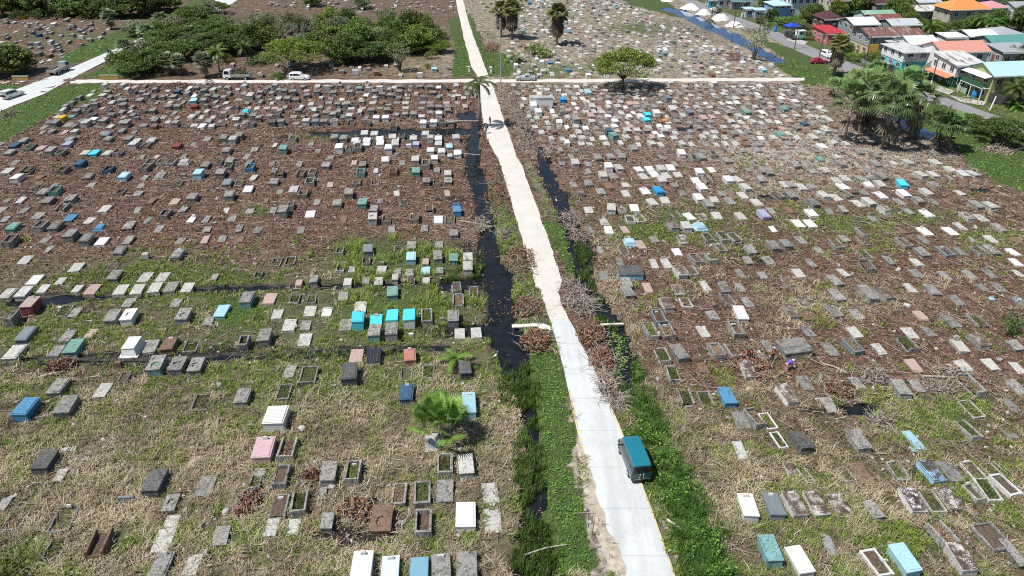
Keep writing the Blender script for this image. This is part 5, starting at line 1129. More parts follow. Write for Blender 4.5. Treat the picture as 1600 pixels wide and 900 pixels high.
plant(M_BUSH[2], 668, 106, .5, .3, label='low shrub on straw beside the overgrown verge')
# --- the thicket beyond the cross road
KINDT = {'D': (M_RND[0], 'dark round-crowned thicket tree'), 'M': (M_RND[1], 'mid-green round-crowned thicket tree'), 'G': (M_RND[2], 'grey-green round-crowned thicket tree'),
         'F': (M_FLAT[0], 'dark flat-crowned thicket tree'), 'Y': (M_FLAT[1], 'bright flat-crowned thicket tree'), 'W': (M_WISP, 'thin pale-limbed thicket tree'), 'B': (M_BUSH[0], 'bushy thicket shrub'), 'b': (M_BUSH[1], 'dark thicket shrub')}
THICK = """198 112 Y .75;215 118 F .7;232 108 M .85;245 114 F .8;222 92 G .9;240 92 Y .7;262 96 Y .9;290 92 Y .9;300 84 G .8;322 78 F .95;340 86 F .9;352 70 F 1;318 60 Y 1;335 48 F .9;300 48 F .9;365 60 W .9;372 82 F .9;385 50 W 1;395 75 D .9;405 56 D .8;420 75 M .9;430 50 W 1;445 62 W 1;460 52 G .9;470 66 W 1;488 50 G .9;480 80 G .8;500 66 W 1;515 52 M .9;530 60 G 1;545 52 D .9;520 82 F 1.1;545 95 D 1.1;572 98 F 1.0;590 92 F .9;560 78 M 1;585 70 G .9;600 60 M 1;612 80 D 1;628 68 M .9;640 85 M .9;650 65 M 1;662 80 M .9;675 72 M .85;685 82 Y .6;660 55 M .7;640 50 G .9;605 42 G .8;570 44 G .7;690 62 B .8;530 100 b 1;405 100 b .9;352 98 b .8;675 92 B .7;215 56 G .9;248 76 M .8;270 78 D .8;280 70 F .8;420 45 G .8;398 40 W .8;360 44 W .7;300 40 F .8;312 33 F .8;325 27 G .8;290 46 M .8;278 54 G .8;262 60 F .8;338 22 F .8;246 66 M .7"""
for e in THICK.split(';'):
    x, y, k, s_ = e.split(); mdl, d = KINDT[k]
    plant(mdl, float(x), float(y), float(s_) * rnd.uniform(.9, 1.22), None, d, 'tree', 'trees of the thicket', sz=float(s_) * rnd.uniform(.7, 1.12))
FARW = """5 26 D 1;22 24 M .9;40 22 D 1;58 24 M .9;75 23 D 1;92 24 G .9;110 24 D 1;128 25 M 1;145 22 D 1;162 26 D .9;190 27 D 1;205 26 F 1;222 25 D 1;238 22 D 1;252 18 F .9;266 14 D .8;12 14 M 1.1;35 10 D 1.1;60 12 M 1.1;85 10 D 1.1;112 12 M 1.1;138 10 D 1.1;165 12 M 1.1;195 10 D 1.1;220 8 M 1.1;245 6 D 1;15 0 D 1.2;50 -2 M 1.2;90 -2 D 1.2;130 -2 M 1.2;170 -2 D 1.2;210 -4 M 1.2;250 -6 D 1.2;60 29 b .8;100 28 b .8;30 30 b .8;140 29 b .8;490 10 M .7;478 6 W .8;565 14 G .6"""
for e in FARW.split(';'):
    x, y, k, s_ = e.split(); mdl, d = KINDT[k]
    plant(mdl, float(x), float(y), float(s_) * rnd.uniform(1.2, 1.45), None, d.replace('thicket', 'far woodland'), 'tree', 'trees of the far woodland', sz=float(s_) * rnd.uniform(.75, 1.3))
VILT = """1205 34 D .6;1196 12 D .8;1218 40 B 1.1;1232 44 B 1;1248 42 B 1;1262 36 D .9;1272 32 D .8;1255 52 G .6;1240 36 B .9;1322 24 M 1.0;1335 22 D 1.0;1350 20 M .9;1308 28 M .8;1395 34 D 1.1;1408 38 D 1;1388 20 M .9;1402 16 M .9;1415 24 D .8;1420 44 D .8;1430 56 M .7;1462 62 D .7;1476 66 M .7;1455 52 D .6;1468 56 B 1.2;1490 56 D .7;1506 52 M .7;1520 52 D .7;1555 44 D .8;1572 46 Y .6;1590 48 D .8;1600 36 M .9;1570 22 M .8;1585 16 D .8;1560 28 G .6;1600 70 M .6;1578 98 G .7;1596 100 M .7;1330 96 B .9;1322 88 M .5;1352 96 B 1;1366 92 B .9;1380 100 b .8;1425 126 b .6;1262 62 b .8;1120 22 b .8;1186 36 G .5;1198 46 b .8;1340 62 B .6;1108 36 B .6;1480 20 M .6;1545 6 D .8;1590 4 D .8;1460 8 D .7;1470 0 M .8;1420 4 D .7"""
for e in VILT.split(';'):
    x, y, k, s_ = e.split(); mdl, d = KINDT[k]
    plant(mdl, float(x), float(y), float(s_) * rnd.uniform(.8, .95), None, d.replace('thicket', 'village'), 'tree', 'trees among the houses')

# ------------------------------------------------------------------ brush piles, dead branches
def sticks(mb, n, rx, ry, h, ln, rad, flat=.4):
    for _ in range(n):
        a = rnd.uniform(0, 6.28); q = math.sqrt(rnd.random()); x, y = rx * q * cos(a), ry * q * sin(a); z = h * (1 - q * q) * rnd.uniform(.3, 1.05) + .05
        d = Vector((rnd.gauss(0, 1), rnd.gauss(0, 1), rnd.gauss(.1, flat))).normalized(); l_ = ln * rnd.uniform(.4, 1.2); p = Vector((x, y, z))
        bend = Vector((rnd.gauss(0, .12), rnd.gauss(0, .12), rnd.gauss(0, .1))) * l_; e = p + d * l_
        if e.z < .03: e.z = .03
        mb.tube([p, p.lerp(e, .5) + bend, e], [rad, rad * .75, rad * .3], 4, cap=False)
        for _ in range(2):
            b_ = p.lerp(e, rnd.uniform(.4, .9)) + bend * .5; f = b_ + (d + Vector((rnd.gauss(0, .6), rnd.gauss(0, .6), rnd.gauss(.1, .4)))).normalized() * l_ * .4
            if f.z < .03: f.z = .03
            mb.tube([b_, f], [rad * .5, rad * .2], 3, cap=False)
def pile(px, py, wpx, dpx, h, mat, nst, desc, ang=0.0, stick=DEAD, leafn=900):
    g = G(px, py); s = scl(g.y); rx = wpx / 2 / s; ry = dpx / 2 / (s * s * CH / FOC)
    if mat is GREYLITTER and py > 150: rx *= .75; ry *= .8; h *= .75
    elif py > 400 and 870 < px < 980: rx *= .85
    o = empty('brush_pile', g, ang)
    if mat is GREYLITTER: leafn = 450
    C = rs.normal(size=(leafn, 3)); C /= np.linalg.norm(C, axis=1)[:, None]; C[:, 2] = abs(C[:, 2]); q = rs.uniform(.3, 1, leafn) ** .5
    lump = .75 + .5 * vnoise(C[:, 0] * 3 + px, C[:, 1] * 3 + py, .8)
    C = C * (q * lump)[:, None] * np.array([rx, ry, h])
    link('dead_leaves', fast_mesh('dead_leaves', leaf_quads(C, .16, .2), 4, mat, {'v': np.repeat(rs.rand(leafn), 4)}), o)
    mb = MB(); sticks(mb, int(nst * 1.2), rx * 1.1, ry * 1.1, h * .85, 1.6, .03); mb.obj('branches', stick, o)
    auto(o, desc, 'brush pile', px, py, 'piles of cut brush')
    occ_rect(g.x, g.y, rx * 1.7, ry * 1.7, 0)
    return o
for a in [(812, 410, 48, 52, 1.1, REDLITTER, 60, 'heap of red-brown palm debris and grey sticks'), (825, 484, 46, 36, 1.0, REDLITTER, 45, 'heap of red-brown palm debris and grey sticks'), (838, 536, 52, 36, 1.2, REDLITTER, 50, 'rounded heap of red-brown dead fronds'),
          (897, 462, 46, 60, 1.0, GREYLITTER, 110, 'tangle of pale grey cut branches'), (912, 478, 40, 40, .8, GREYLITTER, 90, 'tangle of pale grey cut branches'), (924, 526, 52, 42, 1.0, REDLITTER, 40, 'heap of rust-coloured dead fronds'), (942, 566, 50, 40, 1.1, REDLITTER, 70, 'heap of rust-coloured dead fronds with white boughs'), (948, 604, 44, 50, .9, GREYLITTER, 70, 'straggly heap of greyish dead scrub'), (962, 628, 30, 30, .6, GREYLITTER, 60, 'straggly heap of greyish dead scrub'),
          (812, 185, 34, 50, 1.2, GREYLITTER, 100, 'long bank of grey cut branches'), (822, 222, 34, 40, 1.1, GREYLITTER, 80, 'long bank of grey cut branches'), (803, 158, 24, 30, 1.0, GREYLITTER, 50, 'bank of grey cut branches'), (860, 240, 40, 24, .8, GREYLITTER, 40, 'low spread of cut branches'), (890, 345, 44, 34, .7, GREYLITTER, 70, 'sprawl of bare branches over black water'),
          (905, 370, 40, 30, .6, GREYLITTER, 40, 'sprawl of bare branches'), (775, 300, 30, 60, .7, REDLITTER, 40, 'low bank of reddish litter'), (790, 370, 26, 30, .8, GREYLITTER, 40, 'low bank of pale sticks'), (750, 350, 40, 34, .4, GREYLITTER, 40, 'spill of driftwood in the ditch'),
          (275, 136, 40, 10, .9, REDLITTER, 30, 'brown brush heap'), (180, 138, 34, 12, .9, GREYLITTER, 30, 'grey brush heap'), (15, 180, 30, 14, .9, GREYLITTER, 26, 'pale brush heap'), (445, 215, 50, 12, .5, GREYLITTER, 30, 'brown brush heap'),
          (1485, 585, 66, 34, .8, GREYLITTER, 50, 'white splayed dead branches'), (1370, 590, 60, 40, .5, GREYLITTER, 50, 'strewn white sticks'), (1310, 610, 60, 30, .5, REDLITTER, 40, 'strewn red-brown debris'), (1170, 570, 70, 40, .5, REDLITTER, 40, 'flattened red-brown fronds'), (1470, 610, 50, 30, .6, GREYLITTER, 40, 'grey dead scrub'), (1370, 660, 60, 20, .6, GREYLITTER, 40, 'grey dead scrub'),
          (95, 575, 50, 26, .8, REDLITTER, 30, 'uprooted stump and brown fronds'), (560, 795, 70, 40, .5, REDLITTER, 40, 'scattered brown boughs'), (490, 745, 40, 20, .5, REDLITTER, 30, 'rust-red twig heap'), (390, 785, 40, 50, .5, REDLITTER, 40, 'reddish twig heap'), (610, 830, 60, 26, .4, GREYLITTER, 36, 'grey twig heap'),
          (1050, 40, 60, 14, 1.6, GREYLITTER, 70, 'great bank of grey uprooted scrub'), (1085, 52, 60, 14, 1.5, GREYLITTER, 70, 'great bank of grey uprooted scrub'), (1025, 50, 50, 14, 1.3, GREYLITTER, 60, 'bank of grey uprooted scrub'), (1110, 62, 50, 14, 1.2, GREYLITTER, 50, 'bank of grey uprooted scrub'), (1150, 92, 40, 12, 1.2, REDLITTER, 40, 'brown heap of dead scrub'), (925, 98, 28, 14, 1.2, GREYLITTER, 40, 'purplish grey twig mound'), (1560, 236, 80, 16, .8, GREYLITTER, 60, 'bank of straw-coloured dead fronds'), (1470, 250, 60, 12, .6, GREYLITTER, 40, 'spread of dead palm leaves'), (762, 62, 26, 26, 1.1, GREYLITTER, 40, 'grey thorn heap beside the overgrown road'), (770, 76, 26, 16, .9, REDLITTER, 30, 'brown leaf heap beside the overgrown road'), (1180, 50, 40, 10, .9, GREYLITTER, 30, 'heap of grey spoil on the canal bank')]:
    pile(*a)

# ------------------------------------------------------------------ growth that nobody could count
def cand(n, x0, x1, y0, y1, near=45, pw=1.6):
    """random ground points, denser near the viewer"""
    out_x = []; out_y = []; got = 0
    while got < n:
        k = n * 2
        # distance distribution
        u = rs.rand(k); y = (y0 ** (1 - pw) + u * (y1 ** (1 - pw) - y0 ** (1 - pw))) ** (1 / (1 - pw)); x = rs.uniform(x0, x1, k)
        ok = (abs(x) < (y + 25) * .78 + 4) & ~occupied(x, y)
        out_x.append(x[ok]); out_y.append(y[ok]); got += ok.sum()
    return np.concatenate(out_x)[:n], np.concatenate(out_y)[:n]
def zone_at(x, y):
    px, py = wobble(x, y); return zones(px, py), px, py
def gz(x, y): return height(x, y)
def blades(x, y, z, per, hgt, wid, lean, bendy=.5):
    """tufts of per two-segment blades"""
    n = len(x) * per
    if hasattr(wid, '__len__'): wid = np.repeat(wid, per)
    X = np.repeat(x, per) + rs.normal(0, .10, n); Y = np.repeat(y, per) + rs.normal(0, .10, n); Z = np.repeat(z, per) - .03
    h = np.repeat(hgt, per) * rs.uniform(.5, 1.15, n); a = rs.uniform(0, 2 * pi, n); ln = rs.uniform(.15, 1, n) * lean * h; w = wid * rs.uniform(.7, 1.3, n)
    s_ = np.stack([-np.sin(a) * w, np.cos(a) * w, np.zeros(n)], 1); p = np.stack([X, Y, Z], 1)
    m_ = p + np.stack([np.cos(a) * ln * .35, np.sin(a) * ln * .35, h * .62], 1); t_ = p + np.stack([np.cos(a) * ln, np.sin(a) * ln, h * (1 - bendy * rs.rand(n) * .6)], 1)
    V = np.stack([p - s_, p + s_, m_ + s_ * .7, m_ - s_ * .7, m_ - s_ * .7, m_ + s_ * .7, t_ + s_ * .1, t_ - s_ * .1], 1).reshape(-1, 3)
    tv = np.repeat(rs.rand(len(x)), per)
    return V, np.repeat(np.clip(tv * .6 + rs.rand(n) * .5, 0, 1), 8)
STRAWM = leafmat('straw_blades', (.09, .068, .04), (.55, .465, .31), .15)
GRASSM = leafmat('grass_blades', (.03, .065, .010), (.21, .33, .07), .25)
REEDM = leafmat('reed_blades', (.022, .055, .008), (.18, .31, .06), .25)
VERGEM = leafmat('verge_leaves', (.018, .052, .007), (.14, .27, .04), .2)
RUSTM = leafmat('rust_litter', (.04, .025, .019), (.30, .19, .145), 0)
WEEDC = leafmat('clump_leaves', (.03, .065, .008), (.22, .31, .05), .25)
BLEACH = plain('bleached_wood', (.47, .43, .38), .9, .4, scale=5)
STICKM = leafmat('grey_sticks', (.13, .10, .08), (.55, .48, .40), 0)
def pick(x, y, amount, bias=0.0, patch=1.6):
    nz = .62 * fnoise(x, y, patch, 3) + .38 * fnoise(x + 13, y + 71, patch * 4.5, 2)
    return (amount + bias) > .92 - (nz - .5) * 1.5 - .46
# straw
x, y = cand(100000, -120, 130, 34, 165, pw=2.0); Z_, px, py = zone_at(x, y)
k = pick(x, y, Z_['s'] * 1.05 * (1 - .75 * Z_['g'] * (Z_['g'] > .85)), -.03, 1.2) & (Z_['w'] < .75)
x, y = x[k], y[k]; d = y + 25
tone = np.repeat(np.clip((fnoise(x + 5, y, 4.0, 3) - .5) * 1.6, -.35, .35), 6 * 8)
V, v = blades(x, y, gz(x, y), 6, rs.uniform(.2, .6, len(x)) * (.55 + .9 * fnoise(x, y, 1.1, 2)), .015 + d * .00014, 1.6)
v = np.clip(v + tone, 0, 1)
tag(link('dry_straw', fast_mesh('dry_straw', V, 4, STRAWM, {'v': v})), 'pale dry straw stubble lying over the near fields', 'straw', None, 'stuff')
# green tufts
x, y = cand(140000, -130, 130, 34, 175, pw=1.8); Z_, px, py = zone_at(x, y)
k = pick(x, y, Z_['g'] * .92, .0, 1.5) & (Z_['g'] < .9) & (Z_['w'] < .95)
x, y = x[k], y[k]; d = y + 25; tall = np.where((py[k] > 360) & (py[k] < 480) & (px[k] > 470) & (px[k] < 800), rs.uniform(.5, 1.15, len(x)) * (fnoise(x, y, 2.2, 2) > .47) + .08, rs.uniform(.18, .55, len(x)))
V, v = blades(x, y, gz(x, y), 6, tall, .014 + d * .00016, .9)
tag(link('field_grass', fast_mesh('field_grass', V, 4, GRASSM, {'v': v})), 'green grass and weeds growing in patches between the graves', 'grass', None, 'stuff')
# verges: dense low leafy cover
x, y = cand(260000, -150, 130, 34, 210, pw=1.5); Z_, px, py = zone_at(x, y)
k = (Z_['g'] >= .9)
x, y = x[k], y[k]; d = y + 25
C = np.stack([x, y, gz(x, y) + rs.uniform(.0, .14, len(x))], 1)
side_ = py[k]
V = leaf_quads(C, .055 + d * .0008, .9); v = np.repeat(np.clip(fnoise(x, y, 1.4, 3) * 1.0 + rs.uniform(-.35, .35, len(x)), 0, 1), 4)
tag(link('verge_plants', fast_mesh('verge_plants', V, 4, VERGEM, {'v': v})), 'dense green creeping plants covering the verges of the roads', 'verge plants', None, 'stuff')
# tall rank growth along the two ditches
HEDGE = [(985, 560), (992, 545), (1010, 600), (1040, 640), (1075, 720), (1115, 800), (1140, 905), (1080, 905), (1060, 840), (1035, 760), (1012, 700), (985, 640), (972, 606)]
x, y = cand(60000, -20, 40, 34, 90, pw=1.2); px, py = wobble(x, y)
jx = (fnoise(x, y, 1.8, 3) - .5) * 3.2
k = inpoly(proj_np(x + jx, y)[0], py, HEDGE) & (fnoise(x + 3, y, 1.0, 2) > .36)
xh, yh = x[k][:9000], y[k][:9000]
V, v = blades(xh, yh, gz(xh, yh), 7, rs.uniform(.3, .95, len(xh)), .022, .9)
tag(link('ditch_growth', fast_mesh('ditch_growth', V, 4, REEDM, {'v': v})), 'tall rank green grass along the ditch beside the parked van', 'ditch grass', None, 'stuff')
kk = fnoise(xh + 40, yh, 2.2, 2) > .52; xh, yh = xh[kk], yh[kk]
lx = np.repeat(xh, 2) + rs.normal(0, .15, 2 * len(xh)); ly = np.repeat(yh, 2) + rs.normal(0, .15, 2 * len(xh))
C = np.stack([lx, ly, rs.uniform(.15, 1.15, len(lx))], 1)
tag(link('ditch_weeds', fast_mesh('ditch_weeds', leaf_quads(C, .10, .5), 4, VERGEM, {'v': np.repeat(rs.rand(len(lx)), 4)})), 'broad-leaved weeds mixed into the ditch growth beside the parked van', 'weeds', None, 'stuff')
REEDS = [([(806, 575), (830, 565), (842, 640), (852, 720), (848, 780), (832, 760), (822, 690), (808, 640)], 520), ([(800, 830), (830, 800), (862, 830), (880, 905), (800, 905)], 420), ([(805, 640), (822, 640), (826, 720), (815, 800), (800, 780)], 560), ([(890, 380), (925, 385), (930, 430), (950, 480), (965, 520), (958, 540), (930, 470), (905, 420)], 500), ([(700, 425), (752, 400), (752, 432), (700, 440)], 260), ([(780, 560), (800, 600), (812, 640), (790, 640)], 300)]
xs = []; ys = []
for poly, n in REEDS:
    gp = [G(*p) for p in poly]; x0, x1 = min(p.x for p in gp), max(p.x for p in gp); y0, y1 = min(p.y for p in gp), max(p.y for p in gp)
    x = rs.uniform(x0 - 1, x1 + 1, n * 6); y = rs.uniform(y0 - 1, y1 + 1, n * 6); jx = (fnoise(x, y, 2.0, 3) - .5) * 3.4; k = inpoly(x + jx, y, [(p.x, p.y) for p in gp]) & (fnoise(x + 7, y, 1.3, 2) > .44); xs.append(x[k][:n]); ys.append(y[k][:n])
x = np.concatenate(xs); y = np.concatenate(ys)
V, v = blades(x, y, np.full(len(x), -.35), 7, rs.uniform(.6, 1.25, len(x)), .026, .45)
tag(link('reeds', fast_mesh('reeds', V, 4, REEDM, {'v': v})), 'upright reeds standing in the black ditch water', 'reeds', None, 'stuff')
# rust-brown leaf litter
x, y = cand(230000, -190, 190, 34, 275, pw=1.0001); Z_, px, py = zone_at(x, y)
k = pick(x, y, Z_['b'], .05, 2.5) & (Z_['g'] < .85) & (py > 128)
x, y = x[k], y[k]; d = y + 25
C = np.stack([x, y, gz(x, y) + rs.uniform(.01, .16, len(x))], 1)
V = leaf_quads(C, .07 + d * .0009, .5); v = np.repeat(np.clip(fnoise(x, y, 2.0, 3) * .7 + rs.uniform(-.3, .5, len(x)), 0, 1), 4)
tag(link('leaf_litter', fast_mesh('leaf_litter', V, 4, RUSTM, {'v': v})), 'red-brown litter of dead fronds covering the cleared fields', 'litter', None, 'stuff')
# sticks strewn everywhere
x, y = cand(60000, -190, 190, 34, 290, pw=1.3); Z_, px, py = zone_at(x, y)
k = (rs.rand(len(x)) < .25 + .55 * np.maximum(Z_['b'], Z_['p'])) & (Z_['g'] < .85) & ~occupied(x + .7, y) & ~occupied(x - .7, y)
x, y = x[k], y[k]; kk = zone_at(x, y)[0]['g'] < .6; x, y = x[kk], y[kk]; n = len(x); d = y + 25
a = rs.uniform(0, 2 * pi, n); ln = rs.uniform(.2, .9, n) * (1 + .6 * (rs.rand(n) < .08)); w = (.010 + d * .00012) * rs.uniform(.6, 1.5, n); z = gz(x, y) + rs.uniform(.04, .18, n); dz = rs.normal(0, .10, n)
dx, dy = np.cos(a), np.sin(a); p = np.stack([x, y, z], 1)
e0 = p - np.stack([dx * ln, dy * ln, dz], 1); e1 = p + np.stack([dx * ln, dy * ln, dz], 1); s_ = np.stack([-dy * w, dx * w, np.zeros(n)], 1); u_ = np.stack([np.zeros(n), np.zeros(n), w * 1.4], 1)
V = np.stack([e0 - s_, e1 - s_, e1 + u_, e0 + u_, e0 + u_, e1 + u_, e1 + s_, e0 + s_], 1).reshape(-1, 3)
tag(link('fallen_sticks', fast_mesh('fallen_sticks', V, 4, STICKM, {'v': np.repeat(rs.rand(n), 8)})), 'thin grey sticks and stalks strewn over the whole graveyard', 'sticks', None, 'stuff')
# leafy weed clumps
x, y = cand(5200, -130, 130, 34, 150, pw=1.9); Z_, px, py = zone_at(x, y)
k = (rs.rand(len(x)) < .12 + .8 * Z_['g']) & (Z_['g'] < .9) & ((fnoise(x, y, 7, 2) > .47) | (px > 1000)) & (py > 330)
x, y = x[k], y[k]; n = 34; r_ = np.repeat(rs.uniform(.12, .42, len(x)), n)
q = rs.normal(size=(len(x) * n, 3)); q /= np.linalg.norm(q, axis=1)[:, None]; q[:, 2] = abs(q[:, 2]); q *= (rs.uniform(.3, 1, len(q)) ** .5 * r_)[:, None]
C = q + np.stack([np.repeat(x, n), np.repeat(y, n), np.repeat(gz(x, y), n)], 1)
tag(link('weed_clumps', fast_mesh('weed_clumps', leaf_quads(C, .06, .5), 4, WEEDC, {'v': np.repeat(np.clip(np.repeat(rs.rand(len(x)), n) * .7 + rs.rand(len(C)) * .4, 0, 1), 4)})), 'leafy yellow-green weeds sprouting in clumps across the fields', 'weeds', None, 'stuff')
# bleached boughs strewn over the cleared ground
x, y = cand(5200, -150, 150, 34, 200, pw=1.5); Z_, px, py = zone_at(x, y)
k = (rs.rand(len(x)) < .10 + .55 * Z_['b']) & (Z_['g'] < .6) & ((fnoise(x, y, 9, 2) > .48)) & ~occupied(x + 1, y) & ~occupied(x - 1, y)
x, y = x[k], y[k]; mb = MB()
for i in range(len(x)):
    a = rnd.uniform(0, 6.28); l_ = rnd.uniform(.4, 1.5); z0 = float(gz(x[i], y[i])) + rnd.uniform(.05, .2); p = Vector((x[i], y[i], z0)); d = Vector((cos(a), sin(a), rnd.gauss(.05, .15))); e = p + d * l_
    m_ = p.lerp(e, .5) + Vector((rnd.gauss(0, .1), rnd.gauss(0, .1), .04)); r0 = rnd.uniform(.018, .045)
    mb.tube([p, m_, e], [r0, r0 * .8, r0 * .35], 4, cap=False)
    for _ in range(rnd.randint(0, 3)):
        f = m_ + (d + Vector((rnd.gauss(0, .7), rnd.gauss(0, .7), rnd.gauss(.15, .25)))).normalized() * l_ * .45; mb.tube([m_, f], [r0 * .55, r0 * .2], 3, cap=False)
tag(mb.obj('bleached_boughs', BLEACH), 'bleached forked boughs strewn over the cleared ground', 'boughs', None, 'stuff')
# floating weed on the ditch beside the road
fx, fy = [], []
for (cx_, cy_, n, r) in [(968, 535, 60, 12), (972, 560, 50, 10), (960, 520, 30, 8)]:
    for _ in range(n):
        g = G(cx_ + rnd.gauss(0, r * .5), cy_ + rnd.gauss(0, r * .7)); fx.append(g.x); fy.append(g.y)
C = np.stack([np.array(fx), np.array(fy), np.full(len(fx), -.285)], 1)
tag(link('floating_weed', fast_mesh('floating_weed', leaf_quads(C, .16, 9), 4, VERGEM, {'v': np.repeat(rs.uniform(.6, 1, len(fx)), 4)})), 'small green floating leaves on the dark ditch beside the road', 'water weed', None, 'stuff')
# dead stalks and scum drifting on the dark ditches
ii_, jj_ = np.nonzero(WET); sel = rs.choice(len(ii_), 9000); x = OX0 + (ii_[sel] + rs.rand(9000)) * OC; y = OY0 + (jj_[sel] + rs.rand(9000)) * OC
k = (fnoise(x, y, 2.6, 3) > .53) & (y < 160); x, y = x[k], y[k]
x, y = x[::2], y[::2]
C = np.stack([x, y, np.full(len(x), -.278) + rs.uniform(0, .02, len(x))], 1)
tag(link('floating_debris', fast_mesh('floating_debris', leaf_quads(C, .11, 6), 4, REDLITTER, {'v': np.repeat(rs.uniform(0, .8, len(x)), 4)})), 'brown dead leaves and scum drifting on the black ditches', 'debris', None, 'stuff')
# rubble: stones and broken concrete
x, y = cand(4200, -130, 140, 34, 270, pw=1.2); Z_, px, py = zone_at(x, y); k = Z_['g'] < .8; x, y = x[k], y[k]; mb = MB()
for i in range(len(x)):
    r_ = rnd.uniform(.05, .16) * (1 + (rnd.random() < .06)); a = rnd.uniform(0, 3); sub = MB(); sub.box(-r_, r_, -r_ * .7, r_ * .7, -.05, r_ * .9, r_ * .25, jit=r_ * .25)
    ca, sa = cos(a), sin(a); zz = float(gz(x[i], y[i])); mb.raw([(x[i] + p_[0] * ca - p_[1] * sa, y[i] + p_[0] * sa + p_[1] * ca, zz + p_[2]) for p_ in sub.v], sub.f, rnd.choice((0, 1, 1)))
tag(mb.obj('rubble', [COLS['g'][1], COLS['l'][1]]), 'broken bits of pale concrete scattered between the graves', 'rubble', None, 'stuff')
# ------------------------------------------------------------------ houses and street furniture of the village side
def roofmat(name, c, rust=0.0, rough=.5, rustc=(.13, .05, .03)):
    if name in MATS: return MATS[name]
    m, nt, b = newmat(name)
    tc = N(nt, 'ShaderNodeTexCoord'); P = tc.outputs['Object']; oi = N(nt, 'ShaderNodeObjectInfo')
    wv = N(nt, 'ShaderNodeTexWave', wave_type='BANDS', bands_direction='X'); wv.inputs['Scale'].default_value = 2.2; L(nt, P, wv.inputs['Vector'])
    mp = N(nt, 'ShaderNodeMapping'); mp.inputs['Scale'].default_value = (1.2, .25, .25); L(nt, P, mp.inputs[0])
    n = noise(nt, mp.outputs[0], 1.0, 5, .65, math_(nt, 'MULTIPLY', oi.outputs['Random'], 30.0)); n2 = noise(nt, P, 1.2, 4, .6)
    base = mix(nt, math_(nt, 'MULTIPLY', n2, .5), c, tuple(x * .68 for x in c))
    base = mix(nt, math_(nt, 'MULTIPLY', math_(nt, 'LESS_THAN', wv.outputs['Fac'], .22), .22), base, tuple(x * .4 for x in c))
    if rust > 0: base = mix(nt, ramp(nt, n, [(.62 - .3 * rust, 0.0), (.72 - .3 * rust, .9)]), base, rustc)
    L(nt, base, b.inputs['Base Color']); b.inputs['Roughness'].default_value = rough
    bump(nt, b, wv.outputs['Fac'], .4, .05)
    MATS[name] = m; return m
def wallmat(name, c): return concrete(name, c, .25, dirt=tuple(x * .35 for x in c), speck=.2)
GLASS = plain('window_glass', (.03, .04, .05), .08, .3); FRAMEW = plain('white_frame', (.72, .72, .72), .5, .1); DARKOPEN = plain('dark_opening', (.02, .02, .02), .9, .2); DOORM = plain('door_brown', (.18, .07, .05), .5, .2)
HANG = .14
def roof_gable(mb, W, D, z, rise, ov, t=.1, along='x'):
    # ridge runs along x
    x0, x1 = -ov, W + ov
    prof = [(-ov, z - .12), (D / 2, z + rise), (D + ov, z - .12)]
    for (ya, za), (yb, zb) in ((prof[0], prof[1]), (prof[1], prof[2])):
        mb.raw([(x0, ya, za), (x1, ya, za), (x1, yb, zb), (x0, yb, zb), (x0, ya, za + t), (x1, ya, za + t), (x1, yb, zb + t), (x0, yb, zb + t)], [(3, 2, 1, 0), (4, 5, 6, 7), (0, 1, 5, 4), (2, 3, 7, 6), (1, 2, 6, 5), (3, 0, 4, 7)])
def roof_hip(mb, W, D, z, rise, ov, t=.1):
    i = min(W, D) / 2
    a = [(-ov, -ov, z - .1), (W + ov, -ov, z - .1), (W + ov, D + ov, z - .1), (-ov, D + ov, z - .1)]
    if W >= D: r = [(i, D / 2, z + rise), (W - i, D / 2, z + rise)]
    else: r = [(W / 2, i, z + rise), (W / 2, D - i, z + rise)]
    v = a + r + [(p[0], p[1], p[2] - t) for p in a]
    f = [(0, 1, 5, 4), (2, 3, 4, 5), (1, 2, 5), (3, 0, 4)] if W >= D else [(1, 2, 5, 4), (3, 0, 4, 5), (0, 1, 4), (2, 3, 5)]
    mb.raw(v, f + [(9, 8, 7, 6), (0, 6, 7, 1), (1, 7, 8, 2), (2, 8, 9, 3), (3, 9, 6, 0)])
def roof_shed(mb, W, D, z, rise, ov, t=.1):
    x0, x1 = -ov, W + ov
    mb.raw([(x0, -ov, z), (x1, -ov, z), (x1, D + ov, z + rise), (x0, D + ov, z + rise), (x0, -ov, z + t), (x1, -ov, z + t), (x1, D + ov, z + rise + t), (x0, D + ov, z + rise + t)], [(3, 2, 1, 0), (4, 5, 6, 7), (0, 1, 5, 4), (2, 3, 7, 6), (1, 2, 6, 5), (3, 0, 4, 7)])
def window(parent, face, u, z, w, h, W, D, frame=FRAMEW, pane=GLASS):
    fm = MB(); pm = MB(); t = .07
    def bx(mb, a0, a1, z0, z1, o0, o1):
        if face == 'f': mb.box(a0, a1, -o1, -o0, z0, z1)
        else: mb.box(-o1, -o0, a0, a1, z0, z1)
    bx(fm, u - w / 2 - t, u + w / 2 + t, z + h, z + h + t, .003, .06); bx(fm, u - w / 2 - t, u + w / 2 + t, z - t, z, .003, .09)
    for a in (u - w / 2 - t, u + w / 2, u - t / 2): bx(fm, a, a + t, z + .002, z + h - .002, .003, .055)
    bx(pm, u - w / 2, u + w / 2, z, z + h, .002, .03)
    f = fm.obj('window', frame, parent); pm.obj('pane', pane, f)
def door(parent, face, u, w, h, mat, base=0.02):
    mb = MB()
    if face == 'f': mb.box(u - w / 2, u + w / 2, -.05, -.003, base, base + h)
    else: mb.box(-.05, -.003, u - w / 2, u + w / 2, base, base + h)
    mb.obj('door', mat, parent)
HA = .13
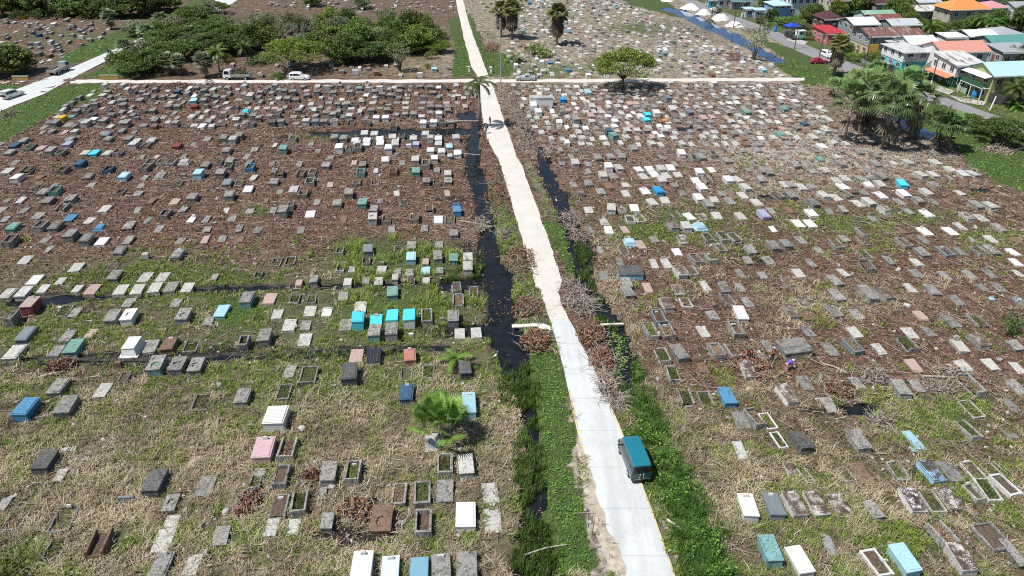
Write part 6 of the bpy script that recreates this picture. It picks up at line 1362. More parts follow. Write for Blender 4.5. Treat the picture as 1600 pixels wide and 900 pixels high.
def house(px, py, W, D, he, rise, rt, wm, rm, label, name='house', storeys=2, lower=None, nf=3, ns=2, porch=None, a=HA, ov=.5, cat='house', wf=FRAMEW, stairs=False, ht_px=None):
    g = G(px, py)
    if ht_px: he = height_to(g, ht_px)
    o = empty(name, g, a)
    zs = he * .48 if storeys == 2 else 0
    mb = MB()
    if storeys == 2 and lower is not None:
        lb = MB(); lb.box(.12, W - .12, .12, D - .12, -.2, zs - .003); lb.obj('lower_wall', lower, o)
        mb.box(0, W, 0, D, zs, he)
    else: mb.box(0, W, 0, D, -.2, he)
    if rt == 'gable':
        for x in (0, W):
            mb.face([(x, 0, he), (x, D, he), (x, D / 2, he + rise)] if x else [(x, D, he), (x, 0, he), (x, D / 2, he + rise)])
    elif rt == 'shed':
        for x in (0, W): mb.face([(x, 0, he), (x, D, he), (x, D, he + rise)] if x else [(x, D, he), (x, 0, he), (x, D, he + rise)])
        mb.face([(W, D, he), (0, D, he), (0, D, he + rise), (W, D, he + rise)])
    mb.obj('wall', wm, o)
    rb = MB(); {'gable': roof_gable, 'hip': roof_hip, 'shed': roof_shed}[rt](rb, W, D, he + .02, rise, ov); rf = rb.obj('roof', rm, o)
    fb = MB()
    fb.box(-ov, W + ov, -ov - .06, -ov - .004, he - .28, he - .02); fb.obj('fascia', FRAMEW if rm not in (None,) else FRAMEW, rf)
    for lv in range(storeys):
        z = (zs if lv else 0) + (.95 if storeys == 2 or he < 3 else 1.1)
        hh = min(1.15, he - z - .35) if lv == storeys - 1 else min(1.0, zs - z - .3)
        if hh < .4: continue
        for k in range(nf):
            if lv == 0 and storeys == 2 and k % 2: continue
            window(o, 'f', W * (k + .5) / nf, z, min(1.3, W / nf * .55), hh, W, D, wf)
        for k in range(ns):
            window(o, 's', D * (k + .5) / ns, z, min(1.2, D / ns * .5), hh, W, D, wf)
    door(o, 's', D * .5, .9, 2.0, DOORM)
    if porch:
        pz, pd, pm = porch
        pb = MB(); pb.box(-pd, -.004, .3, D - .3, pz - .12, pz)
        p_ = pb.obj('balcony', FRAMEW, o)
        qb = MB()
        for y in (.4, D / 2, D - .4): qb.box(-pd + .05, -pd + .17, y - .06, y + .06, 0, pz - .13)
        qb.obj('post', FRAMEW, o)
        rb = MB(); rb.box(-pd, -pd + .07, .3, D - .3, pz + .003, pz + .9); rb.obj('railing', pm, p_)
        sb = MB(); sb.raw([(-pd - .3, .1, pz + 2.05), (-.02, .1, pz + 2.45), (-.02, D - .1, pz + 2.45), (-pd - .3, D - .1, pz + 2.05), (-pd - .3, .1, pz + 2.13), (-.02, .1, pz + 2.53), (-.02, D - .1, pz + 2.53), (-pd - .3, D - .1, pz + 2.13)], [(3, 2, 1, 0), (4, 5, 6, 7), (0, 1, 5, 4), (2, 3, 7, 6), (3, 0, 4, 7)]); sb.obj('porch_roof', FRAMEW, o)
    if stairs:
        st = MB()
        for k in range(12): st.box(-3.4 + k * .27, -3.4 + k * .27 + .26, 1.0, 2.0, k * .22, k * .22 + .2)
        s_ = st.obj('staircase', wallmat('sage_wall', (.35, .43, .33)), o)
        hb = MB(); 
        for y in (.94, 2.0): hb.raw([(-3.4, y, .0), (-.15, y, 2.6), (-.15, y, 3.4), (-3.4, y, .9), (-3.4, y + .06, .0), (-.15, y + .06, 2.6), (-.15, y + .06, 3.4), (-3.4, y + .06, .9)], [(0, 1, 2, 3), (7, 6, 5, 4), (3, 2, 6, 7), (0, 4, 5, 1), (0, 3, 7, 4), (1, 5, 6, 2)])
        hb.obj('handrail', wallmat('sage_wall', (.35, .43, .33)), s_)
    tag(o, label, cat, 'village houses')
    return o
W_LIME = wallmat('lime_green_wall', (.40, .43, .20)); W_WHITE = wallmat('white_wall', (.70, .70, .70)); W_GREY = wallmat('grey_wood_wall', (.28, .30, .32)); W_BEIGE = wallmat('beige_wall', (.46, .42, .34)); W_DG = wallmat('dark_green_wall', (.035, .12, .075))
W_BLUE = wallmat('blue_wall', (.20, .40, .66)); W_PBL = wallmat('pale_blue_wall', (.50, .60, .66)); W_PINK = wallmat('pink_wall', (.50, .15, .18)); W_TURQ = wallmat('turquoise_wall', (.12, .52, .60)); W_CREAM = wallmat('cream_wall', (.56, .46, .28)); W_BROWN = wallmat('brown_wood_wall', (.12, .075, .06))
R_LB = roofmat('light_blue_roof', (.42, .62, .68)); R_SILV = roofmat('silver_roof', (.48, .50, .52), .15); R_WHT = roofmat('white_roof', (.66, .67, .68), .08); R_PINK = roofmat('salmon_roof', (.60, .28, .22), .1, rustc=(.4, .2, .16)); R_RUST = roofmat('rusty_roof', (.42, .38, .35), .9); R_HALF = roofmat('patchy_rust_roof', (.60, .60, .58), .38)
R_BRN = roofmat('red_brown_roof', (.20, .07, .055), .3, rustc=(.3, .26, .24)); R_MAR = roofmat('maroon_roof', (.085, .03, .035)); R_RED = roofmat('red_roof', (.46, .035, .04), .1); R_ORG = roofmat('orange_roof', (.66, .27, .08)); R_GRN = roofmat('green_roof', (.22, .40, .27), .25, rustc=(.4, .42, .36)); R_TEAL = roofmat('teal_roof', (.09, .28, .255), .12, rustc=(.2, .25, .23)); R_ROSE = roofmat('rose_roof', (.58, .28, .30)); R_DRED = roofmat('dark_red_roof', (.30, .05, .06)); R_GREY = roofmat('grey_roof', (.34, .36, .38))
house(1541, 159, 15, 7.6, 5.4, 1.7, 'gable', W_LIME, R_LB, 'lime green two-storey house with a light blue roof and a balcony', nf=5, porch=(2.7, 1.6, W_DG), ov=.6)
h2 = house(1486, 138, 6.5, 8.5, 4.9, 1.0, 'shed', W_WHITE, R_HALF, 'white house over a dark green shop with an orange awning', lower=W_DG, nf=2, ns=3)
aw = MB(); aw.raw([(-1.7, .2, 2.15), (0, .2, 2.6), (0, 8.3, 2.6), (-1.7, 8.3, 2.15), (-1.7, .2, 2.23), (0, .2, 2.68), (0, 8.3, 2.68), (-1.7, 8.3, 2.23)], [(3, 2, 1, 0), (4, 5, 6, 7), (0, 1, 5, 4), (2, 3, 7, 6), (3, 0, 4, 7)]); aw.obj('awning', roofmat('awning_orange', (.55, .23, .13)), h2)
house(1462, 119, 11.5, 7.4, 5.4, 1.5, 'gable', W_WHITE, R_PINK, 'white two-storey house with a salmon pink roof and outside stairs', nf=3, stairs=True)
house(1406, 112.5, 6.5, 9.0, 4.6, .9, 'hip', W_WHITE, R_SILV, 'white upper-floor house on turquoise ground floor under a silver roof', lower=W_TURQ, nf=2, ns=3)
house(1416, 100, 7, 7, 4.7, 1.2, 'gable', W_WHITE, R_WHT, 'house with a bright white roof behind the silver-roofed house', nf=2)
house(1383, 90, 3.6, 6, 3.8, .5, 'shed', W_WHITE, R_SILV, 'small white house with a lean-to silver roof beside the yellow hoarding', storeys=1, nf=1, ns=2)
house(1394, 84, 7, 6, 4.6, 1.0, 'gable', W_BROWN, R_BRN, 'brown house with a patched maroon roof between paler roofs', nf=2)
house(1353, 88, 12, 8.5, 5.0, 1.1, 'gable', W_GREY, R_RUST, 'grey house with a long rust-brown roof edged in white', lower=W_CREAM, nf=4, ns=3, ov=.7)
house(1329, 66, 7, 8, 4.6, 1.1, 'gable', W_GREY, R_WHT, 'dark grey house with a white roof beside the pink shop', nf=3, ns=3)
house(1362, 58, 8, 6, 4.6, .9, 'gable', W_GREY, R_BRN, 'house with a long rusted red-brown roof behind grey roofs', nf=3)
house(1388, 67, 8, 6.5, 4.6, 1.0, 'gable', W_GREY, R_SILV, 'grey house with a plain pale silver roof near the coconut palm', nf=3)
house(1291, 70, 4.4, 8.5, 2.9, .4, 'shed', W_PINK, R_RED, 'low pink shop with a bright red roof', storeys=1, nf=1, ns=3, cat='shop')
house(1285, 52, 5.5, 7, 3.9, 1.6, 'hip', W_BROWN, R_MAR, 'dark wooden house with a steep maroon roof behind the pink shop', nf=2)
house(1353, 47, 9, 8, 3.4, 1.3, 'gable', W_PBL, R_GRN, 'pale blue house with a weathered green roof', storeys=1, nf=3)
house(1294, 27, 6, 7.5, 5.0, 1.5, 'gable', W_BEIGE, R_DRED, 'beige two-storey house with a crimson roof', nf=2)
house(1232, 24, 9, 8, 5.6, 1.0, 'hip', W_PBL, R_SILV, 'large white and pale blue two-storey house', nf=4, ns=3)
house(1207, 27, 5.5, 7, 3.6, .9, 'hip', W_BLUE, R_LB, 'blue house with white windows and a pale roof', storeys=2, nf=3)
house(1366, 24, 7.5, 7, 3.6, 1.4, 'hip', W_GREY, R_MAR, 'grey house with a dark maroon roof among trees', nf=3, storeys=1)
house(1478, 46, 11.5, 7.5, 5.6, 2.3, 'hip', W_BEIGE, R_ORG, 'large beige house with a bright orange hipped roof', nf=3, ns=2, ov=.8)
house(1537, 32, 7, 7, 3.8, 1.4, 'hip', W_BEIGE, R_ROSE, 'house with a rose pink roof beside the orange-roofed house', nf=3, storeys=1)
house(1511, 18, 7.5, 8, 4.2, 1.6, 'hip', W_GREY, R_DRED, 'house with a dark red hipped roof behind the orange roof', nf=2)
house(1545, 13, 10, 6, 3.2, .3, 'shed', W_WHITE, R_WHT, 'low white building with a flat white roof', storeys=1, nf=4)
house(1510, 79, 7.5, 7, 3.6, .9, 'gable', W_GREY, R_WHT, 'house with a dazzling white roof behind the pink-roofed house', storeys=1, nf=3)
house(1556, 78, 7, 8, 3.8, 1.2, 'hip', W_GREY, R_GREY, 'house with a plain grey hipped roof above the teal roof', storeys=1, nf=3)
house(1545, 92, 15, 7, 3.8, 1.1, 'gable', W_GREY, R_TEAL, 'long house with a teal green roof', storeys=1, nf=5)
house(1562, 103, 8, 6, 3.2, .7, 'shed', W_GREY, R_GREY, 'low grey shed house with a grey lean-to roof', storeys=1, nf=3)
house(1472, 88, 5, 4, 4.6, .3, 'shed', W_WHITE, R_WHT, 'small white-roofed annex behind the pink-roofed house', storeys=1, nf=2)
house(1428, 36, 6.5, 7, 3.6, .9, 'gable', W_GREY, R_HALF, 'house with a striped rust and white roof under dark trees', storeys=1, nf=2)
house(1432, 21, 7.5, 7, 3.4, .8, 'gable', W_GREY, R_SILV, 'grey-roofed house at the far end of the village', storeys=1, nf=3)
house(1120, 13, 8, 7, 3.4, .8, 'shed', W_WHITE, R_SILV, 'grey and white shop building at the far street corner', storeys=1, nf=3, cat='shop')
house(1142, 15, 6.5, 4, 2.7, .4, 'shed', W_GREY, R_TEAL, 'open stall with a teal green awning beside the street', storeys=1, nf=2, cat='stall')
house(1158, 8, 6, 7, 5.2, .9, 'gable', W_WHITE, R_SILV, 'white upper house with pink trim behind the teal awning', nf=2)
house(1106, 13, 3.0, 3, 2.6, .2, 'shed', W_TURQ, R_LB, 'turquoise kiosk at the street edge', storeys=1, nf=1, ns=1, cat='kiosk')
house(1164, 27, 2.8, 2.6, 2.4, .1, 'shed', W_PBL, R_LB, 'pale blue hut at the street edge', storeys=1, nf=1, ns=1, cat='hut')
house(1179, 29, 3.0, 2.6, 2.5, .1, 'shed', W_BLUE, R_LB, 'light blue hut beside the tree of the far corner', storeys=1, nf=1, ns=1, cat='hut')
house(1405, 12, 8, 7, 4, 1, 'gable', W_BEIGE, R_SILV, 'beige house half hidden by the far trees', nf=3)
house(1580, 30, 7, 6, 3.6, 1.0, 'gable', W_PBL, R_GREY, 'pale house among trees at the edge of the village', storeys=1, nf=3)

# utility poles
WOOD = plain('pole_wood', (.10, .085, .07), .9, .3, scale=8); WHITEP = plain('white_paint', (.75, .75, .73), .7, .1); GALV = plain('galvanised_pole', (.34, .34, .34), .6, .2)
def pole(px, py, top, label, band=False, r=.13, arm=True):
    g = G(px, py); h = height_to(g, top); h = min(max(h, 5), 14)
    mb = MB(); mb.tube([(0, 0, -.3), (0, 0, h)], [r * 1.15, r * .8], 8); o = mb.obj('utility_pole', WOOD, None, g)
    if arm:
        c = MB(); c.box(-.9, .9, -.06, .06, h - .55, h - .43); a_ = c.obj('crossarm', WOOD, o)
        i_ = MB()
        for x in (-.75, -.3, .3, .75): i_.tube([(x, 0, h - .42), (x, 0, h - .25)], .05, 6)
        i_.obj('insulators', WHITEP, a_)
    if band:
        b_ = MB(); b_.tube([(0, 0, 0), (0, 0, 1.6)], r * 1.3, 8); b_.obj('painted_base', WHITEP, o)
    return tag(o, label, 'utility pole', 'utility poles of the village street')
pole(1279, 94.5, 52, 'dark leaning-looking utility pole near the red car', r=.16)
pole(1241, 77, 34, 'utility pole beside the canal bank at the black pickup')
pole(1349, 110, 56, 'utility pole behind the skirted palm near the silver-grey car')
pole(1453, 137, 90, 'white-footed utility pole before the green shop', True)
pole(1432, 154, 108, 'dark utility pole rising behind the palm clump')
pole(1415, 124, 88, 'white-footed utility pole by the outside stairs', True)
pole(1554, 159, 122, 'utility pole before the lime green house')
pole(1112, 27.5, 0, 'utility pole among the white sand heaps of the far street')
pole(1146, 43, 18, 'utility pole in front of the teal awning')
pole(1186, 52, 18, 'utility pole at the thin bank tree')
pole(1158, 29, 4, 'white-footed utility pole beside the pale blue hut', True)
pole(1197.5, 43, 12, 'white-footed utility pole before the blue house', True)
g = G(782.5, 145); h = height_to(g, 31); mb = MB(); mb.tube([(0, 0, -.3), (0, 0, h)], [.14, .08], 8); o = mb.obj('lamp_post', GALV, None, g)
mb = MB(); mb.box(-.16, .16, -.12, .12, h, h + .25, .05); mb.obj('lamp_head', GALV, o)
tag(o, 'tall thin grey post standing at the crossing of the two sandy roads', 'lamp post')
mb = MB(); mb.tube([(0, 0, -.2), (.45, .15, 2.6)], [.14, .12], 8); tag(mb.obj('stump_post', WHITEP, None, G(1547, 171)), 'short white leaning post at the bend of the village street', 'post')
BLACKT = plain('black_tank_plastic', (.02, .02, .022), .5, .2)
# barrels
BLUEP = plain('blue_plastic', (.02, .22, .50), .4, .15)
for (x, y, s_, d) in [(1450, 141, 1, 'blue water barrel at the roadside below the white-footed pole'), (1434, 136, 1, 'blue water barrel at the roadside before the stairs'), (1521, 153, 1.5, 'large blue water barrel at the lime green house'), (1403, 123, .9, 'light blue barrel by the parked black car'), (1210, 50, 1.4, 'blue barrel at the street near the blue canopy')]:
    mb = MB(); r = .36 * s_; hh = 1.0 * s_
    mb.tube([(0, 0, 0), (0, 0, .02), (0, 0, hh * .33), (0, 0, hh * .36), (0, 0, hh * .66), (0, 0, hh * .69), (0, 0, hh)], [r * .9, r, r, r * 1.06, r * 1.06, r, r * .95], 14)
    o = mb.obj('water_barrel', BLUEP, None, G(x, y), smooth=False); lb = MB(); lb.tube([(0, 0, hh + .003), (0, 0, hh + .05)], r * .7, 12); lb.obj('lid', BLUEP, o); tag(o, d, 'barrel', 'blue barrels of the street')
# water tanks on stands
for (x, y, m_, d) in [(1529, 103, FRAMEW, 'white water tank on a timber stand beside the salmon-roofed house'), (1445, 98, BLACKT, 'black water tank on a stand behind the silver-roofed house'), (1600, 128, BLACKT, 'black water tank on a stand behind the light blue roof'), (1300, 58, BLACKT, 'black water tank on a stand behind the red-roofed shop')]:
    o = empty('water_tank', G(x, y), HA); mb = MB()
    for px_ in (-.7, .7):
        for py_ in (-.7, .7): mb.box(px_ - .07, px_ + .07, py_ - .07, py_ + .07, -.1, 2.2)
    mb.box(-.9, .9, -.9, .9, 2.203, 2.32); mb.obj('stand', WOOD, o)
    mb = MB(); mb.tube([(0, 0, 2.325), (0, 0, 2.9), (0, 0, 3.5), (0, 0, 3.75), (0, 0, 3.85)], [.78, .8, .78, .5, .2], 16); mb.obj('tank', m_, o); tag(o, d, 'water tank', 'water tanks of the village')
# blue canopy, cart
g = G(1236, 52); o = empty('market_canopy', g, .2)
mb = MB()
for x in (-1.5, 1.5):
    for y in (-1.5, 1.5): mb.tube([(x, y, 0), (x, y, 2.1)], .04, 6)
mb.obj('poles', GALV, o)
mb = MB(); a = [(-1.8, -1.8, 2.1), (1.8, -1.8, 2.1), (1.8, 1.8, 2.1), (-1.8, 1.8, 2.1)]; v = a + [(0, 0, 3.0)] + [(p[0], p[1], 1.85) for p in a]
mb.raw(v, [(0, 1, 4), (1, 2, 4), (2, 3, 4), (3, 0, 4), (0, 5, 6, 1), (1, 6, 7, 2), (2, 7, 8, 3), (3, 8, 5, 0)]); mb.obj('canopy', plain('blue_tarpaulin', (.02, .06, .42), .5, .15), o)
tag(o, 'peaked blue canopy standing behind the black pickup', 'canopy')
g = G(1249, 62); o = empty('food_cart', g, .2); mb = MB(); mb.box(-1.2, 1.2, -.8, .8, .5, 1.4, .04); mb.obj('counter', wallmat('mint_wall', (.25, .55, .42)), o)
mb = MB(); mb.box(-1.3, 1.3, -.9, .9, 2.4, 2.5, .03); mb.obj('roof', R_WHT, o); mb = MB(); mb.box(-1.2, -.6, -.75, .75, 1.403, 2.397); mb.box(1.1, 1.2, -.75, .75, 1.403, 2.397); mb.obj('side_panel', FRAMEW, o)
mb = MB(); 
for x in (-.8, .8): mb.tube([(x, -.84, .3), (x, -.9, .3)], .3, 12); mb.tube([(x, .84, .3), (x, .9, .3)], .3, 12)
mb.obj('wheels', DARKOPEN, o); tag(o, 'white and mint green food cart beside the blue canopy', 'food cart')
# yellow hoarding
g = G(1361, 92); o = empty('hoarding', g, HA); mb = MB(); mb.box(-1.2, 1.2, -.06, .06, 1.6, 3.6, .02); mb.obj('board', plain('hoarding_yellow', (.62, .40, .08), .6, .35), o)
mb = MB(); mb.box(-1.1, -.98, .063, .18, 0, 3.4); mb.box(.98, 1.1, .063, .18, 0, 3.4); mb.obj('posts', WOOD, o); tag(o, 'yellow roadside hoarding on two posts near the small white house', 'hoarding')
# green yard fence and concrete yards
def fence(p, q, h, mat, label, name='fence', cat='fence', n=None):
    a, b_ = G(*p), G(*q); d = b_ - a; L_ = d.length; o = empty(name, a, math.atan2(d.y, d.x))
    n = n or max(2, int(L_ / 1.6)); mb = MB()
    for k in range(n + 1): mb.box(L_ * k / n - .05, L_ * k / n + .05, -.05, .05, -.2, h + .06)
    mb.obj('posts', mat, o)
    mb = MB(); mb.box(.06, L_ - .06, -.025, .025, .1, h); mb.obj('panel', mat, o); return tag(o, label, cat)
fence((1395, 113), (1422, 126), 1.5, wallmat('green_fence_paint', (.03, .22, .17)), 'green boarded fence before the turquoise ground floor')
fence((1494, 141), (1508, 148), 1.3, wallmat('sage_wall', (.35, .43, .33)), 'pale green gate fence at the lime green house')
fence((1345, 98), (1372, 110), .9, W_GREY, 'low grey fence along the small white house yard')
fence((1543, 160), (1606, 172), 2.0, wallmat('weathered_board', (.075, .07, .065)), 'dark weathered board fence under the lime green house')
def slabs(pts, name, mat, z=.03):
    mb = MB(); gp = [G(*p) for p in pts]; mb.face([(p.x, p.y, z) for p in gp]); 
    o = mb.obj(name, mat); 
    if o.data.polygons[0].normal.z < 0: o.data.flip_normals()
    return tag(o, kind='structure')
YARD = roadmat('yard_concrete', (.40, .39, .37))
for pts in ([(1352, 108), (1380, 103), (1412, 118), (1400, 124), (1376, 118)], [(1452, 130), (1492, 143), (1482, 149), (1448, 137)], [(1482, 150), (1542, 160), (1536, 166), (1500, 160)], [(1226, 56), (1262, 66), (1256, 72), (1232, 64)]): slabs(pts, 'yard_pavement', YARD, .14)
# white sand heaps beside the far street
SAND = plain('white_sand', (.78, .76, .72), .95, .08)
for (x, y, w, h_, d) in [(1078, 14, 30, 2.2, 'white sand heap, furthest up the street'), (1099, 22, 26, 2.0, 'white sand heap behind the pole'), (1125, 31, 28, 2.3, 'tall white sand heap between two poles'), (1146, 41, 26, 1.9, 'white sand heap at the bend of the canal bank'), (1042, 1, 22, 1.6, 'low white sand heap at the top of the canal bank'), (850, 512, 24, .5, 'small white gravel heap at the road edge by the plank')]:
    g = G(x, y); r = w / 2 / scl(g.y); mb = MB(); vs = []; fs = []; na, nr = 26, 9
    for i in range(nr + 1):
        q = i / nr
        for k in range(na):
            a = 2 * pi * k / na; rr = r * q * (1 + .18 * sin(2 * a + x) + .1 * sin(5 * a + y)); vs.append((rr * cos(a), rr * sin(a) * .8, h_ * .8 * (1 - q * q) ** 1.3 * (1 + .22 * sin(3 * a + x) * q + .12 * sin(7 * a) * q) - .03))
    for i in range(nr):
        for k in range(na):
            k2 = (k + 1) % na; fs.append((i * na + k, (i + 1) * na + k, (i + 1) * na + k2, i * na + k2))
    mb.raw(vs, fs); tag(mb.obj('sand_heap', SAND, None, g, smooth=True), d, 'sand heap', 'heaps of white sand')
# ------------------------------------------------------------------ vehicles
RUBBER = plain('tyre_rubber', (.015, .015, .015), .8, .2); RIM = plain('wheel_rim', (.45, .45, .46), .35, .1, .6); CGLASS = plain('car_glass', (.012, .015, .018), .05, .2); TAIL = plain('tail_lamp', (.35, .012, .012), .25, .1); HEADL = plain('head_lamp', (.7, .7, .72), .15, .1); BLACKP = plain('black_plastic', (.02, .02, .02), .5, .2); PLATE = plain('number_plate', (.62, .62, .60), .5, .05); CHROME = plain('chrome', (.6, .6, .6), .2, .05, .9)
def carpaint(name, c):
    if name in MATS: return MATS[name]
    m = plain(name, c, .28, .06, 0, 2); b = m.node_tree.nodes['Principled BSDF']; b.inputs['Coat Weight'].default_value = .6; b.inputs['Coat Roughness'].default_value = .06; return m
PROF = {   # stations along the length (fraction from the rear): (t, z_low, z_belt, z_roof, half width at roof / half width)
 'van': ([(0, .32, 1.0, 1.00, .96), (.012, .26, 1.02, 1.80, .86), (.03, .24, 1.04, 1.90, .84), (.10, .24, 1.05, 1.95, .86), (.45, .24, 1.05, 1.97, .87), (.72, .24, 1.03, 1.93, .85), (.80, .24, 1.0, 1.80, .82), (.93, .25, .98, 1.06, .86), (.985, .28, .80, .84, .84), (1, .36, .6, .62, .8)], 1.97),
 'suv': ([(0, .38, .95, .97, .95), (.015, .32, 1.0, 1.45, .80), (.07, .3, 1.02, 1.66, .78), (.25, .3, 1.02, 1.72, .78), (.5, .3, 1.0, 1.70, .77), (.60, .3, .99, 1.58, .76), (.73, .3, .97, 1.04, .82), (.93, .32, .90, .93, .84), (.99, .36, .7, .72, .8), (1, .42, .6, .62, .78)], 1.72),
 'sedan': ([(0, .35, .80, .82, .9), (.02, .28, .92, .95, .86), (.16, .26, .95, 1.0, .82), (.28, .25, .93, 1.36, .72), (.40, .25, .92, 1.44, .72), (.52, .25, .91, 1.40, .72), (.68, .25, .90, .97, .80), (.92, .27, .78, .81, .82), (.99, .32, .62, .64, .78), (1, .36, .55, .57, .75)], 1.44)}
def car(px, py, kind, Lc, Wc, heading, paint, label, cat='car', name='parked_car', scale_h=1.0, anchor=None, plates=False, tailgate=False):
    """heading: direction the nose points, radians from +x"""
    st, H0 = PROF[kind]; hw = Wc / 2
    g = anchor if anchor is not None else G(px, py)
    o = empty(name, g, heading)
    body = MB(); rows = []
    for (t, zl, zb, zr, rf) in st:
        x = (t - .5) * Lc; zl, zb, zr = zl * scale_h, zb * scale_h, zr * scale_h
        tuck = hw * (.93 if t in (0, 1) else 1)
        if t > .95: tuck *= .93
        r = [(x, -tuck * .93, zl), (x, -tuck, zl + .18), (x, -tuck, zb - .15), (x, -tuck * .97, zb), (x, -tuck * rf - .004, zr - min(.07, (zr - zb) * .3)), (x, -tuck * rf * .90, zr), (x, 0, zr + .012), (x, tuck * rf * .90, zr), (x, tuck * rf + .004, zr - min(.07, (zr - zb) * .3)), (x, tuck * .97, zb), (x, tuck, zb - .15), (x, tuck, zl + .18), (x, tuck * .93, zl)]
        rows.append(r)
    n = len(rows[0]); vs = [p for r in rows for p in r]; fs = []
    for i in range(len(rows) - 1):
        for k in range(n - 1): fs.append((i * n + k, (i + 1) * n + k, (i + 1) * n + k + 1, i * n + k + 1))
        fs.append((i * n + n - 1, (i + 1) * n + n - 1, (i + 1) * n, i * n))
    fs.append(tuple(range(n - 1, -1, -1))[::-1]); fs.append(tuple((len(rows) - 1) * n + k for k in range(n))[::-1])
    body.raw(vs, [f[::-1] for f in fs]); bo = body.obj('body', paint, o, smooth=False)
    me = bo.data; import bmesh as _b
    bm = _b.new(); bm.from_mesh(me); _b.ops.recalc_face_normals(bm, faces=bm.faces[:]); bm.to_mesh(me); bm.free()
    # side glass, screens: slightly proud panels lying on the loft
    def panel(i0, i1, f0, f1, side, nm, cuts=1, zlo=.10, zhi=.80):
        for c_ in range(cuts):
            u0 = i0 + (i1 - i0) * (c_ + .04) / cuts; u1 = i0 + (i1 - i0) * (c_ + .96) / cuts
            mb = MB(); q = []
            for u, w in ((u0, zlo), (u1, zlo), (u1, zhi), (u0, zhi)):
                i = min(int(u), len(rows) - 2); f = u - i
                a = Vector(rows[i][f0]).lerp(Vector(rows[i + 1][f0]), f); b_ = Vector(rows[i][f1]).lerp(Vector(rows[i + 1][f1]), f); p = a.lerp(b_, w); q.append((p.x, p.y * 1.012 + .004 * side, p.z))
            mb.face(q if side < 0 else q[::-1]); mb.obj(nm, CGLASS, o)
    i_r, i_f = {'van': (2, 6), 'suv': (1.8, 5), 'sedan': (3, 5)}[kind]
    panel(i_r, i_f, 3, 4, -1, 'side_window', 3); panel(i_r, i_f, 9, 8, 1, 'side_window', 3)
    def screen(i, nm, off, zlo=.10, zhi=.9):
        mb = MB(); a, b_ = rows[i], rows[i + 1]
        lo, hi = (a, b_) if a[5][2] < b_[5][2] else (b_, a)
        L1, L2 = Vector(lo[4]), Vector(hi[5]); R1, R2 = Vector(lo[8]), Vector(hi[7])
        q = [L1.lerp(L2, zlo), R1.lerp(R2, zlo), R1.lerp(R2, zhi), L1.lerp(L2, zhi)]
        q = [Vector((p.x, p.y * .93, p.z)) for p in q]
        nn = (q[1] - q[0]).cross(q[3] - q[0]).normalized(); 
        if nn.z < 0: nn = -nn
        q = [p + nn * .012 for p in q]; 
        nrm = (q[1] - q[0]).cross(q[3] - q[0])
        mb.face(q if nrm.z > 0 else q[::-1]); mb.obj(nm, CGLASS, o)
    screen({'van': 6, 'suv': 5, 'sedan': 5}[kind], 'windscreen', .01)
    if kind == 'van':
        mb = MB(); x = -.5 * Lc + .012 * Lc - .03; z0, z1 = 1.10 * scale_h, 1.66 * scale_h; x2 = x + .035
        mb.face([(x - .03, hw * .84, z0), (x - .03, -hw * .84, z0), (x2 - .045, -hw * .78, z1), (x2 - .045, hw * .78, z1)]); mb.obj('rear_window', CGLASS, o)
    else: screen({'suv': 1, 'sedan': 2}[kind], 'rear_window', .01)
    if tailgate:
        mb = MB(); mb.box(-.5 * Lc - .85, -.5 * Lc + .15, -hw * .8, hw * .8, 1.80 * scale_h, 1.86 * scale_h, .02); mb.obj('tailgate', paint, o)
        mb = MB(); mb.box(-.5 * Lc - .035, -.5 * Lc - .003, -hw * .76, hw * .76, .6, 1.0 * scale_h); mb.obj('boot_opening', plain('dark_red_interior', (.10, .015, .015), .8, .3), o)
    rw = .31 * (Lc / 4.3) ** .5
    for x in (-Lc * .30, Lc * .31):
        for s_ in (-1, 1):
            mb = MB(); mb.tube([(x, s_ * (hw - .16), rw), (x, s_ * (hw + .012), rw)], rw, 16); w_ = mb.obj('wheel', RUBBER, o)
            mb = MB(); mb.tube([(x, s_ * (hw + .013), rw), (x, s_ * (hw + .022), rw)], rw * .62, 12); mb.obj('rim', RIM, w_)
    for s_ in (-1, 1):
        mb = MB(); mb.box(-.5 * Lc - .015, -.5 * Lc + .05, s_ * hw * .80 - .09, s_ * hw * .80 + .09, .72 * scale_h, 1.0 * scale_h, .01); mb.obj('tail_light', TAIL, o)
        mb = MB(); mb.box(.5 * Lc - .10, .5 * Lc - .012, s_ * hw * .62 - .14, s_ * hw * .62 + .14, .60 * scale_h, .74 * scale_h, .02); mb.obj('headlight', HEADL, o)
        mb = MB(); mb.box(Lc * .27, Lc * .27 + .10, s_ * (hw + .10) - .10, s_ * (hw + .10) + .10, .98 * scale_h, 1.12 * scale_h, .02); mb.obj('mirror', BLACKP, o)
    mb = MB(); mb.box(-.5 * Lc - .06, -.5 * Lc + .08, -hw * .92, hw * .92, .34, .52, .03); mb.obj('rear_bumper', paint if kind != 'van' else BLACKP, o)
    mb = MB(); mb.box(.5 * Lc - .09, .5 * Lc + .05, -hw * .86, hw * .86, .34, .52, .03); mb.obj('front_bumper', paint, o)
    mb = MB(); mb.box(-.5 * Lc - .075, -.5 * Lc - .062, -.2, .2, .56, .68); 
    if not plates: mb.obj('number_plate', PLATE, o)
    return tag(o, label, cat)
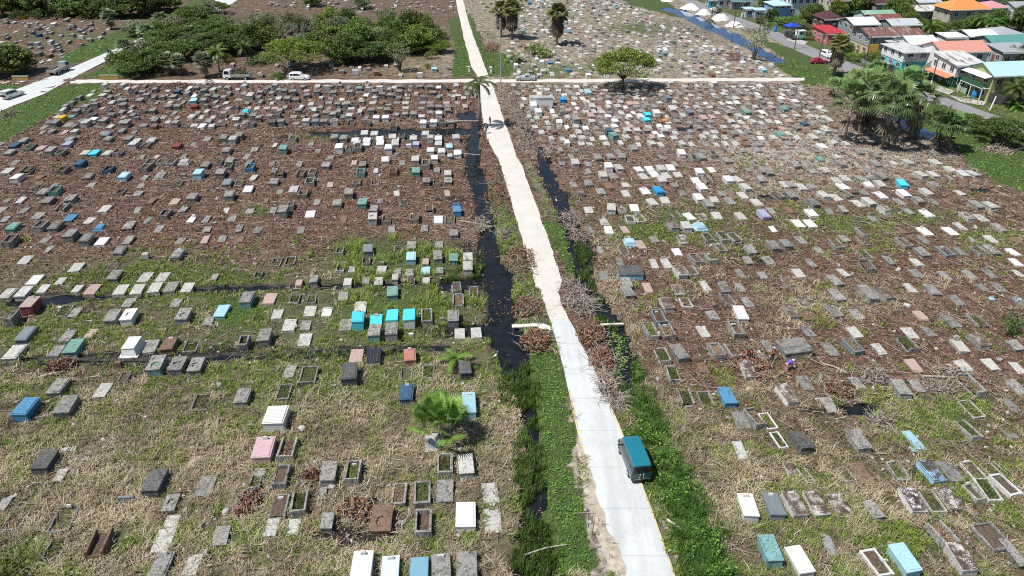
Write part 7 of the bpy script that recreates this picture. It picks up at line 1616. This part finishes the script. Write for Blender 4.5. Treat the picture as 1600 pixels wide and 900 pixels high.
# the van by the yellow road edge
pa, pb = G(1004, 757), G(972, 675); hd = math.atan2(pb.y - pa.y, pb.x - pa.x)
rear = G(1001, 756); dv = Vector((cos(hd), sin(hd), 0)); TEAL = carpaint('teal_car_paint', (.012, .155, .21))
van = car(0, 0, 'van', 4.5, 1.72, hd, TEAL, 'dark teal van parked on the concrete road over its yellow edge line', 'van', 'parked_van', anchor=rear + dv * 2.25, plates=True)
van.location.z = .09
body = [c for c in kids(van) if c.name.startswith('body')][0]
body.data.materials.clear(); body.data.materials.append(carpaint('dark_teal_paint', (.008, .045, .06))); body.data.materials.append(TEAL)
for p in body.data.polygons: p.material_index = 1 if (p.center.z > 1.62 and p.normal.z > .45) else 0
DTEAL = carpaint('dark_teal_panel', (.008, .045, .06))
mb = MB(); x = -2.25
mb.box(x - .030, x + .05, -.78, .78, .55, 1.06, .02); mb.obj('tailgate', DTEAL, van)
def marks(zc, hh, ws):
    mb = MB()
    for (y0, y1) in ws: mb.box(x - .040, x - .032, y0, y1, zc - hh / 2, zc + hh / 2)
    return mb
marks(.93, .22, [(.10, .18), (-.18, -.10)]).obj('white_stickers', PLATE, van); marks(.64, .12, [(.15, .22), (-.22, -.15)]).obj('plate_bolts', PLATE, van)
marks(.64, .14, [(-.13, .13)]).obj('number_plate', plain('dark_plate', (.05, .05, .05), .5, .1), van)
mb = MB(); mb.box(x - .1, x - .064, -.70, .70, .50, .53); mb.obj('bumper_trim', CHROME, van)
for y in (-.62, -.3, 0, .3, .62):
    mb = MB(); mb.box(-1.9, 1.1, y - .012, y + .012, 1.955, 1.985); mb.obj('roof_rib', TEAL, van)
# cars far off
WHITEC = carpaint('white_car_paint', (.72, .72, .72)); SILVC = carpaint('silver_car_paint', (.36, .37, .38)); REDC = carpaint('red_car_paint', (.30, .015, .03)); BLACKC = carpaint('black_car_paint', (.012, .012, .014))
car(469, 124.5, 'suv', 4.5, 1.8, -.03, WHITEC, 'white estate car parked on the cross road by the flat-topped acacia', name='parked_car')
car(821, 125.5, 'sedan', 4.4, 1.75, pi - .02, SILVC, 'silver saloon car on the cross road beside the junction')
t = (DL[10] - DL[6]); side_h = math.atan2(t.y, t.x)
car(21, 152, 'suv', 4.6, 1.85, math.atan2((G(60, 138) - G(10, 154)).y, (G(60, 138) - G(10, 154)).x), WHITEC, 'white estate car with its tailgate raised on the side street', tailgate=True, scale_h=1.05)
HH = math.atan2((hc[14] - hc[10]).y, (hc[14] - hc[10]).x)
car(1279, 99, 'sedan', 4.3, 1.75, .1, REDC, 'dark red car parked on grass below the street')
car(1293, 90, 'suv', 4.5, 1.8, HH, WHITEC, 'white car driving on the village street')
car(1376, 106, 'suv', 4.3, 1.8, HH + pi, SILVC, 'silver-grey car parked beside the black car')
car(1391, 110.5, 'sedan', 4.6, 1.8, HH + pi - .4, BLACKC, 'black car parked before the turquoise ground floor', scale_h=1.05)
car(1236, 60.5, 'suv', 4.7, 1.85, HH, BLACKC, 'black pickup-like car at the street stall with the blue canopy')
car(1117, 18.5, 'sedan', 4.2, 1.75, HH, WHITEC, 'small white car passing the far sand heaps')
def truck(px, py, heading, cabm, label, load):
    o = empty('flatbed_truck', G(px, py), heading)
    mb = MB(); mb.box(-3.0, 3.0, -.4, .4, .55, .8); mb.obj('chassis', BLACKP, o)
    c = MB(); c.raw([(1.3, -.95, .6), (3.0, -.95, .6), (3.0, -.95, 1.35), (2.65, -.88, 2.2), (1.3, -.88, 2.25), (1.3, .95, .6), (3.0, .95, .6), (3.0, .95, 1.35), (2.65, .88, 2.2), (1.3, .88, 2.25)], [(0, 1, 2, 3, 4), (9, 8, 7, 6, 5), (1, 6, 7, 2), (2, 7, 8, 3), (3, 8, 9, 4), (4, 9, 5, 0), (0, 5, 6, 1)]); c.obj('cab', cabm, o)
    w = MB(); w.face([(2.96, -.8, 1.45), (2.96, .8, 1.45), (2.71, .76, 2.12), (2.71, -.76, 2.12)]); w.obj('windscreen', CGLASS, o)
    for s_ in (-1, 1):
        w = MB(); q = [(1.6, s_ * .955, 1.4), (2.7, s_ * .955, 1.4), (2.5, s_ * .92, 2.05), (1.6, s_ * .915, 2.05)]; w.face(q if s_ < 0 else q[::-1]); w.obj('side_window', CGLASS, o)
        b_ = MB(); b_.box(2.98, 3.04, s_ * .68 - .14, s_ * .68 + .14, .8, .98); b_.obj('headlight', HEADL, o)
    b_ = MB(); b_.box(-3.1, 1.2, -1.05, 1.05, .85, .97); fb = b_.obj('load_bed', plain('grey_bed', (.33, .31, .29), .7, .3), o)
    b_ = MB(); b_.box(-3.1, 1.2, -1.05, -.99, .973, 1.4); b_.box(-3.1, 1.2, .99, 1.05, .973, 1.4); b_.box(-3.1, -3.04, -.98, .98, .973, 1.4); b_.box(1.14, 1.2, -.98, .98, .973, 1.75); b_.obj('side_boards', plain('grey_bed', (.33, .31, .29), .7, .3), fb)
    for x_ in (-2.0, 2.1):
        for s_ in (-1, 1):
            k = MB(); k.tube([(x_, s_ * .72, .42), (x_, s_ * 1.0, .42)], .42, 14); w_ = k.obj('wheel', RUBBER, o); k = MB(); k.tube([(x_, s_ * 1.001, .42), (x_, s_ * 1.015, .42)], .24, 12); k.obj('rim', RIM, w_)
    if load:
        l_ = MB(); sticks(l_, 40, 1.9, .9, .7, 1.6, .04); me = l_.mesh('cut_brush', DEAD); b2 = link('cut_brush', me, None, o.location + Vector((cos(heading) * -.95, sin(heading) * -.95, 1.0)), heading)
        C = rs.normal(size=(500, 3)) * np.array([.8, .42, .25]) + np.array([0, 0, .35]); lf = link('leaves', fast_mesh('leaves', leaf_quads(C, .2), 4, LEAF_M, {'v': np.repeat(rs.rand(500), 4)}), b2)
        tag(b2, 'load of cut brush lying on the white flatbed truck', 'brush load')
    return tag(o, label, 'truck')
truck(94, 114, side_h, plain('grey_cab', (.30, .36, .44), .4, .1), 'grey-cabbed empty flatbed truck parked on the side street verge', False)
truck(372, 124, pi + .02, WHITEC, 'white flatbed truck loaded with brush on the cross road', True)

# ------------------------------------------------------------------ people
SKIN = plain('dark_skin', (.11, .06, .04), .6, .1)
def cloth(name, c): return plain(name, c, .85, .2, scale=8)
def person(px, py, pose, face, top, bottom, headwear, label, z=0.0, loc=None):
    """pose: stand, bend, sit"""
    o = None
    J = {}
    if pose == 'stand':
        J = dict(pel=(0, 0, .95), ch=(0.02, 0, 1.30), nk=(.03, 0, 1.48), hd=(.05, 0, 1.64), kl=(.04, .11, .50), kr=(.0, -.11, .50), fl=(.0, .12, .07), fr=(-.05, -.12, .07), el=(.02, .26, 1.14), er=(.05, -.26, 1.14), hl=(.16, .26, .92), hr=(.2, -.25, .95))
    elif pose == 'bend':
        J = dict(pel=(-.12, 0, .88), ch=(.22, 0, 1.10), nk=(.38, 0, 1.14), hd=(.52, 0, 1.12), kl=(.02, .13, .48), kr=(-.05, -.13, .48), fl=(-.05, .15, .07), fr=(-.12, -.15, .07), el=(.36, .24, .84), er=(.36, -.24, .84), hl=(.50, .14, .56), hr=(.50, -.14, .58))
    else:
        J = dict(pel=(0, 0, .72), ch=(.06, 0, 1.05), nk=(.08, 0, 1.22), hd=(.12, 0, 1.38), kl=(.36, .15, .62), kr=(.36, -.15, .62), fl=(.28, .16, .2), fr=(.28, -.16, .2), el=(.2, .25, .95), er=(.2, -.25, .95), hl=(.48, .22, .95), hr=(.48, -.22, .95))
    V_ = []; rad = []
    def add(p, r): V_.append(Vector(p)); rad.append(r); return len(V_) - 1
    E = []
    pel = add(J['pel'], .155); ch = add(J['ch'], .165); E.append((pel, ch)); nk = add(J['nk'], .065); E.append((ch, nk)); hd = add(J['hd'], .10); E.append((nk, hd))
    top_ = add(Vector(J['hd']) + Vector((.01, 0, .07)), .085); E.append((hd, top_))
    for s_, sg in (('l', 1), ('r', -1)):
        hp = add(Vector(J['pel']) + Vector((0, .10 * sg, -.06)), .105); k = add(J['k' + s_], .07); f = add(J['f' + s_], .05); tt = add(Vector(J['f' + s_]) + Vector((.15, 0, -.03)), .04); E += [(pel, hp), (hp, k), (k, f), (f, tt)]
        sh = add(Vector(J['ch']) + Vector((.0, .20 * sg, .10)), .075); e = add(J['e' + s_], .05); h_ = add(J['h' + s_], .036); E += [(ch, sh), (sh, e), (e, h_)]
        fin = Vector(J['h' + s_]) - Vector(J['e' + s_]); fin.normalize(); h2_ = add(Vector(J['h' + s_]) + fin * .09, .03); E.append((h_, h2_))
    me = bpy.data.meshes.new('person'); me.from_pydata([tuple(v) for v in V_], E, []); me.update()
    o = link('person', me, None, loc if loc is not None else G(px, py, z), face)
    sk = o.modifiers.new('skin', 'SKIN')
    for i, r in enumerate(rad): me.skin_vertices[0].data[i].radius = (r, r * (.8 if i < 2 else 1))
    me.skin_vertices[0].data[0].use_root = True
    sb = o.modifiers.new('sub', 'SUBSURF'); sb.levels = sb.render_levels = 2
    dg = bpy.context.evaluated_depsgraph_get(); ev = o.evaluated_get(dg); m2 = bpy.data.meshes.new_from_object(ev)
    o.modifiers.clear(); o.data = m2
    m2.materials.clear()
    for m_ in (SKIN, top, bottom): m2.materials.append(m_)
    pz = J['pel']; nkv = Vector(J['nk'])
    for p in m2.polygons:
        c = p.center; d = (c - nkv)
        up = (Vector(J['nk']) - Vector(J['pel'])).normalized(); t = (c - Vector(J['pel'])).dot(up); tn = (Vector(J['nk']) - Vector(J['pel'])).length
        hand = min((c - Vector(J['hl'])).length, (c - Vector(J['hr'])).length) < .16
        p.material_index = 0 if t > tn - .01 or hand else (1 if t > .02 and min((c - Vector(J['kl'])).length, (c - Vector(J['kr'])).length) > .3 else 2)
        p.use_smooth = True
    if headwear is not None:
        hv = Vector(J['hd']); mb = MB(); mb.ell((hv.x + .0, 0, hv.z + .06), (.125, .125, .10), 12, 6); mb.box(hv.x + .06, hv.x + .2, -.08, .08, hv.z + .05, hv.z + .065); mb.obj('cap', headwear, o, smooth=True)
    else:
        hv = Vector(J['hd']); mb = MB(); mb.ell((hv.x - .015, 0, hv.z + .05), (.112, .112, .10), 12, 6); mb.obj('hair', BLACKP, o, smooth=True)
    fb = MB(); hv = Vector(J['hd'])
    fb.ell((hv.x + .105, 0, hv.z - .01), (.022, .016, .025), 6, 4); fb.obj('nose', SKIN, o)
    for s_ in (-1, 1):
        eb = MB(); eb.ell((hv.x + .092, s_ * .036, hv.z + .018), (.012, .014, .009), 6, 4); eb.obj('eye', BLACKP, o)
    return tag(o, label, 'person')
ORG = cloth('orange_cloth', (.55, .18, .05)); BLK = cloth('black_cloth', (.02, .02, .022)); PURP = cloth('violet_cloth', (.14, .10, .48)); PNK = cloth('pink_cloth', (.55, .25, .32)); REDK = cloth('red_cloth', (.50, .02, .04)); NAVY = cloth('navy_cloth', (.03, .045, .10)); WHT = cloth('white_cloth', (.70, .70, .70)); DBL = cloth('blue_cap_cloth', (.25, .45, .55)); KHK = cloth('khaki_cloth', (.24, .20, .14))
person(1205, 564, 'stand', -1.4, ORG, BLK, DBL, 'person in orange top and pale blue cap standing among the red-brown litter')
person(1229, 579, 'bend', .3, PURP, PNK, WHT, 'person in violet and pink clothes with white cap bending to the ground')
person(1169, 560, 'bend', -1.6, BLK, BLK, REDK, 'person in black with a red cap bending behind an open grave')
person(766, 196, 'stand', -2.6, BLK, BLK, None, 'person in black standing on the white sand road by the tall palm')
person(760, 209, 'bend', 1.2, BLK, NAVY, None, 'person in dark clothes stooping at the side of the sand road')
person(257, 112, 'stand', -1.0, REDK, KHK, None, 'person in a red top among tombs under the silvery palms')
def motorbike(px, py, heading, label, rider=None, paint=BLACKC):
    g = G(px, py); o = empty('motorbike', g, heading)
    for x in (-.62, .62):
        mb = MB(); vs = []; fs = []
        for k in range(20):
            a = 2 * pi * k / 20
            for j in range(6):
                b_ = 2 * pi * j / 6; r = .30 + .055 * cos(b_); vs.append((x + r * cos(a), .055 * sin(b_), .33 + r * sin(a)))
        for k in range(20):
            for j in range(6): fs.append((k * 6 + j, ((k + 1) % 20) * 6 + j, ((k + 1) % 20) * 6 + (j + 1) % 6, k * 6 + (j + 1) % 6))
        mb.raw(vs, fs); w = mb.obj('wheel', RUBBER, o); mb = MB(); mb.tube([(x, -.05, .33), (x, .05, .33)], .1, 10); mb.obj('hub', RIM, w)
    mb = MB(); mb.tube([(-.62, 0, .33), (-.1, 0, .45), (.25, 0, .75), (.45, 0, .9)], .05, 6); mb.tube([(.62, 0, .33), (.42, 0, 1.0)], .04, 6); mb.obj('frame', BLACKP, o)
    mb = MB(); mb.box(-.12, .3, -.14, .14, .28, .58, .06); mb.obj('engine', RIM, o)
    mb = MB(); mb.ell((.18, 0, .82), (.28, .15, .14), 10, 6); mb.obj('tank', paint, o, smooth=True)
    mb = MB(); mb.box(-.72, -.02, -.14, .14, .72, .84, .04); mb.obj('seat', BLACKP, o)
    mb = MB(); mb.tube([(.34, -.36, 1.06), (.42, 0, 1.0), (.34, .36, 1.06)], .025, 6); mb.obj('handlebar', CHROME, o)
    mb = MB(); mb.ell((.52, 0, .9), (.07, .09, .09), 8, 5); mb.obj('headlight', HEADL, o)
    tag(o, label, 'motorbike')
    if rider: person(0, 0, 'sit', heading, rider[0], rider[1], rider[2], rider[3], loc=g + Vector((cos(heading) * -.25, sin(heading) * -.25, .12)))
motorbike(170, 84.5, side_h, 'motorbike ridden along the side street, the one further out', (NAVY, BLK, BLACKP and cloth('dark_helmet', (.03, .04, .07)), 'rider in navy on the motorbike nearer the grass verge'))
motorbike(175.5, 87.5, side_h, 'motorbike ridden along the side street, the one nearer the thicket', (BLK, BLK, cloth('tan_helmet', (.3, .2, .14)), 'rider in black with tan helmet beside another motorbike'))
motorbike(328, 130, .1, 'motorbike parked on the cross road beside the loaded truck')
motorbike(757, 200, .9, 'motorbike parked at the side of the white sand road')

# ------------------------------------------------------------------ odds and ends
# memorial with cross
g = G(828, 166.5); o = empty('memorial', g, ROAD_A * .4)
mw = 36 / scl(g.y); hm = height_to(g, 152.5)
WP = concrete('memorial_white', (.78, .78, .78), .1, dirt=(.3, .3, .3))
mb = MB(); mb.box(0, mw, 0, 1.6, -.1, hm - .16); mb.obj('wall', WP, o)
mb = MB(); mb.box(-.1, mw + .1, -.1, 1.75, hm - .157, hm, .02); mb.obj('coping', COLS['l'][1], o)
mb = MB(); c = mw * .52; hc_ = 2.2; mb.box(c - .13, c + .13, .7, .95, hm + .003, hm + hc_, .02); mb.box(c - .62, c - .133, .7, .95, hm + hc_ - .85, hm + hc_ - .6, .02); mb.box(c + .133, c + .62, .7, .95, hm + hc_ - .85, hm + hc_ - .6, .02); mb.obj('cross', WP, o)
mb = MB(); mb.box(.1, 1.3, -2.6, -.01, -.1, hm * .55, .03); mb.obj('forecourt_block', WP, o)
tag(o, 'white memorial block carrying a tall white cross beside the junction', 'memorial'); occ_rect(g.x + mw / 2, g.y, mw, 4, 0)
# yellow parapets
YEL = concrete('yellow_parapet_paint', (.60, .40, .10), .3, dirt=(.25, .17, .08))
for (x0, x1, y, d) in [(20, 45, 124.5, 'short yellow parapet wall at the side street, beside the large bush'), (157, 186, 123, 'short yellow parapet wall between the green verge and the cross road')]:
    a, b_ = G(x0, y), G(x1, y); w_ = (b_ - a).length; o = empty('parapet', a, 0); mb = MB(); mb.box(0, w_, -.15, .15, -.2, .75, .03); mb.obj('wall', YEL, o); mb = MB(); mb.box(-.06, w_ + .06, -.21, .21, .753, .86, .02); mb.obj('coping', COLS['l'][1], o); tag(o, d, 'parapet')
for (x, y, d) in [(733, 113, 'white gate pillar on the thicket side of the overgrown road'), (767, 114, 'white gate pillar on the lamp post side of the overgrown road'), (742, 152, 'white marker post beside the tall palm')]:
    mb = MB(); mb.box(-.22, .22, -.22, .22, -.2, 1.3, .02); o = mb.obj('gate_pillar', WP, None, G(x, y)); mb = MB(); mb.box(-.3, .3, -.3, .3, 1.303, 1.42, .05); mb.obj('cap', WP, o); tag(o, d, 'pillar')
# planks and logs
PLANK = plain('bleached_plank', (.58, .54, .48), .8, .25, scale=5)
def bar(p, q, w, h_, z, name, label, cat, mat=PLANK, round_=False):
    a, b_ = G(*p), G(*q); d = b_ - a; mb = MB()
    if round_: mb.tube([(0, 0, z), (d.length * .5, .12, z + .06), (d.length, 0, z)], [w, w * .9, w * .6], 7)
    else: mb.box(0, d.length, -w / 2, w / 2, z, z + h_, .015, jit=.01)
    return tag(mb.obj(name, mat, None, a, math.atan2(d.y, d.x)), label, cat)
bar((800, 512), (842, 510), .55, .12, .12, 'foot_plank', 'white plank bridge over the black ditch beside the gravel heap', 'plank')
bar((932, 510), (974, 508.5), .25, .14, .14, 'foot_plank', 'narrow plank laid across the ditch by the rust-coloured heap', 'plank')
bar((652, 193), (748, 191), .17, 0, .25, 'long_log', 'long bleached log lying towards the tall palm', 'log', DEAD, True)
bar((1042, 813), (1066, 829), .16, .1, .06, 'loose_plank', 'pale plank lying in the weeds beyond the yellow road line', 'plank')
bar((718, 346), (768, 356), .09, 0, .1, 'bare_branch', 'long pale bare branch at the edge of the black ditch', 'branch', DEAD, True)
bar((820, 869), (886, 853), .07, 0, .15, 'bare_branch', 'thin stick lying across the reeds of the near ditch', 'branch', DEAD, True)
bar((705, 241), (750, 243), .08, 0, .12, 'bare_branch', 'thin pole lying across the ditch shallows', 'branch', DEAD, True)
bar((60, 592), (108, 582), .14, 0, .15, 'long_log', 'short thick log among the uprooted brown fronds', 'log', DEAD, True)
bar((1280, 568), (1325, 585), .08, 0, .15, 'bare_branch', 'bleached bough in the dry field, end up against debris', 'branch', DEAD, True)
bar((1440, 590), (1520, 596), .09, 0, .2, 'bare_branch', 'long white bough under the splayed dead branches', 'branch', DEAD, True)
# egrets
for (px, py, d) in [(775, 562, 'white egret at the edge of the black ditch beside the palm sapling'), (869, 318, 'white egret standing in the dark ditch on the other side of the road')]:
    me_pts = [((-.26, 0, .50), .03), ((-.08, 0, .54), .085), ((.08, 0, .60), .07), ((.15, 0, .72), .03), ((.10, 0, .86), .024), ((.17, 0, .97), .032), ((.22, 0, .965), .022)]
    mb = MB(); mb.tube([p for p, _ in me_pts], [r for _, r in me_pts], 8); o = mb.obj('egret', WHITEP, None, G(px, py), .6 if px < 800 else 2.0, smooth=True)
    mb = MB(); mb.tube([(.235, 0, .965), (.36, 0, .945)], [.014, .004], 5); mb.obj('beak', plain('beak_yellow', (.55, .38, .05), .5, .1), o)
    for s_ in (-.03, .03):
        mb = MB(); mb.tube([(-.02, s_, .47), (-.05, s_, .26), (0, s_, .0)], .010, 5); mb.obj('leg', BLACKP, o)
    tag(o, d, 'egret', 'egrets')
# pile-on scraps of colour
mb = MB(); mb.ell((0, 0, .3), (.5, .4, .35), 10, 6); tag(mb.obj('cloth_bundle', REDK, None, G(126, 68), smooth=True), 'bright red bundle lying in the far cleared field', 'bundle')
mb = MB(); mb.ell((0, 0, .25), (.9, .5, .3), 10, 6); tag(mb.obj('cloth_bundle', cloth('orange_sheet', (.52, .19, .06)), None, G(1038, 190), smooth=True), 'orange sheet heaped between tombs of the far right field'.replace('right ', ''), 'sheet')
# pale blue scraps
for (x, y, d) in [(1549, 468, 'pale blue scrap of sheeting, the one beside the lone sapling'), (1590, 470, 'crumpled blue sheeting in the dry field beyond the lone sapling'), (1429, 704, 'small pale blue scrap behind the blue brown-stained tomb')]:
    mb = MB(); vs = []; fs = []
    for i in range(5):
        for k in range(5): vs.append((i * .2 - .4, k * .16 - .3, .12 + rnd.uniform(-.05, .1)))
    for i in range(4):
        for k in range(4): fs.append((i * 5 + k, i * 5 + k + 5, i * 5 + k + 6, i * 5 + k + 1))
    mb.raw(vs, fs); tag(mb.obj('blue_sheeting', COLS['a'][1], None, G(x, y)), d, 'sheeting')
# ------------------------------------------------------------------ labels: where each repeated thing stands, told from things one can find
MARKS = [(1000, 715, 'the teal van'), (690, 640, 'the large fan palm'), (425, 655, 'the zigzag tiled tomb'), (412, 705, 'the pink tiled tomb'), (585, 558, 'the black tiled tomb'), (642, 556, 'the brick pink tomb'),
 (600, 500, 'the turquoise tombs'), (205, 540, 'the white stepped tomb'), (42, 640, 'the big blue tomb'), (42, 520, 'the slate grey tomb'), (244, 570, 'the broken teal-fronted tomb'), (345, 488, 'the pale blue tomb in grass'), (50, 478, 'the maroon tomb'), (245, 755, 'the blackened tomb'),
 (728, 805, 'the big white tomb'), (600, 890, 'the pale blue tiled tomb'), (655, 890, 'the steel blue tomb'), (90, 805, 'the large slate grave enclosure'), (165, 850, 'the brown open grave'), (665, 425, 'the flat pale blue slab'), (714, 333, 'the blue tomb by the ditch'), (642, 405, 'the pale blue flecked tomb'),
 (700, 225, 'the white tombs by the ditch'), (144, 240, 'the turquoise slab'), (118, 258, 'the dark blue tomb'), (250, 275, 'the ornate ribbed tomb'), (153, 355, 'the blue stepped tomb'), (17, 357, 'the mint green tomb'), (95, 185, 'the yellow tomb'), (303, 160, 'the far pale blue tomb'), (382, 172, 'the turquoise stepped tomb'), (490, 190, 'the white tombs by the pond'),
 (460, 120, 'the white estate car'), (372, 120, 'the loaded truck'), (850, 165, 'the memorial cross'), (975, 100, 'the lone spreading tree'), (1030, 298, 'the vivid blue tomb'), (985, 377, 'the pale blue stepped tomb'), (1094, 350, 'the mid-row pale blue tomb'), (1412, 288, 'the far turquoise tomb'), (1198, 336, 'the lavender tomb'), (985, 430, 'the wide black-topped tomb'),
 (1135, 620, 'the blue tomb of the dry field'), (1205, 560, 'the workers'), (1455, 738, 'the blue brown-stained tomb'), (1420, 785, 'the black-flecked white tomb'), (1198, 860, 'the washed-out teal tomb'), (1163, 795, 'the white grass-bank tomb'), (1160, 490, 'the white red-litter tomb'), (1576, 510, 'the lone sapling'), (1485, 585, 'the splayed white branches'), (1340, 640, 'the small pond'),
 (1230, 170, 'the mint tomb near palms'), (1013, 186, 'the turquoise far-row tomb'), (960, 215, 'the mint tomb of the far rows'), (1345, 170, 'the fan palm clump'), (1110, 190, 'the pink tomb'), (1300, 100, 'the street skirted palm'), (870, 50, 'the pair of skirted palms'), (1060, 45, 'the grey scrub bank'), (1180, 85, 'the thin bank tree'), (750, 160, 'the tall feather palm'),
 (783, 90, 'the lamp post'), (180, 121, 'the yellow parapet'), (95, 108, 'the grey truck'), (60, 55, 'the far dark blue tomb'), (265, 100, 'the silvery palms'), (455, 85, 'the flat-topped acacia'), (625, 95, 'the small pale tree'), (840, 520, 'the gravel heap'), (1235, 45, 'the blue canopy'), (1285, 60, 'the red-roofed shop'), (1440, 90, 'the salmon roof'), (1510, 30, 'the orange roof'), (1560, 120, 'the lime green house'), (1565, 80, 'the teal roof'), (1370, 55, 'the rust-brown roof'), (1360, 28, 'the green roof'), (1250, 15, 'the pale blue big house'), (1140, 35, 'the white sand heaps'), (1560, 270, 'the bright green patch'), (30, 880, 'the near corner shrub'), (820, 740, 'the near reeds'), (550, 60, 'the thicket heart'), (690, 80, 'the thicket edge by the road'), (180, 40, 'the far silvery palm'), (30, 20, 'the far wood end')]
ORD = ['', 'second ', 'third ', 'fourth ', 'fifth ', 'sixth ', 'seventh ', 'eighth ', 'ninth ', 'tenth ', 'eleventh ', 'twelfth ', 'thirteenth ', 'fourteenth ', 'fifteenth ']
bins = {}
for (o, d, x, y) in AUTO:
    best = min(MARKS, key=lambda m: ((m[0] - x) ** 2 + ((m[1] - y) * 1.7) ** 2) / (m[1] + 150) ** 1.0)
    dx, dy = x - best[0], (y - best[1]) * 1.7
    if math.hypot(dx, dy) < 12 + best[1] * .012: w = 'at'
    elif abs(dx) > abs(dy): 
        rx = np.interp(y, [-70, 30, 900], [705, 728, 1012]); toward = (rx - best[0]) * dx > 0
        w = 'roadward of' if toward else 'outward of'
    else: w = 'behind' if dy < 0 else 'in front of'
    bins.setdefault((d, w, best[2]), []).append((math.hypot(dx, dy), o))
for (d, w, m), lst in bins.items():
    lst.sort(key=lambda t: t[0])
    for i, (_, o) in enumerate(lst):
        lab = '%s, %s%s %s' % (d, ORD[min(i, 14)], w, m) if i else '%s, %s %s' % (d, w, m)
        if False: lab = lab.replace(' with bare soil inside', '').replace(' full of green weeds', ' with weeds').replace(' full of dry stalks', ' with stalks').replace(' bearing a small headstone', ' with headstone').replace(' with its lid broken open', ' broken open').replace('thicket tree', 'tree')
        o['label'] = lab
seen = {}
for (o, d, x, y) in AUTO: seen.setdefault(o['label'], []).append(o)
for l_, os_ in seen.items():
    if len(os_) > 1: print('SAME', l_, len(os_))
    if len(l_.split()) > 16: print('LONG', l_)

# ------------------------------------------------------------------ camera, light, view
cam = bpy.data.cameras.new('camera'); cam.lens = 36 * FOC / 1600; cam.sensor_width = 36; cam.clip_start = .5; cam.clip_end = 6000
co = bpy.data.objects.new('camera', cam); col.objects.link(co); co.location = (0, 0, CH); co.rotation_euler = (pi / 2 - TH, 0, 0); scene.camera = co
SUN_EL = R(60); AZ = math.atan2(-.92, -.40)
sd = bpy.data.lights.new('sun', 'SUN'); sd.energy = SUN_E; sd.angle = R(.53); sd.color = (1, .965, .90)
so = bpy.data.objects.new('sun', sd); col.objects.link(so)
to_sun = Vector((sin(AZ) * cos(SUN_EL), cos(AZ) * cos(SUN_EL), sin(SUN_EL)))
so.rotation_euler = (-to_sun).to_track_quat('-Z', 'Y').to_euler()
w = bpy.data.worlds.new('World'); scene.world = w; w.use_nodes = True; nt = w.node_tree
sky = nt.nodes.new('ShaderNodeTexSky'); sky.sky_type = 'NISHITA'; sky.sun_disc = False; sky.sun_elevation = SUN_EL; sky.sun_rotation = AZ % (2 * pi)
sky.air_density = 1.2; sky.dust_density = 1.0
bg = nt.nodes['Background']; bg.inputs['Strength'].default_value = SKY_S; nt.links.new(sky.outputs[0], bg.inputs[0])
scene.view_settings.view_transform = 'Standard'; scene.view_settings.look = 'None'; scene.view_settings.exposure = EXPO; scene.view_settings.gamma = 1; scene.view_settings.use_curve_mapping = False
scene.cycles.max_bounces = 5; scene.cycles.diffuse_bounces = 2; scene.cycles.glossy_bounces = 2; scene.cycles.transmission_bounces = 2; scene.cycles.transparent_max_bounces = 4
scene.cycles.use_denoising = False; scene.cycles.filter_width = 1.05
